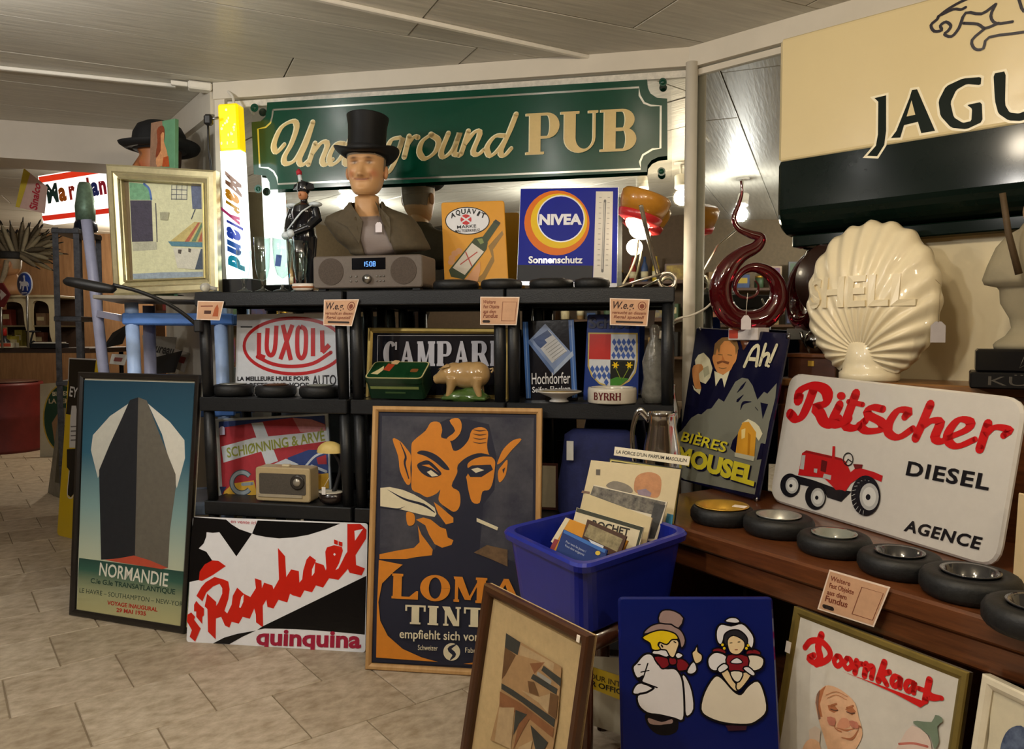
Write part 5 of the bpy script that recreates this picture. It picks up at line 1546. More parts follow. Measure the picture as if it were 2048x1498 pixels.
# jacket: an open shell over the torso
jr = refine(torso[:11], 3)
def opening(z):
    if z > .155:
        t = min(1, (z - .155) / .085)
        return (-.010 + (-.066 + .010) * t, .084 + (.060 - .084) * t)
    t = max(0, z - .02) / .135
    return (.014 + (-.010 - .014) * t, .128 + (.084 - .128) * t)
vs, fs = [], []
NJ = 48
for (zf, zb, rx, yf, yb, cx) in jr:
    rx, yf, yb = rx + .009, yf - .010, yb + .008
    lo, hi = opening(zf)
    def ang(x):
        q = max(-.98, min(.98, (x - cx) / rx))
        return -math.acos(q)          # on the front half
    a1, a0 = ang(lo), ang(hi)
    if a1 < -math.pi + .03: a1 = -math.pi + .03
    sweep = (2 * math.pi) - (a0 - a1)
    for i in range(NJ + 1):
        a = a0 + sweep * i / NJ
        c_, s_ = math.cos(a), math.sin(a)
        f = math.copysign(abs(s_) ** .9, s_)
        x = rx * math.copysign(abs(c_) ** .9, c_) + cx
        y = (yb if f > 0 else -yf) * f
        z = zf + (zb - zf) * (.5 + .5 * f) + .002
        vs.append((x, y, z))
for k in range(len(jr) - 1):
    for i in range(NJ):
        q = k * (NJ + 1) + i
        fs.append((q, q + 1, q + NJ + 2, q + NJ + 1))
j = MB().add(vs, fs, True).build('jacket', JK, bust)
sm = j.modifiers.new('thickness', 'SOLIDIFY'); sm.thickness = .006; sm.offset = 1
for pts in ([(-.055, -.070, .236), (-.075, -.082, .205), (-.105, -.100, .150), (-.050, -.116, .120), (-.004, -.112, .050), (.010, -.108, .145), (-.03, -.090, .200)], [(.050, -.068, .236), (.075, -.080, .205), (.118, -.100, .160), (.125, -.112, .110), (.122, -.112, .050), (.090, -.108, .140), (.066, -.088, .205)]):
    n = len(pts)
    b = MB().add(pts + [(x, y + .006, z) for x, y, z in pts], [tuple(range(n)), tuple(range(n, 2 * n))[::-1]] + [(i, (i + 1) % n, n + (i + 1) % n, n + i) for i in range(n)])
    b.build('lapel', JK, j)
# hat
HAT = M('#0a0a0b', rough=.6, var=.2, scale=30, stretch=(1, 1, .1), spec=.3)
hat = thing('top_hat', 'black silk top hat on the mannequin bust', 'hat', bo + Vector((0, .0,   .434 * .90)), R(-4))
hat.scale = (.97, .97, .90)
hat.rotation_euler = (R(-4), R(1.5), R(-4))
MB().lathe([(.080, .0), (.079, .03), (.076, .09), (.078, .14), (.084, .176), (.0845, .180), (.080, .182), (.0, .180)], 40, (0, 0, 0), sx=1.0, sy=1.12).build('crown', HAT, hat)
vs, fs = [], []
N = 56
for r_, zz in ((.078, .004), (.105, .002), (.125, .006), (.131, .012), (.131, .015), (.124, .010), (.104, .007), (.080, .010)):
    for i in range(N):
        a = 2 * math.pi * i / N
        x, y = r_ * math.cos(a), r_ * 1.10 * math.sin(a)
        vs.append((x, y, zz + .026 * (abs(math.cos(a)) ** 2) * ((r_ - .078) / .05) - .012 * abs(math.sin(a)) ** 3 * ((r_ - .078) / .05)))
for k in range(8):
    for i in range(N):
        j2 = (i + 1) % N
        fs.append((k * N + i, k * N + j2, ((k + 1) % 8) * N + j2, ((k + 1) % 8) * N + i))
MB().add(vs, fs, True).build('brim', HAT, hat)
MB().lathe([(.0815, .010), (.0815, .040), (.078, .040)], 40, (0, 0, 0), sx=1.0, sy=1.12).build('hat_band', M('#141416', rough=.7), hat)
# its price tag
pt = thing('price_tag', 'white paper tag hanging on the chest of the bust', 'tag', bo + Vector((.066, -.120, .105)), R(-10))
MB().prism([(-.013, -.019), (.013, -.019), (.013, .010), (.006, .019), (-.006, .019), (-.013, .010)], 0, .001).build('card', M('#ddd6dc', rough=.6), pt)
MB().tube([(0, 0, .018), (.0, .01, .055), (-.004, .03, .11)], .0009, 5).build('string', M('#6a6258', rough=.8), pt)

# ---- soldier figurine
so = on_rack(610, 572, .10, ZS[1])
sol = thing('soldier_figurine', 'glossy black uniformed soldier figurine with a red and white plume', 'figurine', so, R(-18))
sol.scale = (1.12, 1.0, 1.0)
UNI, SKN2, WH2 = M('#0e1016', rough=.18, coat=.6, var=.1), M('#b87c54', rough=.4), M('#c9d3d8', rough=.3, coat=.3)
b = MB()
b.tube([(-.020, 0, .02), (-.022, .002, .12), (-.018, .004, .22)], [.015, .019, .030], 14)
b.tube([(.020, .004, .02), (.022, .004, .12), (.018, .004, .22)], [.015, .019, .030], 14)
b.tube([(0, .003, .17), (0, .003, .22), (0, .0, .27), (0, 0, .32), (0, 0, .345), (0, 0, .36)], [.040, .044, .040, .046, .040, .016], 18)
b.tube([(-.045, .0, .335), (-.056, -.005, .29), (-.050, -.030, .245), (-.040, -.055, .225)], [.016, .018, .016, .012], 12)
b.tube([(.045, .0, .335), (.058, -.005, .29), (.042, -.040, .255), (-.015, -.055, .232)], [.016, .018, .015, .012], 12)
b.tube([(0, 0, .35), (0, 0, .375)], [.013, .014], 10)
b.sphere((0, -.002, .392), (.019, .022, .025), 16, 12)
b.sphere((-.020, -.012, .012), (.014, .030, .012), 12, 8).sphere((.020, -.010, .012), (.014, .030, .012), 12, 8)
ob = b.build('body', UNI, sol)
rm = ob.modifiers.new('skin', 'REMESH'); rm.mode = 'VOXEL'; rm.voxel_size = .0028; rm.use_smooth_shade = True
sm = ob.modifiers.new('soft', 'SMOOTH'); sm.iterations = 3
f = MB().sphere((0, -.005, .390), (.0185, .0215, .0235), 16, 12).build('face', SKN2, sol)
MB().sphere((0, -.028, .388), (.004, .006, .006), 8, 6).build('nose', SKN2, f)
MB().lathe([(.022, .40), (.024, .408), (.024, .435), (.020, .440), (0, .440)], 18, (0, -.002, 0)).build('hat', UNI, sol)
MB().add([(-.045, .0, .412), (0, -.03, .405), (.045, .0, .412), (0, .035, .410), (-.040, .0, .432), (0, -.018, .446), (.040, .0, .432), (0, .022, .446)], [(0, 1, 5, 4), (1, 2, 6, 5), (2, 3, 7, 6), (3, 0, 4, 7), (0, 3, 2, 1), (4, 5, 6, 7)]).build('hat_brim', UNI, sol)
pl = MB().tube([(-.004, -.012, .435), (-.010, -.012, .470)], [.008, .007], 10).build('plume', WH2, sol)
MB().tube([(-.010, -.012, .468), (-.012, -.012, .482), (-.012, -.012, .492)], [.010, .011, .003], 10).build('plume_tip', M('#a51c2c', rough=.6), pl)
MB().tube([(.046, -.020, .345), (.020, -.050, .315), (.0, -.054, .290), (-.040, -.050, .245)], .0055, 8, flat=.6).build('sash', WH2, sol)
for x in (-.047, .047): MB().sphere((x, 0, .350), (.026, .023, .011), 12, 8).build('epaulette', WH2, sol)
for x, z in ((-.040, .222), (-.020, .230)): MB().sphere((x, -.062, z), (.016, .014, .016), 12, 8).build('glove', WH2, sol)
MB().tube([(-.036, -.060, .240), (-.034, -.058, .12), (-.032, -.055, .01)], [.004, .0035, .0015], 8).build('sword', STEEL, sol)
MB().lathe([(.055, 0), (.055, .004), (.05, .006)], 20, (0, 0, 0), sx=1.0, sy=.8).build('base', UNI, sol)

# ---- beer glasses
for px, b_, h, r, st, lab in ((489, .02, .165, .030, .035, 'short stemmed glass in front of the glowing tube'), (526, .03, .215, .033, .030, 'tall fluted glass, second from the left on the racks'), (566, .035, .212, .040, .040, 'tall glass with a blue print beside the soldier'), (602, .055, .200, .033, .030, 'tall glass half hidden by the soldier figurine')):
    t = thing('beer_glass', lab, 'glass', on_rack(px, 585, b_, ZS[1]), 0, 'tall stemmed beer glasses')
    MB().lathe([(r * .95, 0), (r * .95, .003), (r * .3, .010), (.007, st * .5), (.008, st), (r * .55, st + .020), (r * .80, st + .06), (r * .95, h * .75), (r, h), (r - .002, h), (r * .95 - .002, h * .75), (r * .78, st + .062), (r * .50, st + .026), (.001, st + .012)], 28).build('bowl', GLASS, t)
    if px == 566:
        MB().box((-.006, -r * .86, .12), (.022, .001, .045), Matrix.Rotation(R(8), 3, 'Y')).build('print', M('#3c5ca0', rough=.4), t)
t = thing('crystal_stopper', 'round glass stopper lying at the left end of the top shelf', 'stopper', on_rack(411, 588, .0, ZS[1] + .019), R(20))
MB().sphere((0, 0, 0), (.021, .010, .019), 8, 6).build('knob', M('#c9c6bb', rough=.15, trans=.4), t)
MB().tube([(.018, 0, 0), (.045, 0, -.008)], [.007, .010], 10).build('plug', M('#bdbab0', rough=.2, trans=.4), t)
t = thing('ceramic_dish', 'small white dish with a brown stripe beside the soldier', 'dish', on_rack(606, 588, .0, ZS[1]), RZ)
MB().lathe([(.030, 0), (.042, .006), (.045, .028), (.040, .028), (.034, .010), (.0, .008)], 24, sy=.5).build('dish', M('#d3cbc0', rough=.3), t)
MB().lathe([(.0445, .010), (.0462, .018)], 24, sy=.5).build('stripe', M('#9c6a4a', rough=.4), t)

# ---- amber desk lamp
lo_ = on_rack(1290, 560, .06, ZS[1])
lamp = thing('desk_lamp', 'lit desk lamp with an amber and red shade on a bent metal strip', 'lamp', lo_, 0)
KL_ = crop(1200, 250, 3.484)
def lp(x, y, b=.06):
    b = {.05: .30, .06: .16, .08: .27, .10: .28, .09: .22, .03: .20, .0: .08, .01: .09}.get(b, b)
    p = KL_(x, y)[0]
    return RH(p[0], p[1], b) - lo_
pc, pb_ = lp(333, 480, .05), lp(240, 745, .05)
ax = (pb_ - pc).normalized()
q = ax.to_track_quat('Z', 'Y').to_matrix()
AMB = M('#c98a2c', rough=.3, coat=.4, trans=.15, var=.08)
REDL = M('#c42a2e', rough=.3, coat=.4)
sh_ = MB().lathe([(.0, -.004), (.090, .0), (.100, .012), (.098, .040), (.086, .082), (.083, .082), (.094, .040), (.096, .014), (.088, .004)], 36, pc, q).build('shade', AMB, lamp)
MB().lathe([(.086, .080), (.090, .084), (.084, .108), (.060, .118), (.056, .114), (.080, .104), (.083, .084)], 36, pc, q).build('red_ring', REDL, sh_)
MB().lathe([(.018, -.012), (.022, -.006), (.022, .002)], 20, lp(280, 540, .05) - Vector((0, .06, 0)), Matrix.Rotation(R(75), 3, 'X')).build('pivot', AMB, sh_)
MB().sphere(pc + ax * .120, (.048, .048, .034), 22, 14, mx=q).build('bulb', emitter('bulb_lamp', '#fff0d0', 9), lamp)
ld = bpy.data.lights.new('lamp_light', 'POINT'); ld.energy = 3.0; ld.color = (1, .86, .62); ld.shadow_soft_size = .035
l2 = bpy.data.objects.new('lamp_light', ld); COL.objects.link(l2); l2.parent = lamp; l2.location = pc + ax * .19
STRIP = M('#b9b0a0', rough=.28, metal=.9, var=.1)
MB().tube([lp(285, 560, .0), lp(330, 760, .03), lp(400, 1030, .05), lp(420, 1110, .05)], .0085, 8, flat=.4).build('arm', STRIP, lamp)
MB().tube([lp(470 + 56 * math.cos(R(a)), 1085 + 52 * math.sin(R(a)), .05) for a in range(-170, 200, 20)], .0085, 8, flat=.5).build('coil', STRIP, lamp)
MB().tube([lp(420, 1040, .05), lp(270, 1085, .03), lp(105, 1138, .0)], .0085, 8, flat=.5).build('rear_foot', STRIP, lamp)
MB().tube([lp(105, 1140, .0), lp(300, 1140, .01), lp(500, 1138, .05)], .0085, 8, flat=.5).build('front_foot', STRIP, lamp)
MB().tube(curve([lp(268, 800, .08), lp(255, 900, .10), lp(215, 1010, .09), lp(160, 1110, .06)], 5), .004, 8).build('cord', M('#d8cda8', rough=.4), lamp)

# ---- left rack: table radio and small lamp
o = on_rack(572, 1010, .02, ZS[3])
t = thing('table_radio', 'cream portable table radio with a dark grille on the lower shelf', 'radio', o, RZ)
CB = M('#b5a27c', rough=.4, var=.06)
xl, xr = (RH(511, 980, .02) - o).dot(da), (RH(620, 980, .02) - o).dot(da)
MB().prism(rounded([(xl, 0), (xr, 0), (xr, .138), (xl, .138)], .014), 0, .075, bev=.004).build('body', CB, t)
MB().prism(rounded([(xl + .018, .030), (xr - .018, .030), (xr - .018, .114), (xl + .018, .114)], .008), -.002, .002).build('grille', M('#4c463e', rough=.7, var=.2, scale=200), t)
w = xr - xl
dl = MB().lathe([(.030, -.004), (.030, .006), (.024, .008), (.0, .008)], 28, (xl + w * .78, 0, .082), Matrix.Rotation(R(90), 3, 'X')).build('dial', M('#34302c', rough=.3), t)
MB().lathe([(.017, .006), (.015, .012), (0, .013)], 24, (xl + w * .78, 0, .082), Matrix.Rotation(R(90), 3, 'X')).build('knob', M('#a9a294', rough=.3, metal=.5), dl)
MB().box((xl + w * .46, -.002, .024), (w * .8, .003, .012)).build('scale_strip', M('#a59a84', rough=.4), t)
MB().box((xl + w * .5, .035, .142), (.035, .02, .010), ch=.003).build('handle_catch', M('#c9bda0', rough=.4), t)
KR = crop(380, 560, 3.121)
o = on_rack(662, 1003, .03, ZS[3])
t = thing('small_lamp', 'small black lamp with a cream half-dome shade beside the table radio', 'lamp', o, RZ)
vs = [(.055 * math.cos(R(a)), 0, .21 + .042 * math.sin(R(a))) for a in range(0, 181, 12)]
m = MB()
N = 13
pv, pf = [], []
for k in range(N):
    th = math.pi * k / (N - 1)
    for i in range(9):
        ph = math.pi * i / 8
        pv.append((.056 * math.cos(th), .035 * math.sin(th) * math.cos(ph), .205 + .045 * math.sin(th) * math.sin(ph)))
for k in range(N - 1):
    for i in range(8): pf.append((k * 9 + i, k * 9 + i + 1, (k + 1) * 9 + i + 1, (k + 1) * 9 + i))
m.add(pv, pf, True).build('shade', M('#cdb46a', rough=.5), t)
MB().tube(curve([(.01, .01, .21), (.035, .02, .15), (.02, .015, .08), (.0, 0, .02)], 4), .009, 8).build('stem', BLACKP, t)
m = MB().lathe([(.030, 0), (.046, .012), (.050, .045), (.046, .045), (.036, .016), (.0, .012)], 22, sy=.7).build('base', M('#231a18', rough=.25, coat=.4), t)
MB().lathe([(.046, .044), (.050, .046), (.050, .049), (.046, .049)], 22, sy=.7).build('rim', M('#c9c2b0', rough=.4), m)
MB().tube([(-.012, -.035, .075), (.004, -.02, .11)], .0012, 5).build('tag_string', M('#c9c2b0'), t)
MB().box((-.013, -.037, .058), (.016, .001, .030)).build('price_tag', M('#e0dcd8', rough=.6), t)

# ---- middle rack: tin box and pig
KT = crop(690, 570, 5.35)
o = on_rack(795, 806, .03, ZS[2])
t = thing('tin_box', 'dark green tin box with a painted lid beside the pig figurine', 'tin', o, RZ)
t.rotation_euler = (R(28), 0, RZ)
t.location.z += .001
xl, xr = (RH(738, 800, .03) - o).dot(da), (RH(850, 800, .03) - o).dot(da)
TG = M('#123a1e', rough=.25, coat=.4, var=.15, scale=25)
TB = M('#14301c', rough=.3, coat=.3, var=.15, scale=25)
def rr(x0, x1, y0, y1, r): return rounded([(x0, y0), (x1, y0), (x1, y1), (x0, y1)], r)
def slabz(poly, z0, z1, mat, name, par):
    n = len(poly)
    tri = tessellate_polygon([[Vector((x, y, 0)) for x, y in poly]])
    return MB().add([(x, y, z0) for x, y in poly] + [(x, y, z1) for x, y in poly], [tuple(q) for q in tri] + [tuple(i + n for i in q) for q in tri] + [(i, (i + 1) % n, n + (i + 1) % n, n + i) for i in range(n)]).build(name, mat, par)
D = .125
slabz(rr(xl, xr, 0, D, .02), 0, .070, TB, 'body', t)
lid = slabz(rr(xl - .003, xr + .003, -.003, D + .003, .022), .070, .092, TB, 'lid', t)
slabz(rr(xl - .001, xr + .001, -.001, D + .001, .022), .092, .0935, M('#b9ac7c', rough=.4), 'lid_border', lid)
slabz(rr(xl + .004, xr - .004, .004, D - .004, .018), .0935, .0942, TG, 'lid_picture', lid)
fx = xl + .05
slabz([(fx + .005, .06), (fx + .035, .05), (fx + .042, .10), (fx + .012, .11)], .0942, .0946, M('#a53a1c', rough=.5), 'painted_coat', lid)
slabz([(fx - .035, .03), (fx - .005, .025), (fx + .008, .06), (fx, .09), (fx - .015, .06)], .0942, .0946, M('#c9b98a', rough=.5), 'painted_sleeve', lid)
slabz(rounded([(fx + .02, .11), (fx + .05, .10), (fx + .055, .13), (fx + .03, .138)], .008), .0942, .0946, M('#c9a878', rough=.5), 'painted_face', lid)
slabz(rounded([(xr - .06, .045), (xr - .03, .045), (xr - .03, .07), (xr - .06, .07)], .008), .0942, .0946, M('#7c4a22', rough=.5), 'painted_emblem', lid)
MB().box(((xl + xr) / 2, -.0008, .050), (w * .82, .001, .011)).build('label_strip', M('#7d8a50', rough=.5), t)
MB().box(((xl + xr) / 2, -.0008, .028), (w * .34, .001, .007)).build('label_strip', M('#3f5a34', rough=.5), t)

o = on_rack(930, 806, .045, ZS[2])
pig = thing('pig_figurine', 'glazed ceramic pig figurine standing on a green base', 'figurine', o, RZ)
PG = M('#a98a5c', rough=.14, coat=.8, var=.12, scale=18)
b = MB()
b.sphere((.012, 0, .095), (.078, .044, .052), 26, 18)
b.sphere((.048, 0, .098), (.052, .045, .050), 22, 16)
b.sphere((-.040, 0, .098), (.050, .040, .046), 22, 16)
b.tube([(-.060, 0, .098), (-.085, 0, .088), (-.108, 0, .079), (-.122, 0, .075)], [.040, .032, .020, .017], 16)
for x, y in ((-.045, -.024), (-.050, .024), (.058, -.026), (.056, .026)):
    b.tube([(x, y, .085), (x - .004, y, .05), (x + (-.012 if x < 0 else .004), y, .022), (x + (-.016 if x < 0 else .002), y, .010)], [.025, .017, .012, .013], 12)
ob = b.build('body', PG, pig)
rm = ob.modifiers.new('skin', 'REMESH'); rm.mode = 'VOXEL'; rm.voxel_size = .004; rm.use_smooth_shade = True
sm = ob.modifiers.new('soft', 'SMOOTH'); sm.iterations = 6
for y in (-1, 1):
    MB().add([(-.072, y * .020, .125), (-.050, y * .030, .132), (-.060, y * .034, .140), (-.094, y * .040, .118), (-.070, y * .024, .121), (-.052, y * .034, .127)], [(0, 1, 2), (0, 2, 3), (4, 3, 5), (5, 3, 2), (0, 3, 4), (1, 5, 2)], True).build('ear', PG, pig)
    MB().sphere((-.092, y * .020, .098), (.0035, .003, .003), 8, 6).build('eye', M('#3a2a1c', rough=.1), pig)
    MB().sphere((-.1235, y * .006, .077), (.002, .0025, .003), 6, 5).build('nostril', M('#6a4a34', rough=.4), pig)
MB().tube([(.098, 0, .118), (.108, .004, .122), (.110, .0, .112), (.104, -.005, .106)], .004, 8).build('tail', PG, pig)
b = MB().sphere((.004, 0, .012), (.090, .046, .030), 26, 12).box((.004, 0, .008), (.178, .090, .016), ch=.006).sphere((.03, 0, .03), (.045, .03, .025), 16, 10)
ob = b.build('base', M('#3f5a26', rough=.2, coat=.6, var=.3, scale=40), pig)
rm = ob.modifiers.new('skin', 'REMESH'); rm.mode = 'VOXEL'; rm.voxel_size = .004; rm.use_smooth_shade = True

# ---- right rack: plate, round ashtray, wrapped bottle
o = on_rack(1118, 808, .045, ZS[2])
t = thing('footed_dish', 'white shallow footed dish in front of the blue packet sign', 'dish', o, 0)
MB().lathe([(.036, 0), (.036, .004), (.028, .010), (.034, .016), (.082, .036), (.085, .039), (.083, .041), (.040, .024), (.0, .020)], 36).build('dish', M('#d0ccc4', rough=.2, coat=.4), t)
MB().lathe([(.078, .0375), (.080, .0392)], 36).build('gold_line', M('#b59a5c', rough=.3, metal=.5), t)
o = on_rack(1224, 812, .055, ZS[2])
t = thing('round_ashtray', 'white round ceramic ashtray with dark red capitals on the right rack', 'ashtray', o, 0)
rA = .090
MB().lathe([(rA * .98, 0), (rA, .004), (rA, .046), (rA * .97, .056), (rA * .86, .057), (rA * .82, .050), (rA * .78, .016), (0, .014)], 48).build('body', M('#c6c0b2', rough=.18, coat=.5, var=.05), t)
g, w = slab('BYRRH', (.68, .72, .70, .70, .76), T=.20, t=.12, s=.03, gap=.08)
vs, fs = [], []
a_c = math.atan2(-o.y, -o.x)
for pl_ in g:
    dense = []
    for i in range(len(pl_)):
        p_, q_ = Vector(pl_[i]), Vector(pl_[(i + 1) % len(pl_)])
        dense += [tuple(p_)]
    tri = tessellate_polygon([[Vector((x, z, 0)) for x, z in dense]])
    k = len(vs)
    for x, z in dense:
        a = a_c - .22 + (x / w - .5) * 1.15
        vs.append(((rA + .0012) * math.cos(a), (rA + .0012) * math.sin(a), .014 + z * .027))
    fs += [tuple(i + k for i in q) for q in tri]
MB().add(vs, fs).build('lettering', M('#5a1218', rough=.35), t)
o = on_rack(1308, 800, .08, ZS[2])
t = thing('wrapped_bottle', 'bottle in crinkled clear plastic with a red neck, beside the shield sign', 'bottle', o, 0)
MB().lathe([(.040, 0), (.050, .03), (.040, .09), (.045, .15), (.032, .20), (.016, .235), (.020, .27), (.012, .285), (0, .287)], 9).build('wrapping', M('#8a8880', rough=.25, trans=.5, var=.3, bump=.8, bscale=30), t)
MB().lathe([(.013, .235), (.017, .25), (.012, .275), (0, .277)], 12).build('neck', M('#a53c2c', rough=.4), t)

# ================================================================ RIGHT SIDE: WALL SIGN, CABINET, COUNTER THINGS
# ---- large car sign on the right wall
JF = PC - nb * .13
KJ = crop(1350, 0, 2.675)
def jh(px, py): return hit(px, py, JF, nb)
jo = jh(1555, 325)
j = thing('wall_sign', 'large cream and dark green plastic wall sign with a leaping cat', 'sign', mx=Matrix.Translation(jo) @ Matrix((db, nb, Vector((0, 0, 1)))).transposed().to_4x4())
ztop, zc, zb = jh(1555, 80).z - jo.z, jh(1555, 420).z - jo.z, jh(1575, 492).z - jo.z
def extr(prof, x0, x1, mat, name, parent, bev=.012):
    n = len(prof)
    c = (sum(p[0] for p in prof) / n, sum(p[1] for p in prof) / n)
    ins = inset(prof, bev)
    vs = [(x0, y, z) for y, z in ins] + [(x0 + bev, y, z) for y, z in prof] + [(x1 - bev, y, z) for y, z in prof] + [(x1, y, z) for y, z in ins]
    fs = [tuple(range(n)), tuple(range(3 * n, 4 * n))[::-1]]
    for k in range(3):
        for i in range(n):
            q = (i + 1) % n
            fs.append((k * n + i, k * n + q, (k + 1) * n + q, (k + 1) * n + i))
    return MB().add(vs, fs).build(name, mat, parent)
JW = 1.62
JCREAM = M('#dccb9e', rough=.16, coat=.5, var=.02, scale=3)
JGREEN = M('#06130e', rough=.12, spec=.2, var=.1, scale=4)
extr(rounded([(.11, ztop), (0, ztop), (0, 0), (.11, 0)], .012, 3), 0, JW, JCREAM, 'cream_panel', j)
arcp = [(0, -.0005), (0, zc)] + [(.075 - .075 * math.cos(R(a)), zc - .085 * math.sin(R(a))) for a in range(12, 91, 13)] + [(.11, zc - .088), (.11, -.0005)]
extr(arcp, 0, JW, JGREEN, 'green_panel', j)
MB().box((JW / 2 + .02, .085, (zc - .088 + zb) / 2), (JW - .03, .07, zc - .088 - zb), ch=.004).build('lower_strip', JGREEN, j)
s = Sheet('x', 'x', 'x', [(1555, 80), (2048, 0), (2048, 250), (1555, 325)], plane=(JF, nb), root=j)
def to_j(sheet):   # print is built in the sheet's frame: move it to the sign's frame
    return (j.matrix_basis.inverted() @ sheet.mx)
JG, JH = M('#0c1811', rough=.45, spec=.1), M('#efe6c8', rough=.3)
Jl = [KJ(1068, 525, 1130, 510, 1130, 700, 1120, 775, 1082, 836, 1028, 834, 1075, 780, 1086, 720, 1088, 545), KJ(1268, 482, 1296, 478, 1392, 700, 1318, 713, 1300, 652, 1226, 670, 1206, 736, 1156, 739, 1185, 700, 1255, 525),
      KJ(1640, 412, 1636, 456, 1560, 450, 1505, 482, 1474, 550, 1492, 628, 1540, 658, 1586, 648, 1590, 582, 1562, 562, 1642, 545, 1646, 652, 1560, 692, 1478, 684, 1420, 620, 1410, 540, 1450, 462, 1540, 420),
      KJ(1704, 394, 1770, 381, 1766, 560, 1790, 602, 1840, 608, 1885, 590, 1905, 540, 1900, 362, 1945, 352, 1948, 560, 1915, 625, 1850, 648, 1785, 645, 1730, 608, 1712, 540)]
Jl[2], Jl[3] = [[tuple(Vector(l[i]).lerp(Vector(l[(i + 1) % len(l)]), f)) for i in range(len(l)) for f in (.12, .5, .88)] for l in Jl[2:]]
for l in Jl:
    L = s.loc(l)
    s.poly(JH, inset(L, -.007), px=False)
for l in Jl: s.poly(JG, l)
s.poly(JCREAM, KJ(1266, 537, 1286, 614, 1240, 624))
s.text(JG, 'AR', KJ(2000, 580)[0], KJ(2360, 520)[0], 88, bold=.02)
o = s.flush('lettering'); 
for st in (KJ(1600, -20, 1530, 10, 1460, 50, 1415, 85), KJ(1555, 40, 1530, 52, 1490, 50, 1425, 80), KJ(1410, 88, 1402, 105, 1370, 135, 1388, 168, 1428, 162, 1420, 138, 1450, 118, 1476, 138, 1462, 165, 1442, 184, 1480, 196, 1520, 150, 1556, 70, 1640, 75, 1716, 24), KJ(1716, 24, 1690, 86, 1720, 126, 1806, 117), KJ(1545, 125, 1620, 130, 1660, 152, 1730, 125), KJ(1660, 152, 1590, 215, 1605, 262, 1650, 260, 1682, 200, 1867, 172, 1990, 130, 2100, 110), KJ(1838, -10, 1867, 62, 1930, 40, 2050, 20), KJ(1600, -20, 1750, -60, 1950, -50, 2150, -20)):
    s.stroke(M('#1a1420', rough=.3), st, 6.0, sm=3, cap=True)
s.flush('leaping_cat')
for ch in [c for c in bpy.data.objects if c.parent == j and (c.name.startswith('lettering') or c.name.startswith('leaping'))]:
    ch.matrix_basis = to_j(s)

# ---- tall cabinet behind the signs
CZ = 1.055
cb0 = PC + db * .50 - nb * .02
cab = thing('wooden_cabinet', 'brown wooden cabinet along the right wall under the glass globe', 'cabinet', mx=Matrix.Translation(cb0) @ Matrix((db, nb, Vector((0, 0, 1)))).transposed().to_4x4())
CTOP = wood('#8a6034', '#6f4a26', rough=.4, scale=(3, 20, 20))
MB().box((.80, -.125, CZ - .0125), (1.64, .27, .025), ch=.004).build('top', CTOP, cab)
MB().box((.80, -.125, (CZ - .025) / 2), (1.58, .24, CZ - .026)).build('body', CWOOD, cab)
for x in (.20, .60, 1.0, 1.40):
    d_ = MB().box((x, -.25, .52), (.38, .016, .90), ch=.004).build('door', CWOOD, cab)
    MB().sphere((x + .15, -.265, .55), .012, 12, 8).build('knob', BRASS, d_)

# ---- scallop-shaped petrol pump globe
so = aty(1738, 752, 2.44)
sh = thing('shell_globe', 'white glass petrol pump globe shaped like a scallop shell', 'globe', (so.x, so.y, CZ), R(-54))
SG = M('#e6d9b8', rough=.35, coat=.3, var=.03, trans=.0, scale=10)
tabR = [(0, .415), (20, .408), (40, .372), (58, .315), (75, .250), (90, .195), (105, .155), (118, .125)]
def RR(a):
    a = abs(a)
    for (a0, r0), (a1, r1) in zip(tabR, tabR[1:]):
        if a <= a1: return r0 + (r1 - r0) * (a - a0) / (a1 - a0)
    return tabR[-1][1]
HZ = .085
LW, LH, LZ = .43, .088, HZ + .150
NR = 10
def rib(a):
    u = a / 118 * NR
    return .5 + .5 * math.cos(2 * math.pi * u)
def sheight(r, a):
    s_ = max(0, min(1, r / RR(a)))
    base = .105 * (math.sin(math.pi * min(1, s_ * .86 + .10)) ** .75) * (.55 + .45 * math.cos(R(a) * .9))
    zz, xx = HZ + r * math.cos(R(a)), r * math.sin(R(a))
    calm = .35 if (LZ - .012 < zz < LZ + LH + .012 and abs(xx) < .215) else 1.0
    return .018 * (1 - s_) + base + .013 * (rib(a) - .5) * min(1, s_ * 2.2) * calm
vs, fs = [], []
NA, NS = 180, 26
for side in (-1, 1):
    for i in range(NA + 1):
        a = -118 + 236 * i / NA
        Rm = RR(a) * (1 + .028 * (rib(a) - .5))
        for k in range(NS + 1):
            r = Rm * (k / NS) ** .85
            h_ = sheight(min(r, RR(a) * .999), a) if k < NS else .012
            vs.append((r * math.sin(R(a)), side * h_, HZ + r * math.cos(R(a))))
per = (NA + 1) * (NS + 1)
for sd in (0, 1):
    for i in range(NA):
        for k in range(NS):
            q = sd * per + i * (NS + 1) + k
            f = (q, q + 1, q + NS + 2, q + NS + 1)
            fs.append(f if sd == 0 else f[::-1])
for i in range(NA):
    q = i * (NS + 1) + NS
    fs.append((q, q + per, q + NS + 1 + per, q + NS + 1))
MB().add(vs, fs, True).build('shell', SG, sh)
MB().lathe([(.105, 0), (.112, .006), (.112, .026), (.100, .034), (.098, .06), (.100, .12), (.06, .15)], 40, sy=.85).build('neck', SG, sh)
tv, tf, tw_ = text2d('SHELL', .03, 0, 1.04)
# the raised letters follow the bulge of the glass
def lift(x, z, d):
    r = math.hypot(x, z - HZ)
    a = math.degrees(math.atan2(x, z - HZ))
    s_ = max(0, min(1, r / RR(a)))
    y = .105 * (math.sin(math.pi * min(1, s_ * .86 + .10)) ** .75) * (.55 + .45 * math.cos(R(a) * .9)) + .018 * (1 - s_)
    return (x, -(y + d), z)
P2 = [((x / tw_ - .5) * LW, LZ + y * LH) for x, y in tv]
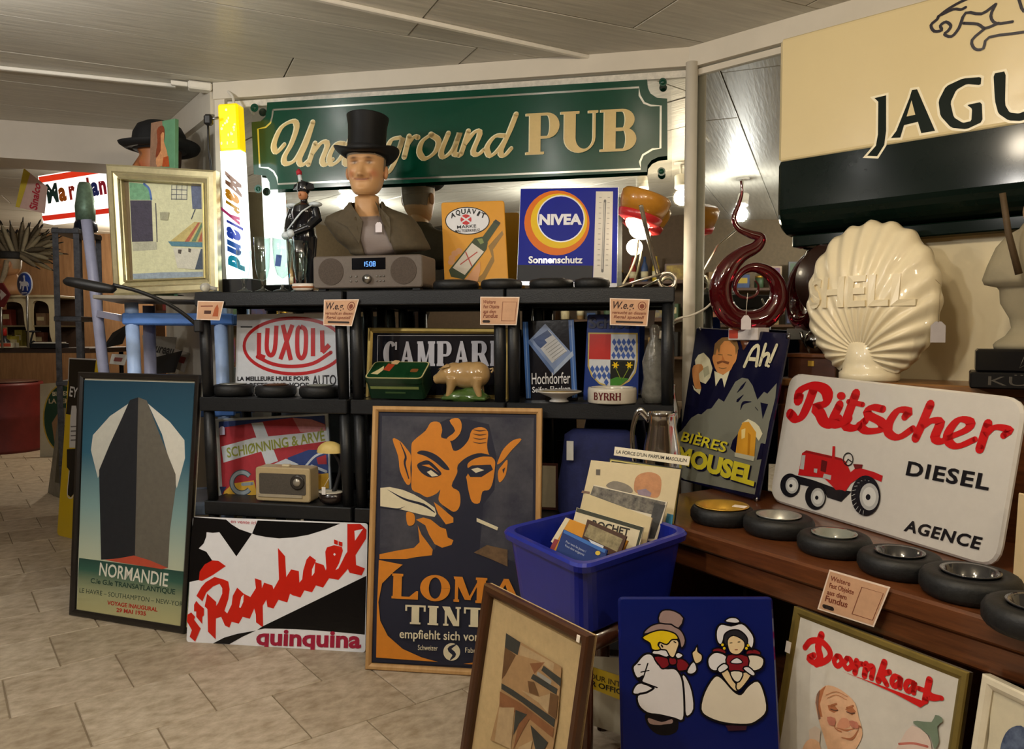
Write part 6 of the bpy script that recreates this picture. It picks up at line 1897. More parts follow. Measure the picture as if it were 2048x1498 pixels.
# subdivide big triangles a little for a smooth fit
edges = {}
for f in tf:
    for i in range(len(f)):
        e = tuple(sorted((f[i], f[(i + 1) % len(f)])))
        edges[e] = edges.get(e, 0) + 1
vs = [lift(x, z, .0075) for x, z in P2] + [lift(x, z, -.004) for x, z in P2]
n = len(P2)
fs = [tuple(f) for f in tf] + [(a, b, b + n, a + n) for (a, b), c in edges.items() if c == 1]
MB().add(vs, fs).build('raised_lettering', SG, sh)
pt = thing('price_tag', 'grey paper tag hanging at the right side of the shell globe', 'tag', aty(1876, 664, 2.20), R(-25))
MB().prism([(-.019, -.030), (.019, -.030), (.019, .018), (.008, .030), (-.008, .030), (-.019, .018)], 0, .001).build('card', M('#a39c9c', rough=.6), pt)
MB().tube([(0, 0, .028), (.002, 0, .09), (.004, .01, .135), (-.008, .03, .15)], .0011, 5).build('string', M('#8a7a5c', rough=.8), pt)

sh.scale = (.80, .92, 1.0)
# ---- dark round tray behind the globe, leaning on the wall
q = aty(1672, 560, 2.66)
t = thing('round_tray', 'dark brown round tray standing behind the shell globe', 'tray', (q.x, q.y, q.z), R(-40))
MB().lathe([(0, 0), (.120, 0), (.135, -.012), (.140, .0), (.135, .012), (0, .008)], 40, mx=Matrix.Rotation(R(90), 3, 'X')).build('tray', wood('#2c1710', '#1e0f0a', rough=.3, scale=(4, 4, 4)), t)

# ---- red glass swirl on its carton and stand
KS = crop(1380, 460, 4.993)
sw = aty(1497, 655, 2.69)
st_ = thing('display_stand', 'dark wooden display stand behind the moustached man sign', 'stand', (sw.x, sw.y, TZ), R(-40))
zt = sw.z - .045
MB().lathe([(.026, 0), (.022, .03), (.022, zt - TZ - .02), (.028, zt - TZ)], 16).build('column', CWOOD, st_)
MB().box((0, 0, .012), (.06, .06, .024), ch=.003).build('foot', CWOOD, st_)
c_ = thing('white_carton', 'flat white carton under the red glass swirl', 'carton', (sw.x, sw.y, zt), R(-58))
MB().box((0, 0, .0225), (.13, .06, .043), ch=.002).build('box', M('#c9c2c0', rough=.6), c_)
MB().box((-.04, -.031, .022), (.04, .001, .03)).build('red_label', M('#b5402c', rough=.6), c_)
RG = M('#5a0812', rough=.03, trans=.55, coat=.6, ior=1.5, var=.05)
dep = 2.69
P_ = [(1482, 362, 2), (1484, 385, 3), (1477, 410, 4), (1468, 436, 5), (1476, 456, 6), (1500, 468, 8), (1521, 476, 10), (1512, 494, 12), (1482, 510, 15), (1456, 536, 20), (1441, 572, 22), (1446, 610, 22), (1468, 636, 22), (1502, 643, 22), (1535, 632, 21), (1556, 602, 19), (1555, 570, 16), (1538, 546, 13), (1512, 535, 10), (1490, 540, 7.5), (1475, 556, 5.5), (1470, 575, 4), (1478, 591, 3.2), (1497, 596, 2.8), (1513, 588, 2.5), (1517, 572, 2.2), (1510, 560, 1.5)]
sw_t = thing('glass_swirl', 'dark red blown glass swirl sculpture with a thin curled tail', 'sculpture', (sw.x, sw.y, sw.z), 0)
ctr = Vector((sw.x, sw.y, sw.z))
C3 = curve([tuple(aty(x, y, dep - (.0 if i < 12 else .010 * (i - 11) / 4)) - ctr) for i, (x, y, w) in enumerate(P_)], 5)
rr_ = curve([(w, 0) for _, _, w in P_], 5)
MB().tube(C3, [max(.0012, r[0] * dep / F) for r in rr_], 18).build('swirl', RG, sw_t)
pt = thing('price_tag', 'white paper tag in front of the red glass swirl', 'tag', aty(1492, 646, 2.60), R(-10))
MB().prism([(-.016, -.022), (.016, -.022), (.016, .012), (.006, .026), (-.006, .026), (-.016, .012)], 0, .001).build('card', M('#c9c2c4', rough=.6), pt)
MB().tube([(0, 0, .025), (.002, .0, .07), (.003, -.01, .10)], .001, 5).build('string', M('#c9c0b0', rough=.8), pt)

# ---- statue at the right edge
q = aty(2062, 698, 2.10)
t = thing('statue', 'pale stone statue with a draped cape holding a thin stick', 'statue', (q.x, q.y, q.z), R(-30))
ST = M('#8f866e', rough=.75, var=.1, scale=12, bump=.2, bscale=30)
mm = 2.10 / F
prof = [(62, 0), (64, 8), (60, 14), (44, 26), (34, 42), (38, 62), (54, 92), (56, 118), (60, 124), (82, 130), (86, 140), (78, 168), (64, 205), (46, 228), (26, 240), (20, 250)]
MB().lathe([(r * mm * 1.02, z * mm) for r, z in prof], 32, sy=.7).build('cape', ST, t)
b = MB().sphere((0, -.01, 272 * mm), (.030, .034, .040), 20, 14).tube([(0, 0, 235 * mm), (0, 0, 265 * mm)], .018, 12)
b.sphere((0, -.045, 270 * mm), (.006, .010, .010), 8, 6)
ob = b.build('head', M('#a98c74', rough=.7), t)
p0, p1 = aty(2005, 386, 2.02) - q, aty(2038, 548, 2.02) - q
rm_ = Matrix.Rotation(R(30), 3, 'Z')
MB().tube([rm_ @ p0, rm_ @ ((p0 + p1) / 2 + Vector((-.006, 0, 0))), rm_ @ p1], [.0075, .008, .009], 8).build('stick', M('#4a3a24', rough=.7, var=.2), t)
tb = thing('black_box', 'black box with pale lettering under the stone statue', 'box', (q.x, q.y, CZ), R(-30))
MB().box((0, 0, (q.z - CZ) / 2 + .022), (.26, .16, q.z - CZ - .044), ch=.006).build('body', M('#0c0c0e', rough=.3, coat=.3), tb)
MB().box((0, 0, .022), (.285, .185, .044), ch=.004).build('plinth', M('#0f0f10', rough=.35), tb)
v2, f2, w2 = text2d('K\u00dcHN', .0)
MB().add([((x / w2 - .5) * .20, -.0935, .010 + y * .024) for x, y in v2], f2).build('lettering', M('#4a4640', rough=.4), tb)
MB().tube([(-.02, -.081, q.z - CZ - .02), (-.03, -.081, q.z - CZ - .05), (.0, -.081, q.z - CZ - .03), (.03, -.081, q.z - CZ - .05)], .0015, 5).build('emblem', M('#4a4640', rough=.4), tb)

# ---- cream panel at the right edge of the counter
s = Sheet('cream_board', 'plain cream board standing on the counter at the right edge', 'board', [(2036, 985), (2140, 1010), (2120, 1215), (2024, 1158)], z=TZ + .004, lean=8)
s.panel(.012, M('#cdb68c', rough=.6, var=.05), bev=.003)

# ---- chrome jug behind the cards
q = aty(1324, 915, 2.46)
t = thing('chrome_jug', 'shiny chrome jug with a looped handle behind the blue tub', 'jug', (q.x, q.y, TZ), R(160))
t.scale = (.72, .72, 1.30)
MB().lathe([(.058, 0), (.075, .02), (.088, .08), (.080, .14), (.062, .19), (.060, .215), (.066, .225), (.060, .225), (.055, .20), (0, .20)], 32).build('body', CHROME, t)
MB().tube(curve([(.058, 0, .205), (.105, 0, .225), (.135, 0, .17), (.120, 0, .09), (.082, 0, .06)], 5), .011, 10).build('handle', CHROME, t)

# ---- blue tub with cards and books, on a stool
TBZ, RIM = .50, .675
cl_, cf_, cr_ = onz(1003, 1062, RIM), onz(1163, 1138, RIM), onz(1380, 1066, RIM)
ctr = (cl_ + cr_) / 2; ctr.z = TBZ
e1, e2 = (cf_ - cl_), (cr_ - cf_)
tub = thing('storage_tub', 'deep blue plastic tub full of cards and booklets', 'tub', ctr)
BLT = M('#16248c', rough=.32, var=.06, scale=20, coat=.1)
def quad_loop(k, z, r, n=6, grow=0.0):
    a, b = e1 * .5 * k, e2 * .5 * k
    pts = [(-a - b), (a - b), (a + b), (-a + b)]
    pts = [(p.x, p.y) for p in pts]
    if grow: pts = inset(pts, -grow)
    return [(x, y, z) for x, y in rounded(pts, r, n)]
loops = [quad_loop(.84, 0, .05), quad_loop(.86, .004, .055), quad_loop(.95, .155, .05), quad_loop(.955, .160, .05, grow=.012), quad_loop(.96, .175, .05, grow=.014), quad_loop(.955, .182, .05, grow=.010), quad_loop(.94, .180, .05, grow=-.004), quad_loop(.85, .010, .05, grow=-.004)]
vs, fs = [], []
n = len(loops[0])
for l in loops: vs += l
for k in range(len(loops) - 1):
    for i in range(n):
        q = (i + 1) % n
        fs.append((k * n + i, k * n + q, (k + 1) * n + q, (k + 1) * n + i))
fs.append(tuple(range(n))[::-1]); fs.append(tuple(range((len(loops) - 1) * n, len(loops) * n)))
MB().add(vs, fs, False).build('tub', BLT, tub)
STW = wood('#4a2a1c', '#34190f', rough=.25, scale=(8, 8, 3), coat=.4)
stl = thing('wooden_stool', 'dark polished wooden stool carrying the blue tub', 'stool', (ctr.x, ctr.y, 0))
lp4 = [(-e1 - e2) * .40, (e1 - e2) * .40, (e1 + e2) * .40, (-e1 + e2) * .40]
MB().add([(*(p * .98).xy, .465) for p in lp4] + [(*(p * .98).xy, .495) for p in lp4], [(3, 2, 1, 0), (4, 5, 6, 7)] + [(i, (i + 1) % 4, 4 + (i + 1) % 4, 4 + i) for i in range(4)]).build('seat', STW, stl)
for i in range(4):
    a, b = lp4[i], lp4[(i + 1) % 4]
    MB().tube([(a.x, a.y, .474), (b.x, b.y, .474)], .022, 12).build('seat_rail', STW, stl)
    MB().tube([(a.x, a.y, 0), (a.x * .98, a.y * .98, .25), (a.x * .96, a.y * .96, .465)], [.016, .022, .020], 12).build('leg', STW, stl)
    MB().tube([(a.x, a.y, .16), (b.x, b.y, .16)], .011, 10).build('stretcher', STW, stl)
KB = crop(980, 860, 3.405)
def bk(name, label, cat, q, d, th, mat, lean=16, edge=None):
    Q = KB(*q)
    s = Sheet(name, label, cat, Q, y=(d + .04, d - .03), lean=lean, group='cards and booklets in the blue tub')
    s.panel(th, mat, bev=.0008)
    return s
s = bk('framed_card', 'black and yellow bordered card at the back of the tub', 'card', (815, 190, 1310, 262, 1245, 760, 700, 640), 2.20, .006, M('#1a1a16', rough=.4))
s.poly(I_('#b5aa62'), inset(s.corners, .004), px=False).poly(I_('#1a1a16'), inset(s.corners, .008), px=False).poly(I_('#cfc39c'), inset(s.corners, .016), px=False)
s.flush('print')
s2 = Sheet('x', 'x', 'x', KB(850, 113, 1364, 180, 1352, 243, 843, 172), plane=(s.O - s.N * -.008, s.N), root=s.root)
L = [((s2.O + s2.U * x + s2.V * z - s.O).dot(s.U), (s2.O + s2.U * x + s2.V * z - s.O).dot(s.V)) for x, z in s2.corners]
MB().prism(L, -.008, -.006).build('header_strip', I_('#d8d0ba'), s.root)
s.text(I_('#1c1a18'), "LA FORCE D'UN PARFUM MASCULIN", KB(862, 160)[0], KB(1338, 222)[0], 7.2, bold=.01, up=KB(866, 138)[0])
s.flush('lettering', front=-.008)
s = bk('picture_card', 'large cream card with a printed bearded face in the tub', 'card', (688, 205, 1300, 268, 1220, 760, 590, 640), 2.165, .003, I_('#cbbd9a'))
s.poly(I_('#b5815a', .2), KB(980, 400, 990, 330, 1030, 296, 1100, 288, 1160, 320, 1165, 400, 1140, 460, 1060, 450, 1000, 430), sm=3).poly(I_('#8a7a8a', .2), KB(1000, 410, 1060, 400, 1100, 430, 1090, 455, 1010, 440))
s.flush('print')
s.poly(I_('#7a746a', .2), KB(790, 380, 840, 348, 920, 365, 968, 400, 960, 430, 850, 410), sm=3)
s.flush('print')
s.poly(I_('#5a544c'), KB(722, 268, 752, 268, 750, 308, 722, 306))
s.flush('print')
s.poly(I_('#7c6252'), KB(628, 412, 680, 420, 678, 436, 622, 428))
s.flush('print')
s = bk('booklet', 'turquoise-edged booklet at the right of the tub', 'booklet', (1175, 560, 1240, 575, 1215, 760, 1140, 740), 2.13, .004, I_('#2f7ca5'))
s = bk('photo_card', 'black and white stone photograph in the tub', 'card', (705, 372, 1208, 490, 1130, 770, 660, 640), 2.12, .010, I_('#d0c8b4'))
s.poly(M('#26262a', rough=.6, var=.5, col2='#8a8478', scale=45), KB(705, 380, 1195, 492, 1165, 590, 672, 472)).poly(M('#3a3a3a', rough=.6, var=.4, scale=40), KB(1120, 500, 1195, 512, 1120, 740, 1060, 740))
s.flush('print')
s = bk('booklet', 'plain cream booklet in the middle of the tub', 'booklet', (650, 430, 1105, 598, 1060, 790, 560, 690), 2.08, .016, I_('#c6b790'))
s = bk('picture_card', 'white card with a dark border and bold capitals in the tub', 'card', (590, 528, 1048, 662, 1010, 830, 540, 720), 2.04, .008, I_('#cdc3a4'))
s.poly(I_('#34382c'), KB(592, 530, 1046, 664, 1008, 800, 992, 795, 1022, 684, 585, 556))
s.flush('print')
s.text(I_('#26241e'), 'ROCHET', KB(690, 660)[0], KB(945, 722)[0], 14, bold=.03)
s.flush('lettering')
s = bk('booklet', 'yellow booklet with a red and cream spine in the tub', 'booklet', (515, 596, 940, 755, 890, 870, 400, 830), 2.01, .012, I_('#c98a22'))
s.poly(I_('#d3c8a8'), KB(515, 596, 545, 606, 440, 780, 415, 760))
s.flush('print')
s.poly(I_('#8a3038'), KB(440, 740, 470, 750, 430, 830, 400, 825))
s.flush('print')
s = bk('photo_card', 'small brown-framed photograph in the tub', 'card', (662, 608, 930, 725, 880, 870, 610, 790), 1.985, .006, I_('#4a3020'))
s.poly(M('#6a6044', rough=.6, var=.5, col2='#a89a72', scale=50), KB(675, 640, 905, 742, 865, 830, 640, 720))
s.flush('print')
s = bk('booklet', 'dark blue booklet at the front of the tub', 'booklet', (500, 676, 800, 818, 760, 960, 420, 900), 1.955, .006, I_('#14306e'))
s.poly(I_('#3a6ab0'), KB(505, 680, 790, 815, 780, 838, 500, 700)).poly(I_('#c9ccd0'), KB(670, 742, 775, 790, 770, 806, 690, 770)).text(I_('#b9c2d8'), 'Pour vous les Jeunes !', KB(515, 765)[0], KB(650, 835)[0], 4.5).text(I_('#b9c2d8'), "Vous \u00eates exigeants", KB(508, 790)[0], KB(640, 858)[0], 4.5)
s.poly(I_('#cdb23c'), ell(KB, 735, 838, 18, 15, n=14))
s.flush('print')

# ---- signs half hidden under the stool
KY = crop(930, 1150, 4.303)
s = Sheet('tin_sign', 'yellow tin sign with black capitals below the stool rail', 'sign', KY(1085, 790, 1420, 900, 1420, 1110, 1085, 975), y=(2.14, 2.06), lean=6)
s.panel(.004, E_('#c4a41c', .3))
s.text(E_('#4a3c14'), 'POUR INTER', KY(1040, 876)[0], KY(1420, 990)[0], 10, bold=.02).text(E_('#2a2410'), 'ER OFFICIEL', KY(1050, 940)[0], KY(1450, 1060)[0], 10, bold=.03)
s.flush('lettering')
s = Sheet('tin_sign', 'pale sign behind the yellow one below the stool', 'sign', KY(1085, 700, 1420, 720, 1420, 1400, 1085, 1290), y=(2.20, 2.12), lean=4)
s.panel(.004, E_('#a39a84', .4))

# ---- dark things under the right rack; the blue one is added for a reflection
q = on_rack(1200, 900, .06, ZS[3] + .001)
t = thing('blue_lump', 'added dark blue bag on the lower shelf of the right rack', 'lump', q, RZ)
vs, fs = [], []
N = 30
for z, kx, ky in ((0, .15, .085), (.02, .158, .09), (.12, .150, .086), (.22, .142, .070), (.30, .130, .045), (.32, .10, .02)):
    for i in range(N):
        a = 2 * math.pi * i / N
        e = .6
        wob = 1 + .03 * math.sin(5 * a + z * 30)
        vs.append((kx * wob * math.copysign(abs(math.cos(a)) ** e, math.cos(a)), ky * wob * math.copysign(abs(math.sin(a)) ** e, math.sin(a)), z))
for k in range(5):
    for i in range(N): fs.append((k * N + i, k * N + (i + 1) % N, (k + 1) * N + (i + 1) % N, (k + 1) * N + i))
fs += [tuple(range(N))[::-1], tuple(range(5 * N, 6 * N))]
MB().add(vs, fs, True).build('lump', M('#111a4c', rough=.8, var=.2, scale=20, bump=.3), t)
MB().box((.02, -.092, .12), (.022, .002, .03)).build('label', M('#b9b9b4', rough=.6), t)
MB().box((-.10, -.09, .25), (.025, .003, .07)).build('white_print', M('#b9b9b4', rough=.6), t)
q = on_rack(1090, 960, .10, ZS[3] + .001)
t = thing('framed_card', 'cream card with a dark border behind the devil poster', 'card', q, RZ)
MB().box((0, 0, .09), (.10, .006, .18)).build('border', M('#3c1a14', rough=.5), t)
MB().box((0, -.0035, .09), (.084, .002, .16)).build('picture', M('#a39a84', rough=.6), t)

# ---- wooden box and small teapot on the cabinet, white cord at the corner post
q = aty(1634, 740, 2.60)
t = thing('wooden_box', 'small brown wooden box left of the shell globe', 'box', (q.x, q.y, CZ), R(-43))
MB().box((0, 0, .034), (.16, .10, .068), ch=.003).build('body', wood('#4a2a1a', '#341a0e', rough=.35, scale=(6, 20, 20)), t)
MB().box((0, 0, .076), (.168, .108, .014), ch=.003).build('lid', wood('#6a4024', '#53301a', rough=.35, scale=(6, 20, 20)), t)
MB().box((0, -.052, .050), (.02, .003, .018)).build('clasp', BRASS, t)
t = thing('teapot', 'small tarnished metal teapot on the brown wooden box', 'teapot', (q.x, q.y, CZ + .0835), R(-60))
DCH = M('#6a6660', rough=.15, metal=1.0, var=.2)
MB().lathe([(.026, 0), (.030, .006), (.046, .035), (.042, .060), (.026, .075), (.010, .080), (.010, .090), (0, .092)], 24).build('body', DCH, t)
MB().tube(curve([(.040, 0, .065), (.068, 0, .070), (.072, 0, .040), (.044, 0, .025)], 4), .005, 8).build('handle', DCH, t)
MB().tube(curve([(-.038, 0, .035), (-.060, 0, .050), (-.068, 0, .072)], 4), [.009] * 4 + [.006] * 5, 8).build('spout', DCH, t)
q = aty(1380, 628, 2.80)
t = thing('extension_lead', 'thin white power cord crossing the round corner post', 'cord', q, 0)
MB().tube(curve([aty(x, y, d_) - q for x, y, d_ in ((1322, 668, 2.84), (1350, 640, 2.78), (1384, 630, 2.78), (1412, 616, 2.80), (1436, 592, 2.84))], 6), .004, 8).build('cord', M('#d8d2c2', rough=.4), t)
MB().box((-.10, .03, -.075), (.02, .02, .03), ch=.004).build('plug', M('#d8d2c2', rough=.4), t)

# ================================================================ LEFT SIDE AND REAR ROOM
KA, KB2, KC = crop(0, 200, 3.745), crop(0, 550, 3.329), crop(200, 180, 3.404)
# ---- glowing tube sign
s = Sheet('light_column', 'glowing white and yellow light column with rainbow lettering', 'light sign', [(434, 208), (474, 205), (493, 558), (452, 560)], y=(3.33, 3.32), lean=0)
TW_, TY_ = M('#ffffff', rough=.3, emit=3.2, ecol='#f2fbf4', var=0), M('#e8c400', rough=.3, emit=1.1, ecol='#f2cc00', var=0)
c = s.corners
def lerp2(a, b, t): return (a[0] + (b[0] - a[0]) * t, a[1] + (b[1] - a[1]) * t)
tt = .265
yl, yr = lerp2(c[0], c[3], tt), lerp2(c[1], c[2], tt)
MB().prism(rounded([c[0], c[1], yr, yl], .012), 0, .06, bev=.008).build('yellow_shade', TY_, s.root)
MB().prism([yl, yr, c[2], c[3]], 0, .06, bev=.006).build('white_shade', TW_, s.root)
for i in range(16):
    u, v = rnd.uniform(.12, .88), rnd.uniform(.03, tt * .95)
    p = lerp2(lerp2(c[0], c[3], v), lerp2(c[1], c[2], v), u)
    s.poly(M('#ffe95a', rough=.3, emit=1.6, ecol='#fff0a0', var=0), arc(p[0], p[1], rnd.uniform(.003, .006), rnd.uniform(.004, .008), n=10), px=False)
s.flush('yellow_dots')
cols = ['#7c5a48', '#c78a1e', '#b58a10', '#b83a78', '#3a4ab8', '#2a4cc0', '#2a60b8', '#1a9cc0']
a0, a1 = Vector(KC(862, 555)[0]), Vector(KC(885, 1215)[0])   # the left edge of the letters, top to bottom
b0, b1 = Vector(KC(940, 610)[0]), Vector(KC(965, 1225)[0])
pos = [0.0, .175, .30, .395, .50, .565, .70, .86]
end = [.165, .285, .385, .50, .55, .69, .84, 1.0]
for ch, u0, u1, cc in zip('Maryland', pos, end, cols):
    p0, p1 = a0.lerp(a1, u0), a0.lerp(a1, u1)
    q0 = b0.lerp(b1, u0)
    vs, fs, w = text2d(ch, .075, .2)
    A, X, Y = Vector(s.loc1(p0)), (Vector(s.loc1(p1)) - Vector(s.loc1(p0))) / w, (Vector(s.loc1(q0)) - Vector(s.loc1(p0))) * (1.35 if ch in 'aryn' else 1.18)
    s.items.append((M(cc, rough=.3, emit=.35, var=0), [tuple(A + X * x + Y * y) for x, y in vs], fs))
s.flush('lettering')
bx_ = aty(474, 576, 3.30)
t = thing('black_plinth', 'low black plinth under the glowing light column', 'plinth', (bx_.x, bx_.y, ZS[1]), RZ)
MB().box((0, .03, .034), (.165, .10, .064), ch=.004).build('block', M('#17171a', rough=.4), t)
MB().box((-.075, -.022, .034), (.004, .004, .05)).build('edge_strip', M('#2c2c30', rough=.4), t)
q = aty(417, 240, 3.30)
t = thing('power_plug', 'black power plug with its cable beside the glowing column', 'plug', q, 0)
MB().box((0, 0, 0), (.035, .03, .045), ch=.008).build('plug', M('#151516', rough=.45), t)
MB().tube(curve([aty(x, y, 3.29) - q for x, y in ((416, 250), (418, 300), (426, 370), (434, 440), (440, 540))], 5), .005, 8).build('cable', M('#151516', rough=.5), t)
MB().tube([(.015, 0, .005), (.04, .01, .012)], .006, 8).build('pin', STEEL, t)

# ---- painting in the gilt frame
s = Sheet('framed_painting', 'oil painting of a village house in a wide silver-gilt frame', 'painting', [(217, 330), (436, 343), (441, 583), (233, 592)], y=(3.32, 3.24), lean=3)
s.panel(.006, M('#6a5a40', rough=.8), name='backing_board', y0=.012)
GILT = M('#d6cda4', rough=.3, metal=.7, var=.15, scale=20)
fr = s.frame(.062, .040, GILT)
s2c = inset(s.corners, .034)
for d_, nm in ((.030, 'frame_bead'), (.056, 'frame_bead')):
    o, i2 = inset(s.corners, d_), inset(s.corners, d_ + .006)
    b = MB()
    for k in range(4):
        j2 = (k + 1) % 4
        b.add([(o[k][0], -.026, o[k][1]), (o[j2][0], -.026, o[j2][1]), (i2[j2][0], -.026, i2[j2][1]), (i2[k][0], -.026, i2[k][1]), (o[k][0], -.018, o[k][1]), (o[j2][0], -.018, o[j2][1]), (i2[j2][0], -.018, i2[j2][1]), (i2[k][0], -.018, i2[k][1])], [(0, 1, 2, 3), (0, 4, 5, 1), (3, 2, 6, 7)])
    b.build(nm, M('#cfc79c', rough=.25, metal=.9), fr)
def P_(c, v=.18): return M(c, rough=.5, var=v, scale=60, bump=.3, bscale=120)
s.front = .010
s.poly(P_('#c9caa6', .10), K_ if False else KC(185, 620, 760, 650, 765, 1275, 215, 1290))
s.poly(P_('#6a9a78'), KC(188, 625, 290, 635, 335, 690, 345, 745, 195, 745)).stroke(P_('#4a6aa8'), KC(290, 635, 325, 670, 340, 740), 4).poly(P_('#3c3848'), KC(195, 748, 342, 748, 352, 1028, 208, 1032)).poly(P_('#a8a894'), KC(210, 1035, 375, 1030, 380, 1085, 215, 1095)).stroke(P_('#4a4a50'), KC(370, 770, 380, 1030), 2, sm=0)
s.poly(P_('#c3c4ac'), KC(480, 645, 590, 650, 580, 745, 478, 740))
for k in range(4): s.stroke(P_('#4a4e58'), KC(480 + k * 35, 645, 478 + k * 35, 742), 1.2, sm=0)
for k in range(3): s.stroke(P_('#4a4e58'), KC(478, 675 + k * 32, 585, 678 + k * 32), 1.2, sm=0)
s.poly(P_('#56607c'), KC(612, 648, 750, 655, 752, 808, 622, 806)).stroke(P_('#3c4658'), KC(640, 810, 615, 875), 1.8, sm=0).stroke(P_('#3c4658'), KC(725, 810, 700, 885), 1.8, sm=0)
s.poly(P_('#b8a86a'), KC(635, 895, 758, 905, 758, 1035, 470, 1028))
for k, cc in enumerate(('#a8583c', '#5a7a5c', '#a8583c', '#c9b88a')): s.poly(P_(cc), KC(660 + k * 26, 900, 675 + k * 26, 900, 600 + k * 45, 1030, 570 + k * 45, 1030))
s.poly(P_('#4c7a8c'), KC(455, 1028, 758, 1038, 756, 1070, 480, 1060)).poly(P_('#c3c2b4', .1), KC(490, 1070, 680, 1080, 700, 1160, 640, 1220, 520, 1210)).poly(P_('#3f4c5c'), KC(680, 1080, 756, 1075, 758, 1215, 640, 1220)).poly(P_('#4a443c'), KC(525, 1085, 550, 1085, 545, 1115, 525, 1110)).poly(P_('#4a443c'), KC(595, 1075, 615, 1080, 610, 1105, 595, 1100)).poly(P_('#8c9aa8'), KC(215, 1250, 420, 1240, 760, 1235, 765, 1275, 220, 1285)).poly(P_('#9a9a80'), KC(400, 830, 465, 830, 455, 885, 405, 882))
s.flush('artwork')

# ---- head with the bowler hat and the narrow board
q = aty(320, 300, 3.62)
hd = thing('bowler_mannequin', 'dark display head in a black bowler hat behind the gilt frame', 'mannequin', (q.x, q.y, q.z - .43), R(-75))
rg = [(.0, .0, .07, -.06, .07), (.10, .10, .055, -.05, .06), (.22, .24, .050, -.046, .052), (.258, .276, .049, -.050, .050)] + refine(head_rings(0.0), 3)
figure_mesh('head', rg, hd, '#a8683c', n=56, hair='#0c0a0a')
zq = 1.366 - (q.z - .43)
MB().lathe([(.09, zq), (.09, zq + .02), (.02, zq + .03), (.02, .0), (.06, .002)], 20).build('stand', M('#121212', rough=.5), hd)
bw = thing('bowler_hat', 'black bowler hat on the display head', 'hat', (q.x, q.y, q.z - .005), R(-20))
FELT = M('#0b0b0d', rough=.8, var=.2, scale=40)
MB().lathe([(.112, 0), (.114, .03), (.108, .075), (.090, .110), (.055, .130), (0, .136)], 36, sy=1.1).build('crown', FELT, bw)
vs, fs = [], []
N = 48
for r_, zz in ((.110, .0), (.140, -.006), (.162, .004), (.168, .016), (.164, .019), (.140, .002), (.112, .008)):
    for i in range(N):
        a = 2 * math.pi * i / N
        vs.append((r_ * math.cos(a), r_ * 1.1 * math.sin(a), zz + .022 * (math.cos(a) ** 2) * (r_ - .11) / .06))
for k in range(7):
    for i in range(N): fs.append((k * N + i, k * N + (i + 1) % N, ((k + 1) % 7) * N + (i + 1) % N, ((k + 1) % 7) * N + i))
MB().add(vs, fs, True).build('brim', FELT, bw)
MB().lathe([(.1155, .004), (.1165, .030), (.112, .030)], 36, sy=1.1).build('hat_band', M('#161617', rough=.5), bw)
s = Sheet('painted_board', 'narrow green board painted with a red-haired woman beside the bowler hat', 'board', KA(1132, 172, 1310, 138, 1302, 1498, 1118, 1498), y=(3.42, 3.36), lean=0)
s.panel(.02, M('#5a8a68', rough=.6, var=.1), bev=.001)
s.poly(P_('#8a6a54'), KA(1132, 172, 1215, 155, 1230, 330, 1185, 640, 1118, 640)).poly(P_('#7c3a1e'), KA(1175, 230, 1200, 195, 1228, 200, 1235, 260, 1225, 330, 1200, 400, 1165, 430, 1180, 320), sm=2).poly(P_('#c48a5c'), KA(1205, 260, 1230, 245, 1228, 310, 1250, 380, 1255, 470, 1180, 500, 1170, 440, 1205, 380), sm=2).poly(P_('#a5481c'), KA(1225, 430, 1262, 420, 1270, 500, 1215, 500))
s.flush('artwork')

# ---- light blue plastic rack under the painting
LB, LV = M('#a9c3ee', rough=.4, var=.06), M('#a6a9c4', rough=.4, var=.06)
q1, q2 = aty(271, 700, 3.36), aty(447, 700, 3.46)
du = (q2 - q1); du.z = 0; wd_ = du.length; du.normalize()
dn = Vector((-du.y, du.x, 0))
t = thing('blue_rack', 'light blue plastic rack below the gilt-framed painting', 'rack', mx=Matrix.Translation((q1.x, q1.y, 0)) @ Matrix((du, dn, Vector((0, 0, 1)))).transposed().to_4x4())
for x in (0, wd_):
    for y in (0, .36):
        MB().tube([(x - .012 * (1 if y == 0 else 0), y, 1.34), (x, y, .7), (x + .006, y, 0)], .028, 14).build('post', LB if y == 0 else LV, t)
MLB = M('#5b8bdc', rough=.4, var=.05)
for z in (1.27, .86, .42):
    b = MB()
    b.box((wd_ / 2, -.0, z), (wd_ + .09, .062, .05), ch=.006).box((wd_ / 2, .36, z), (wd_ + .09, .062, .05), ch=.006)
    for x in (0, wd_): b.box((x, .18, z), (.062, .36, .05), ch=.006)
    b.build('shelf_frame', MLB if z != .42 else LB, t)
    MB().box((wd_ / 2, .18, z + .018), (wd_ - .01, .34, .012)).build('shelf_board', M('#8a90a8', rough=.5), t)
MB().box((.065, .13, 1.357), (.39, .56, .016), ch=.003).build('top_board', M('#8a8478', rough=.5), t)

mi_ = t.matrix_basis.inverted()
MB().tube([mi_ @ aty(173, 440, 3.72), mi_ @ aty(190, 580, 3.72), mi_ @ aty(206, 730, 3.72), mi_ @ aty(214, 790, 3.72)], .025, 12).build('tall_post', LV, t)
MB().bar(mi_ @ aty(200, 628, 3.72), mi_ @ aty(262, 640, 3.45), .03, .04).build('side_rail', LV, t)
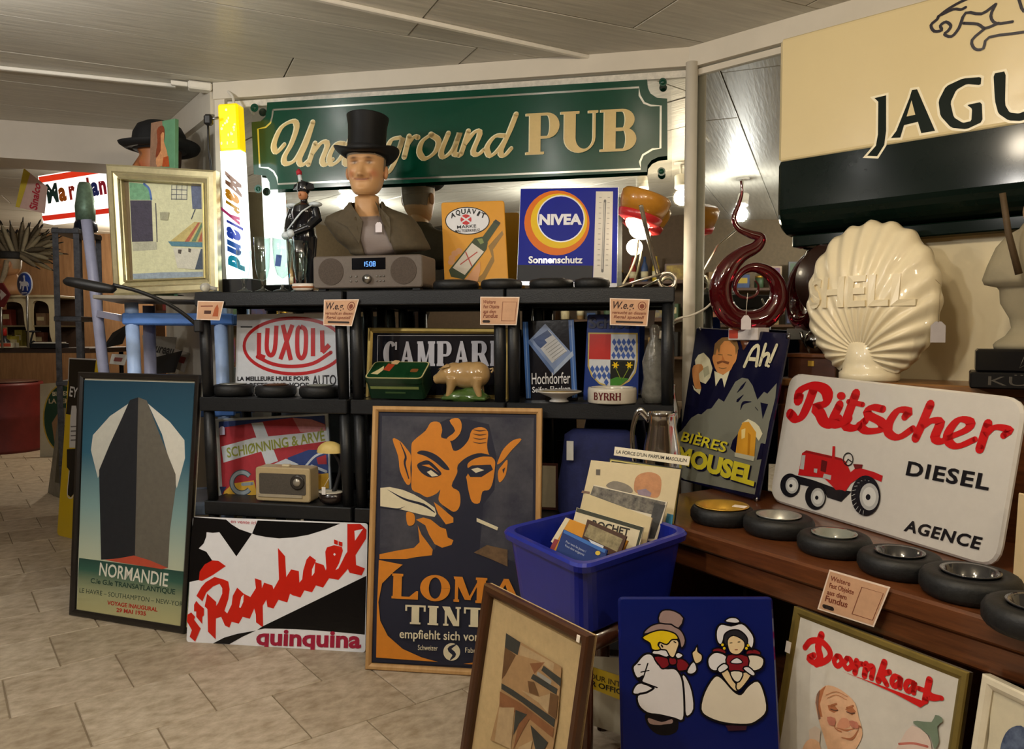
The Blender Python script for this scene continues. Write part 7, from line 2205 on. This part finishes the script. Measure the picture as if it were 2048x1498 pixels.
# ---- black gooseneck lamp
la = aty(180, 570, 2.98)
t = thing('gooseneck_lamp', 'black lamp with a flat head on a thin bent neck, clamped to the left rack', 'lamp', la, 0)
hp = [(-.098, 0, .012), (-.085, 0, .014), (-.04, 0, .006), (.04, 0, -.010), (.085, 0, -.016), (.098, 0, -.012)]
MB().tube(hp, [.012, .022, .026, .026, .020, .010], 16, flat=.8).build('lamp_head', M('#111112', rough=.5), t)
MB().tube(curve([aty(x, y, d_) - la for x, y, d_ in ((226, 570, 2.98), (275, 582, 3.0), (325, 602, 3.03), (362, 624, 3.06), (394, 650, 3.09))], 6), [.008] * 24 + [.010], 10).build('neck', M('#111112', rough=.45), t)
MB().box(aty(398, 652, 3.09) - la, (.03, .04, .05), ch=.005).build('clamp', M('#1a1a1c', rough=.5), t)

# ---- grey work table with papers behind the ship poster
gt = thing('side_table', 'grey table with papers behind the ship poster', 'table', (-2.0, 3.99, 0), 0)
GT = M('#6f6e70', rough=.4, var=.1)
MB().box((0, 0, .965), (.28, .38, .03), ch=.004).build('table_top', GT, gt)
for x in (-.11, .11):
    for y in (-.16, .16): MB().box((x, y, .475), (.04, .04, .95), ch=.003).build('leg', M('#3a3a3c', rough=.4, metal=.6), gt)
s = Sheet('paper_sign', 'crumpled grey paper sign with bold lettering on the grey table', 'sign', KB2(945, 400, 1175, 415, 1150, 600, 960, 545), y=(4.08, 4.03), lean=15)
s.panel(.003, M('#8a857c', rough=.7, var=.12))
s.text(M('#26221e', rough=.6), 'Bureau', KB2(1000, 505)[0], KB2(1150, 535)[0], 17, bold=.03, shear=.1)
s.flush('lettering')
s = Sheet('paper_sign', 'small red lettered paper leaning beside the crumpled sign', 'sign', KB2(1165, 490, 1262, 520, 1225, 650, 1130, 605), y=(4.02, 3.98), lean=15)
s.panel(.003, M('#9a9084', rough=.7)); s.poly(M('#7a2a24', rough=.7), KB2(1180, 535, 1240, 550, 1225, 590, 1165, 575)); s.flush('print')
s = Sheet('picture_card', 'small white card with a red print lying on the grey table', 'card', KB2(745, 525, 850, 530, 828, 600, 728, 590), y=(3.98, 3.96), lean=40)
s.panel(.003, M('#c9c6bd', rough=.5)); s.poly(M('#8a4a44', rough=.6), KB2(765, 548, 818, 552, 808, 578, 755, 574)); s.flush('print')
for (x0, y0, x1, y1, d_, lab) in ((680, 420, 810, 370, 4.02, 'black folder standing open at the left of the grey table'), (955, 590, 1160, 560, 3.94, 'black folder lying in front of the crumpled sign')):
    A, B = aty(*KB2(x0, y0 + 70)[0], d_), aty(*KB2(x1, y1 + 90)[0], d_ - .05)
    t = thing('black_folder', lab, 'folder', A, 0, 'black folders on the grey table')
    B = B - A
    hgt = .11
    MB().add([(0, 0, 0), B, B + Vector((.02, .05, hgt)), Vector((.03, .05, hgt * .75)), (0, .008, 0), B + Vector((0, .008, 0)), B + Vector((.02, .058, hgt)), Vector((.03, .058, hgt * .75))], [(0, 1, 2, 3), (7, 6, 5, 4), (0, 4, 5, 1), (1, 5, 6, 2), (2, 6, 7, 3), (3, 7, 4, 0)]).build('cover', M('#121214', rough=.5), t)

# ---- dark steel shelf with a large bottle
ss = aty(133, 700, 4.78)
t = thing('steel_shelf', 'dark galvanised steel shelf with perforated posts at the left', 'shelf', (ss.x, ss.y, 0), R(8))
GS = M('#54565c', rough=.35, metal=.8, var=.4, scale=25)
for x in (-.045, .075):
    for y in (0, .35):
        MB().box((x, y, .93), (.034, .004, 1.86)).box((x - .015, y + .016, .93), (.004, .034, 1.86)).build('post', GS, t)
for z in (1.84, 1.30, .9, .4):
    MB().box((.015, .175, z), (.16, .37, .03), ch=.003).build('shelf_board', GS, t)
q = aty(160, 440, 4.84)
t = thing('large_bottle', 'giant display bottle with a green foil neck on the steel shelf', 'bottle', (q.x - .02, q.y + .1, 1.856), 0)
mm = 4.84 / F
MB().lathe([(20 * mm, -.0), (22 * mm, .01), (21 * mm, 15 * mm), (18 * mm, 22 * mm)], 20).build('foil_collar', M('#20283a', rough=.35, metal=.4, var=.2), t)
MB().lathe([(18 * mm, 20 * mm), (19 * mm, 50 * mm), (13 * mm, 90 * mm), (10 * mm, 98 * mm), (0, 100 * mm)], 20).build('foil_neck', M('#7a9a88', rough=.4, metal=.3, var=.3), t)

# ---- things of the rear room
s = Sheet('light_box', 'glowing white light box with red edge strips in the rear room', 'light sign', [(76, 352), (238, 326), (240, 428), (86, 446)], y=(5.22, 5.14), lean=0)
s.panel(.10, M('#ffffff', rough=.4, emit=1.5, ecol='#fff8f0', var=0), name='lit_panel')
s.poly(M('#d83018', rough=.4, emit=.9, ecol='#e03a1c', var=0), [(77, 354), (237, 328), (238, 340), (80, 366)]).poly(M('#c82c20', rough=.4, emit=.8, ecol='#d8301c', var=0), [(84, 432), (239, 414), (240, 424), (87, 442)])
s.flush('red_edges')
for ch, x, w_, cc in zip('Maryland', (96, 119, 140, 158, 177, 184, 200, 216), (22, 15, 12, 14, 5, 15, 14, 15), ('#2c4a44', '#c86a1c', '#c83a2c', '#3a4ab0', '#c83a2c', '#2c3c8c', '#c83048', '#3a5a4c')):
    yb_ = 405 - (x - 96) * .165
    s.text(M(cc, rough=.4, emit=.12, var=0), ch, (x, yb_), (x + w_, yb_ - w_ * .165), 34, bold=.05)
s.flush('lettering')
q = aty(62, 300, 4.9)
t = thing('paper_pennant', 'yellow and pink paper pennant hanging from the rear room ceiling', 'pennant', q, R(-20))
P4 = [aty(*p, 4.9) - q for p in KA(180, 512, 352, 650, 330, 850, 118, 800)]
rm_ = Matrix.Rotation(R(20), 3, 'Z')
P4 = [rm_ @ p for p in P4]
MB().add([tuple(p) for p in P4] + [(p.x, p.y + .004, p.z) for p in P4], [(0, 1, 2, 3), (7, 6, 5, 4)] + [(i, (i + 1) % 4, 4 + (i + 1) % 4, 4 + i) for i in range(4)]).build('paper', M('#d0b0a8', rough=.7), t)
def pq(u, v): return P4[0].lerp(P4[1], u).lerp(P4[3].lerp(P4[2], u), v)
MB().add([tuple(pq(u, v) + Vector((0, -.002, 0))) for u, v in ((0, 0), (.28, 0), (.14, 1), (0, 1))], [(0, 1, 2, 3)]).build('yellow_edge', M('#c9b43c', rough=.7), t)
v2, f2, w2 = text2d('Sinalco', .03)
MB().add([tuple(pq(.62 + y * .26, .95 - x / w2 * .85) + Vector((0, -.003, 0))) for x, y in [(x, -y + .5) for x, y in v2]], f2).build('lettering', M('#b5283c', rough=.7), t)
MB().tube([P4[0], P4[0] + Vector((.12, 0, .26))], .0015, 5).build('thread', M('#9a9488', rough=.8), t)

# table, vanity, feathered bust, red drum
tz = 1.10
t = thing('tall_table', 'dark tall table with small things at the left edge', 'table', (-4.0, 6.3, 0), 0)
MB().box((0, 0, tz - .02), (1.5, .75, .04), ch=.005).build('table_top', M('#3a2c24', rough=.4), t)
for x in (-.65, .65):
    for y in (-.3, .3): MB().tube([(x, y, 0), (x, y, tz - .04)], .018, 10).build('leg', M('#141414', rough=.4, metal=.6), t)
CRV = M('#cfc09a', rough=.45, var=.05)
o = aty(0, 728, 6.15)
t = thing('cream_vanity', 'cream painted cabinet with curved openings on the tall table', 'cabinet', (o.x - .25, 6.15, tz), 0)
mm = 6.15 / F
def vb(x, y): p = KB2(x, y)[0]; w_ = aty(p[0], p[1], 6.15); return (w_.x - (o.x - .25), w_.z - tz)
out = [vb(-120, 175), vb(60, 150), vb(180, 142), vb(360, 150), vb(372, 320), vb(360, 560), vb(300, 600), vb(-120, 600)]
out = [(x, max(z, .0)) for x, z in out]
h1 = curve([vb(20, 190), vb(110, 182), vb(150, 215), vb(165, 330), vb(192, 430), vb(190, 520), vb(60, 560), vb(-20, 560), vb(-30, 300)], 3, True)
h2 = curve([vb(215, 190), vb(265, 172), vb(315, 195), vb(328, 260), vb(330, 380), vb(352, 470), vb(340, 540), vb(260, 560), vb(215, 545), vb(225, 440), vb(212, 330)], 3, True)
h1 = [(x, max(z, .012)) for x, z in h1]; h2 = [(x, max(z, .012)) for x, z in h2]
MB().prism(out, 0, .03, holes=(h1, h2)).build('front_frame', CRV, t)
xs = [p[0] for p in out]; zs = [p[1] for p in out]
MB().box(((min(xs) + max(xs)) / 2, .16, max(zs) - .0), (max(xs) - min(xs) + .03, .36, .02), ch=.004).build('top', CRV, t)
MB().box(((min(xs) + max(xs)) / 2, .33, max(zs) / 2), (max(xs) - min(xs), .01, max(zs)), ).build('back_panel', M('#4a3424', rough=.7), t)
MB().box(((min(xs) + max(xs)) / 2, .17, max(zs) * .42), (max(xs) - min(xs), .30, .012)).build('shelf', M('#7a6a4c', rough=.6), t)
VX, VZ, VS = o.x - .25, tz, max(zs) * .42 + tz + .006
for px, z_, w_, h_, cc, lab in ((18, VS, .10, .13, '#7a2c20', 'dark red box on the upper shelf of the cream cabinet'), (30, VZ + .001, .12, .09, '#b9a43c', 'yellow box in the left opening of the cream cabinet'), (12, VZ + .001, .07, .10, '#a89a4c', 'pale yellow tin in the left opening of the cream cabinet'), (42, VZ + .001, .06, .14, '#8a7a2c', 'olive carton in the left opening of the cream cabinet'), (80, VZ + .001, .10, .12, '#6a3a24', 'brown box in the right opening of the cream cabinet'), (88, VS, .08, .10, '#8a6a4c', 'tan box on the upper shelf of the cream cabinet')):
    p = aty(px, 700, 6.30)
    t = thing('small_box', lab, 'box', (p.x, 6.30, z_), R(rnd.uniform(-10, 10)), 'small boxes in the cream cabinet')
    MB().box((0, 0, h_ / 2), (w_, .06, h_), ch=.002).build('carton', M(cc, rough=.6, var=.2), t)
    MB().box((0, -.031, h_ * .55), (w_ * .7, .001, h_ * .3)).build('label', M('#c9b98a', rough=.6), t)
# feathered bust
fz = tz + max(zs) + .012
q = aty(22, 560, 6.2)
fb = thing('feathered_bust', 'bust with braided hair and a large feather headdress at the left edge', 'bust', (q.x, q.y, fz), R(-72))
sc = .86
rg = [(.0, .0, .12, -.09, .10), (.04, .04, .13, -.09, .10), (.09, .10, .10, -.075, .085), (.14, .15, .055, -.05, .055)] + [tuple(v * sc for v in r) if False else (r[0] * sc - .08, r[1] * sc - .08, r[2] * sc, r[3] * sc, r[4] * sc) for r in [(.262, .288, .046, -.046, .050)] + refine(head_rings(0.0), 3)]
figure_mesh('body', rg, fb, '#a87a50', n=48, face_z=-.08, s=sc, hair='#8a7c64')
MB().lathe([(.070, .285), (.076, .300), (.074, .330), (.068, .345), (.060, .345), (.060, .285)], 28, sy=1.2).build('headband', M('#1c1a18', rough=.7, var=.3), fb)
for sg in (-1, 1):
    MB().tube(curve([(sg * .065, -.005, .27), (sg * .075, -.02, .18), (sg * .08, -.05, .08), (sg * .075, -.06, .0)], 4), [.02] * 6 + [.017] * 7, 10).build('braid', M('#8a7c64', rough=.8, var=.3), fb)
FEA = [M('#7c7058', rough=.8, var=.3, scale=15, stretch=(1, 1, 6)), M('#5c5240', rough=.8, var=.3, scale=15), M('#948a70', rough=.8, var=.25, scale=15)]
for i in range(34):
    u = i / 33
    a = -35 + 215 * u        # fan around the back of the head, seen from the side
    base = Vector((0, .03 + .05 * math.cos(R(a - 70)), .31 + .05 * math.sin(R(a - 70))))
    dr = Vector((rnd.uniform(-.25, .25) + (.35 if i % 2 else -.35), math.cos(R(100 - a * .75)), math.sin(R(100 - a * .75)))).normalized()
    ln = rnd.uniform(.26, .33)
    sd = dr.cross(Vector((1, 0, 0))).normalized()
    m = MB()
    vs, fs = [], []
    for k, w_ in enumerate((.004, .014, .020, .022, .021, .017, .004)):
        c0 = base + dr * ln * k / 6
        vs += [c0 + sd * w_ + Vector((.002, 0, 0)), c0 + Vector((.006, 0, 0)), c0 - sd * w_ + Vector((.002, 0, 0)), c0 + Vector((-.001, 0, 0))]
    for k in range(6):
        for e in range(4): fs.append((k * 4 + e, k * 4 + (e + 1) % 4, (k + 1) * 4 + (e + 1) % 4, (k + 1) * 4 + e))
    f_ = m.add(vs, fs, True).build('feather', FEA[i % 3], fb)
    tp = base + dr * ln
    MB().tube([tp - dr * .012, tp + dr * .018, tp + dr * .03], [.012, .010, .002], 8, flat=.4).build('feather_tip', M('#1c1814', rough=.8), f_)
# round blue rider sign
q = aty(50, 568, 5.85)
t = thing('round_sign', 'round blue sign with a white horse rider at the left edge', 'sign', q, R(-25))
rr0 = 24 * 5.85 / F
rx90 = Matrix.Rotation(R(90), 3, 'X')
MB().lathe([(0, 0), (rr0, 0), (rr0, .004), (0, .004)], 36, mx=rx90).build('rim', M('#cfcfd4', rough=.4), t)
MB().lathe([(0, .004), (rr0 * .90, .004), (rr0 * .9, .006), (0, .006)], 36, mx=rx90).build('blue_disc', M('#1c3a8a', rough=.4), t)
hp = [(-.62, .18), (-.50, .28), (-.42, .22), (-.30, .18), (-.05, .20), (-.02, .45), (-.12, .62), (.02, .74), (.14, .62), (.10, .45), (.16, .20), (.40, .18), (.55, .05), (.60, -.25), (.50, -.05), (.42, -.15), (.48, -.55), (.36, -.58), (.30, -.20), (.0, -.18), (-.12, -.52), (-.26, -.56), (-.18, -.18), (-.35, -.10), (-.45, -.42), (-.55, -.40), (-.46, .05), (-.55, .08)]
MB().prism([(x * rr0, z * rr0) for x, z in hp], -.008, -.0065).build('rider', M('#d8d8dc', rough=.4), t)
MB().box((0, -.0072, -.74 * rr0), (rr0 * .7, .0015, rr0 * .08)).build('bar', M('#d8d8dc', rough=.4), t)
MB().tube([(0, .01, -.02), (0, .012, -(q.z - tz))], .008, 8).build('post', STEEL, t)
q = aty(-2, 590, 5.8)
t = thing('arrow_sign', 'dark red sign with a white arrow at the left edge', 'sign', (q.x, q.y, q.z), R(-20))
MB().prism([(-.10, -.09), (.04, -.09), (.11, 0), (.04, .09), (-.10, .09)], 0, .01).build('board', M('#6a1c20', rough=.5), t)
MB().prism([(-.09, -.012), (.02, -.012), (.02, -.04), (.08, 0), (.02, .04), (.02, .012), (-.09, .012)], -.003, -.001).build('arrow', M('#c9b9b0', rough=.5), t)
MB().tube([(0, .012, 0), (0, .012, tz - q.z)], .008, 8).build('post', STEEL, t)
# small things on the table
q = aty(10, 705, 5.98)
t = thing('small_bottle', 'small dark bottle with a red cap on the tall table', 'bottle', (q.x, q.y, tz), 0)
MB().lathe([(.035, 0), (.040, .01), (.038, .05), (.014, .075), (.014, .10), (0, .10)], 16).build('glass', M('#2a2c30', rough=.2, coat=.4), t)
MB().lathe([(.017, .095), (.017, .14), (.012, .15), (0, .15)], 14).build('cap', M('#b5241c', rough=.4), t)
q = aty(15, 728, 5.95)
t = thing('toy_box', 'flat box with a red lid on the tall table', 'box', (q.x, q.y, tz), R(5))
MB().box((0, 0, .02), (.13, .10, .04), ch=.003).build('box', M('#b9b29a', rough=.6), t)
MB().box((0, -.051, .024), (.11, .001, .025)).build('label', M('#b5482c', rough=.6), t)
q = aty(68, 720, 5.98)
t = thing('iron_stand', 'small black iron stand with a coiled foot on the tall table', 'stand', (q.x, q.y, tz), 0)
MB().tube(curve([(-.05, 0, .012), (0, 0, .05), (.03, 0, .02), (0, 0, .012), (-.02, 0, .05), (.0, 0, .12)], 5), .007, 8).build('coil', M('#16161a', rough=.5), t)
MB().lathe([(.0, .118), (.05, .122), (.055, .13), (0, .135)], 18).build('dish', M('#16161a', rough=.5), t)
q = aty(98, 735, 5.95)
t = thing('paper_stack', 'dark box topped with white papers at the end of the tall table', 'box', (q.x, q.y, tz), R(-5))
MB().box((0, 0, .018), (.24, .14, .034), ch=.003).build('box', M('#17171a', rough=.5), t)
MB().box((.03, -.02, .040), (.18, .12, .010), ch=.001).build('papers', M('#cfc8ba', rough=.7), t)
# red drum
q = onz(10, 900, 0)
t = thing('red_drum', 'large dark red metal drum on the floor of the rear room', 'drum', (q.x, q.y, 0), 0)
mm = q.y / F
rD = 70 * mm
MB().lathe([(rD, 0), (rD, .03), (rD * .985, .05), (rD * .985, .34), (rD, .36), (rD * .985, .38), (rD * .985, .66), (rD, .68), (rD * .99, .71), (rD * .9, .705), (0, .70)], 40).build('drum', M('#5c1512', rough=.5, var=.25, scale=6), t)
MB().lathe([(rD * .88, .712), (rD * .88, .725), (rD * .5, .735), (0, .735)], 32).build('lid', M('#4a2a1a', rough=.6, var=.2), t)
# signs standing at the passage
s = Sheet('tin_sign', 'white sign with a green oval standing in the rear room', 'sign', [(80, 768), (160, 762), (160, 912), (80, 914)], z=0, lean=4)
s.panel(.006, M('#b9b4a0', rough=.5, var=.05))
s.poly(I_('#b59a3c'), ell(KB2, 420, 955, 135, 228)).poly(I_('#123a26'), ell(KB2, 420, 955, 126, 218)).poly(I_('#8a6a4c'), KB2(345, 985, 385, 920, 430, 920, 445, 1200, 375, 1200)).poly(I_('#6a1c24'), KB2(385, 970, 440, 950, 445, 1130, 375, 1150))
s.flush('artwork')
s.text(I_('#d0c8b0'), 'BI\u00c8RES', KB2(350, 805)[0], KB2(455, 800)[0], 8, bold=.02).text(I_('#b9a88a'), 'LA SEMEUSE', KB2(325, 855)[0], KB2(560, 850)[0], 9, bold=.02)
s.flush('lettering')
s = Sheet('tin_sign', 'narrow grey worn sign behind the yellow spark plug sign', 'sign', KB2(395, 880, 520, 900, 470, 1520, 318, 1450), z=0, lean=6)
s.panel(.006, M('#7c776c', rough=.5, var=.3, scale=12))
s.poly(I_('#4a4636', .3), KB2(400, 1000, 470, 1000, 450, 1400, 365, 1380)); s.flush('artwork')
s = Sheet('spark_plug_sign', 'tall yellow and black sign of a spark plug beside the ship poster', 'sign', [(139, 716), (212, 722), (195, 1090), (114, 1070)], z=0, lean=6)
s.panel(.006, E_('#c9a81a', .3), r=.03)
s.poly(E_('#100e10', .2), KB2(462, 553, 640, 562, 630, 640, 640, 880, 520, 940, 440, 925, 455, 760))
s.stroke(E_('#b9b4b0'), KB2(461, 555, 640, 563), 1.5, sm=0).stroke(E_('#b9b4b0'), KB2(461, 555, 455, 700), 1.5, sm=0)
s.poly(E_('#c4c0bc'), KB2(478, 870, 508, 870, 520, 960, 512, 1150, 462, 1150, 468, 960)).poly(E_('#141416'), KB2(446, 1160, 520, 1155, 516, 1300, 502, 1310, 490, 1460, 472, 1480, 450, 1460, 462, 1300, 446, 1280)).stroke(E_('#d0ccc8'), KB2(462, 1305, 450, 1460, 475, 1485, 495, 1460), 1.4)
for k in range(4): s.stroke(E_('#6a6664'), KB2(474, 1010 + k * 30, 508, 1008 + k * 30), 1.4, sm=0)
s.flush('artwork')
s.text(E_('#c9c4c0'), 'EYQUEM', KB2(462, 805)[0], KB2(650, 850)[0], 19, bold=.02)
s.flush('lettering')

# ================================================================ STOCKED WALL SHELVES (seen in the mirrors and in the rear room)
SHW = wood('#5a3c22', '#452c18', rough=.5, scale=(4, 20, 20))
COLS = {'brown': '#5a3a22', 'yellow': '#b59a34', 'red': '#8a2c22', 'cream': '#c3b48c', 'green': '#3c5234', 'blue': '#2c4470', 'black': '#1c1a18', 'tan': '#94754a'}
def stocked_shelf(label, where, o, u, length, levels, seed, depth=.24):
    """shelf on a wall: o its left end on the wall, u its direction; things stand on every board"""
    rg = random.Random(seed)
    seen = set()
    u = Vector(u).normalized()
    n = Vector((u.y, -u.x, 0))            # out of the wall
    mx = Matrix((u, -n, Vector((0, 0, 1)))).transposed().to_4x4()
    o = Vector(o)
    t = thing('wall_shelf', label, 'shelf', mx=Matrix.Translation(o) @ mx)
    top = levels[-1] + .34
    for x in (0, length): MB().box((x, -depth / 2, top / 2), (.025, depth, top), ch=.002).build('side_panel', SHW, t)
    for z in levels: MB().box((length / 2, -depth / 2, z - .0125), (length - .026, depth, .025), ch=.002).build('shelf_board', SHW, t)
    rz = math.atan2(u.y, u.x)
    for li, z in enumerate(levels):
        x = .05
        while x < length - .12:
            for _ in range(40):
                kind = rg.choice(['bottle', 'box', 'picture', 'jar', 'book', 'box', 'picture'])
                cn = rg.choice(list(COLS))
                if (li, kind, cn) not in seen: break
            seen.add((li, kind, cn))
            cm = M(COLS[cn], rough=.5, var=.15)
            w = {'bottle': .08, 'box': rg.uniform(.10, .18), 'picture': rg.uniform(.12, .22), 'jar': .10, 'book': .045}[kind]
            p = o + u * (x + w / 2) + n * (depth * .55)
            lv = ('lowest', 'second', 'third', 'fourth', 'fifth')[li]
            t2 = thing(kind if kind != 'picture' else 'small_picture', f'{cn} {"small picture" if kind == "picture" else kind} on the {lv} board {where}', 'picture' if kind == 'picture' else kind, (p.x, p.y, z + .0005), rz, f'goods {where}')
            if kind == 'bottle':
                MB().lathe([(.030, 0), (.034, .01), (.034, .14), (.014, .19), (.013, .24), (0, .241)], 14).build('glass', M(COLS[cn], rough=.12, coat=.5), t2)
                MB().lathe([(.0345, .04), (.0345, .10)], 14).build('label', M('#c9bd9a', rough=.6), t2)
            elif kind == 'jar':
                MB().lathe([(.036, 0), (.042, .01), (.044, .08), (.034, .10), (0, .101)], 16).build('body', cm, t2)
                MB().lathe([(.036, .10), (.036, .12), (.0, .124)], 16).build('lid', BRASS, t2)
            elif kind == 'box':
                h = rg.uniform(.08, .22)
                MB().box((0, 0, h / 2), (w, .11, h), ch=.003).build('carton', cm, t2)
                MB().box((0, -.056, h * .55), (w * .7, .001, h * .4)).build('label', M(COLS[rg.choice(['cream', 'yellow', 'red', 'blue'])], rough=.6), t2)
            elif kind == 'book':
                h = rg.uniform(.18, .25)
                MB().box((0, 0, h / 2), (w * .9, .13, h), ch=.002).build('cover', cm, t2)
                MB().box((0, .002, h / 2), (w * .7, .128, h * .985)).build('pages', M('#cfc4a4', rough=.7), t2)
            else:
                h = rg.uniform(.16, .26)
                MB().prism([(-w / 2, 0), (w / 2, 0), (w / 2, h), (-w / 2, h)], 0, .015).build('frame', M(COLS[rg.choice(['brown', 'tan', 'black'])], rough=.4), t2)
                MB().prism([(-w / 2 + .015, .015), (w / 2 - .015, .015), (w / 2 - .015, h - .015), (-w / 2 + .015, h - .015)], -.001, .0).build('print', M(COLS[cn], rough=.5, var=.5, scale=20, col2=COLS[rg.choice(list(COLS))]), t2)
            x += w + rg.uniform(.02, .07)
    return t
stocked_shelf('long stocked wooden shelf behind the viewer', 'of the long shelf behind the viewer', (1.2, -1.09, 0), (-1, 0, 0), 2.6, (1.0, 1.35, 1.70), 3)
stocked_shelf('stocked wooden shelf on the left wall', 'of the shelf on the left wall', (-3.69, .2, 0), (0, 1, 0), 2.0, (.95, 1.30, 1.65), 5)
stocked_shelf('stocked wooden shelf in the rear room beyond the steel shelf', 'of the rear room shelf', (-3.25, 7.2, 0), (1, .12, 0), 1.5, (.62, 1.02, 1.42, 1.80), 11)
for l, t in zip(LAMPS, ('above the viewer, left of the middle', 'above the viewer, right of the middle', 'at the far left of the sales room', 'behind the viewer', 'just inside the rear room', 'deep in the rear room', 'in the left front corner of the shop', 'in the right front corner of the shop')):
    spotlight(*l, 'white ceiling spotlight ' + t)
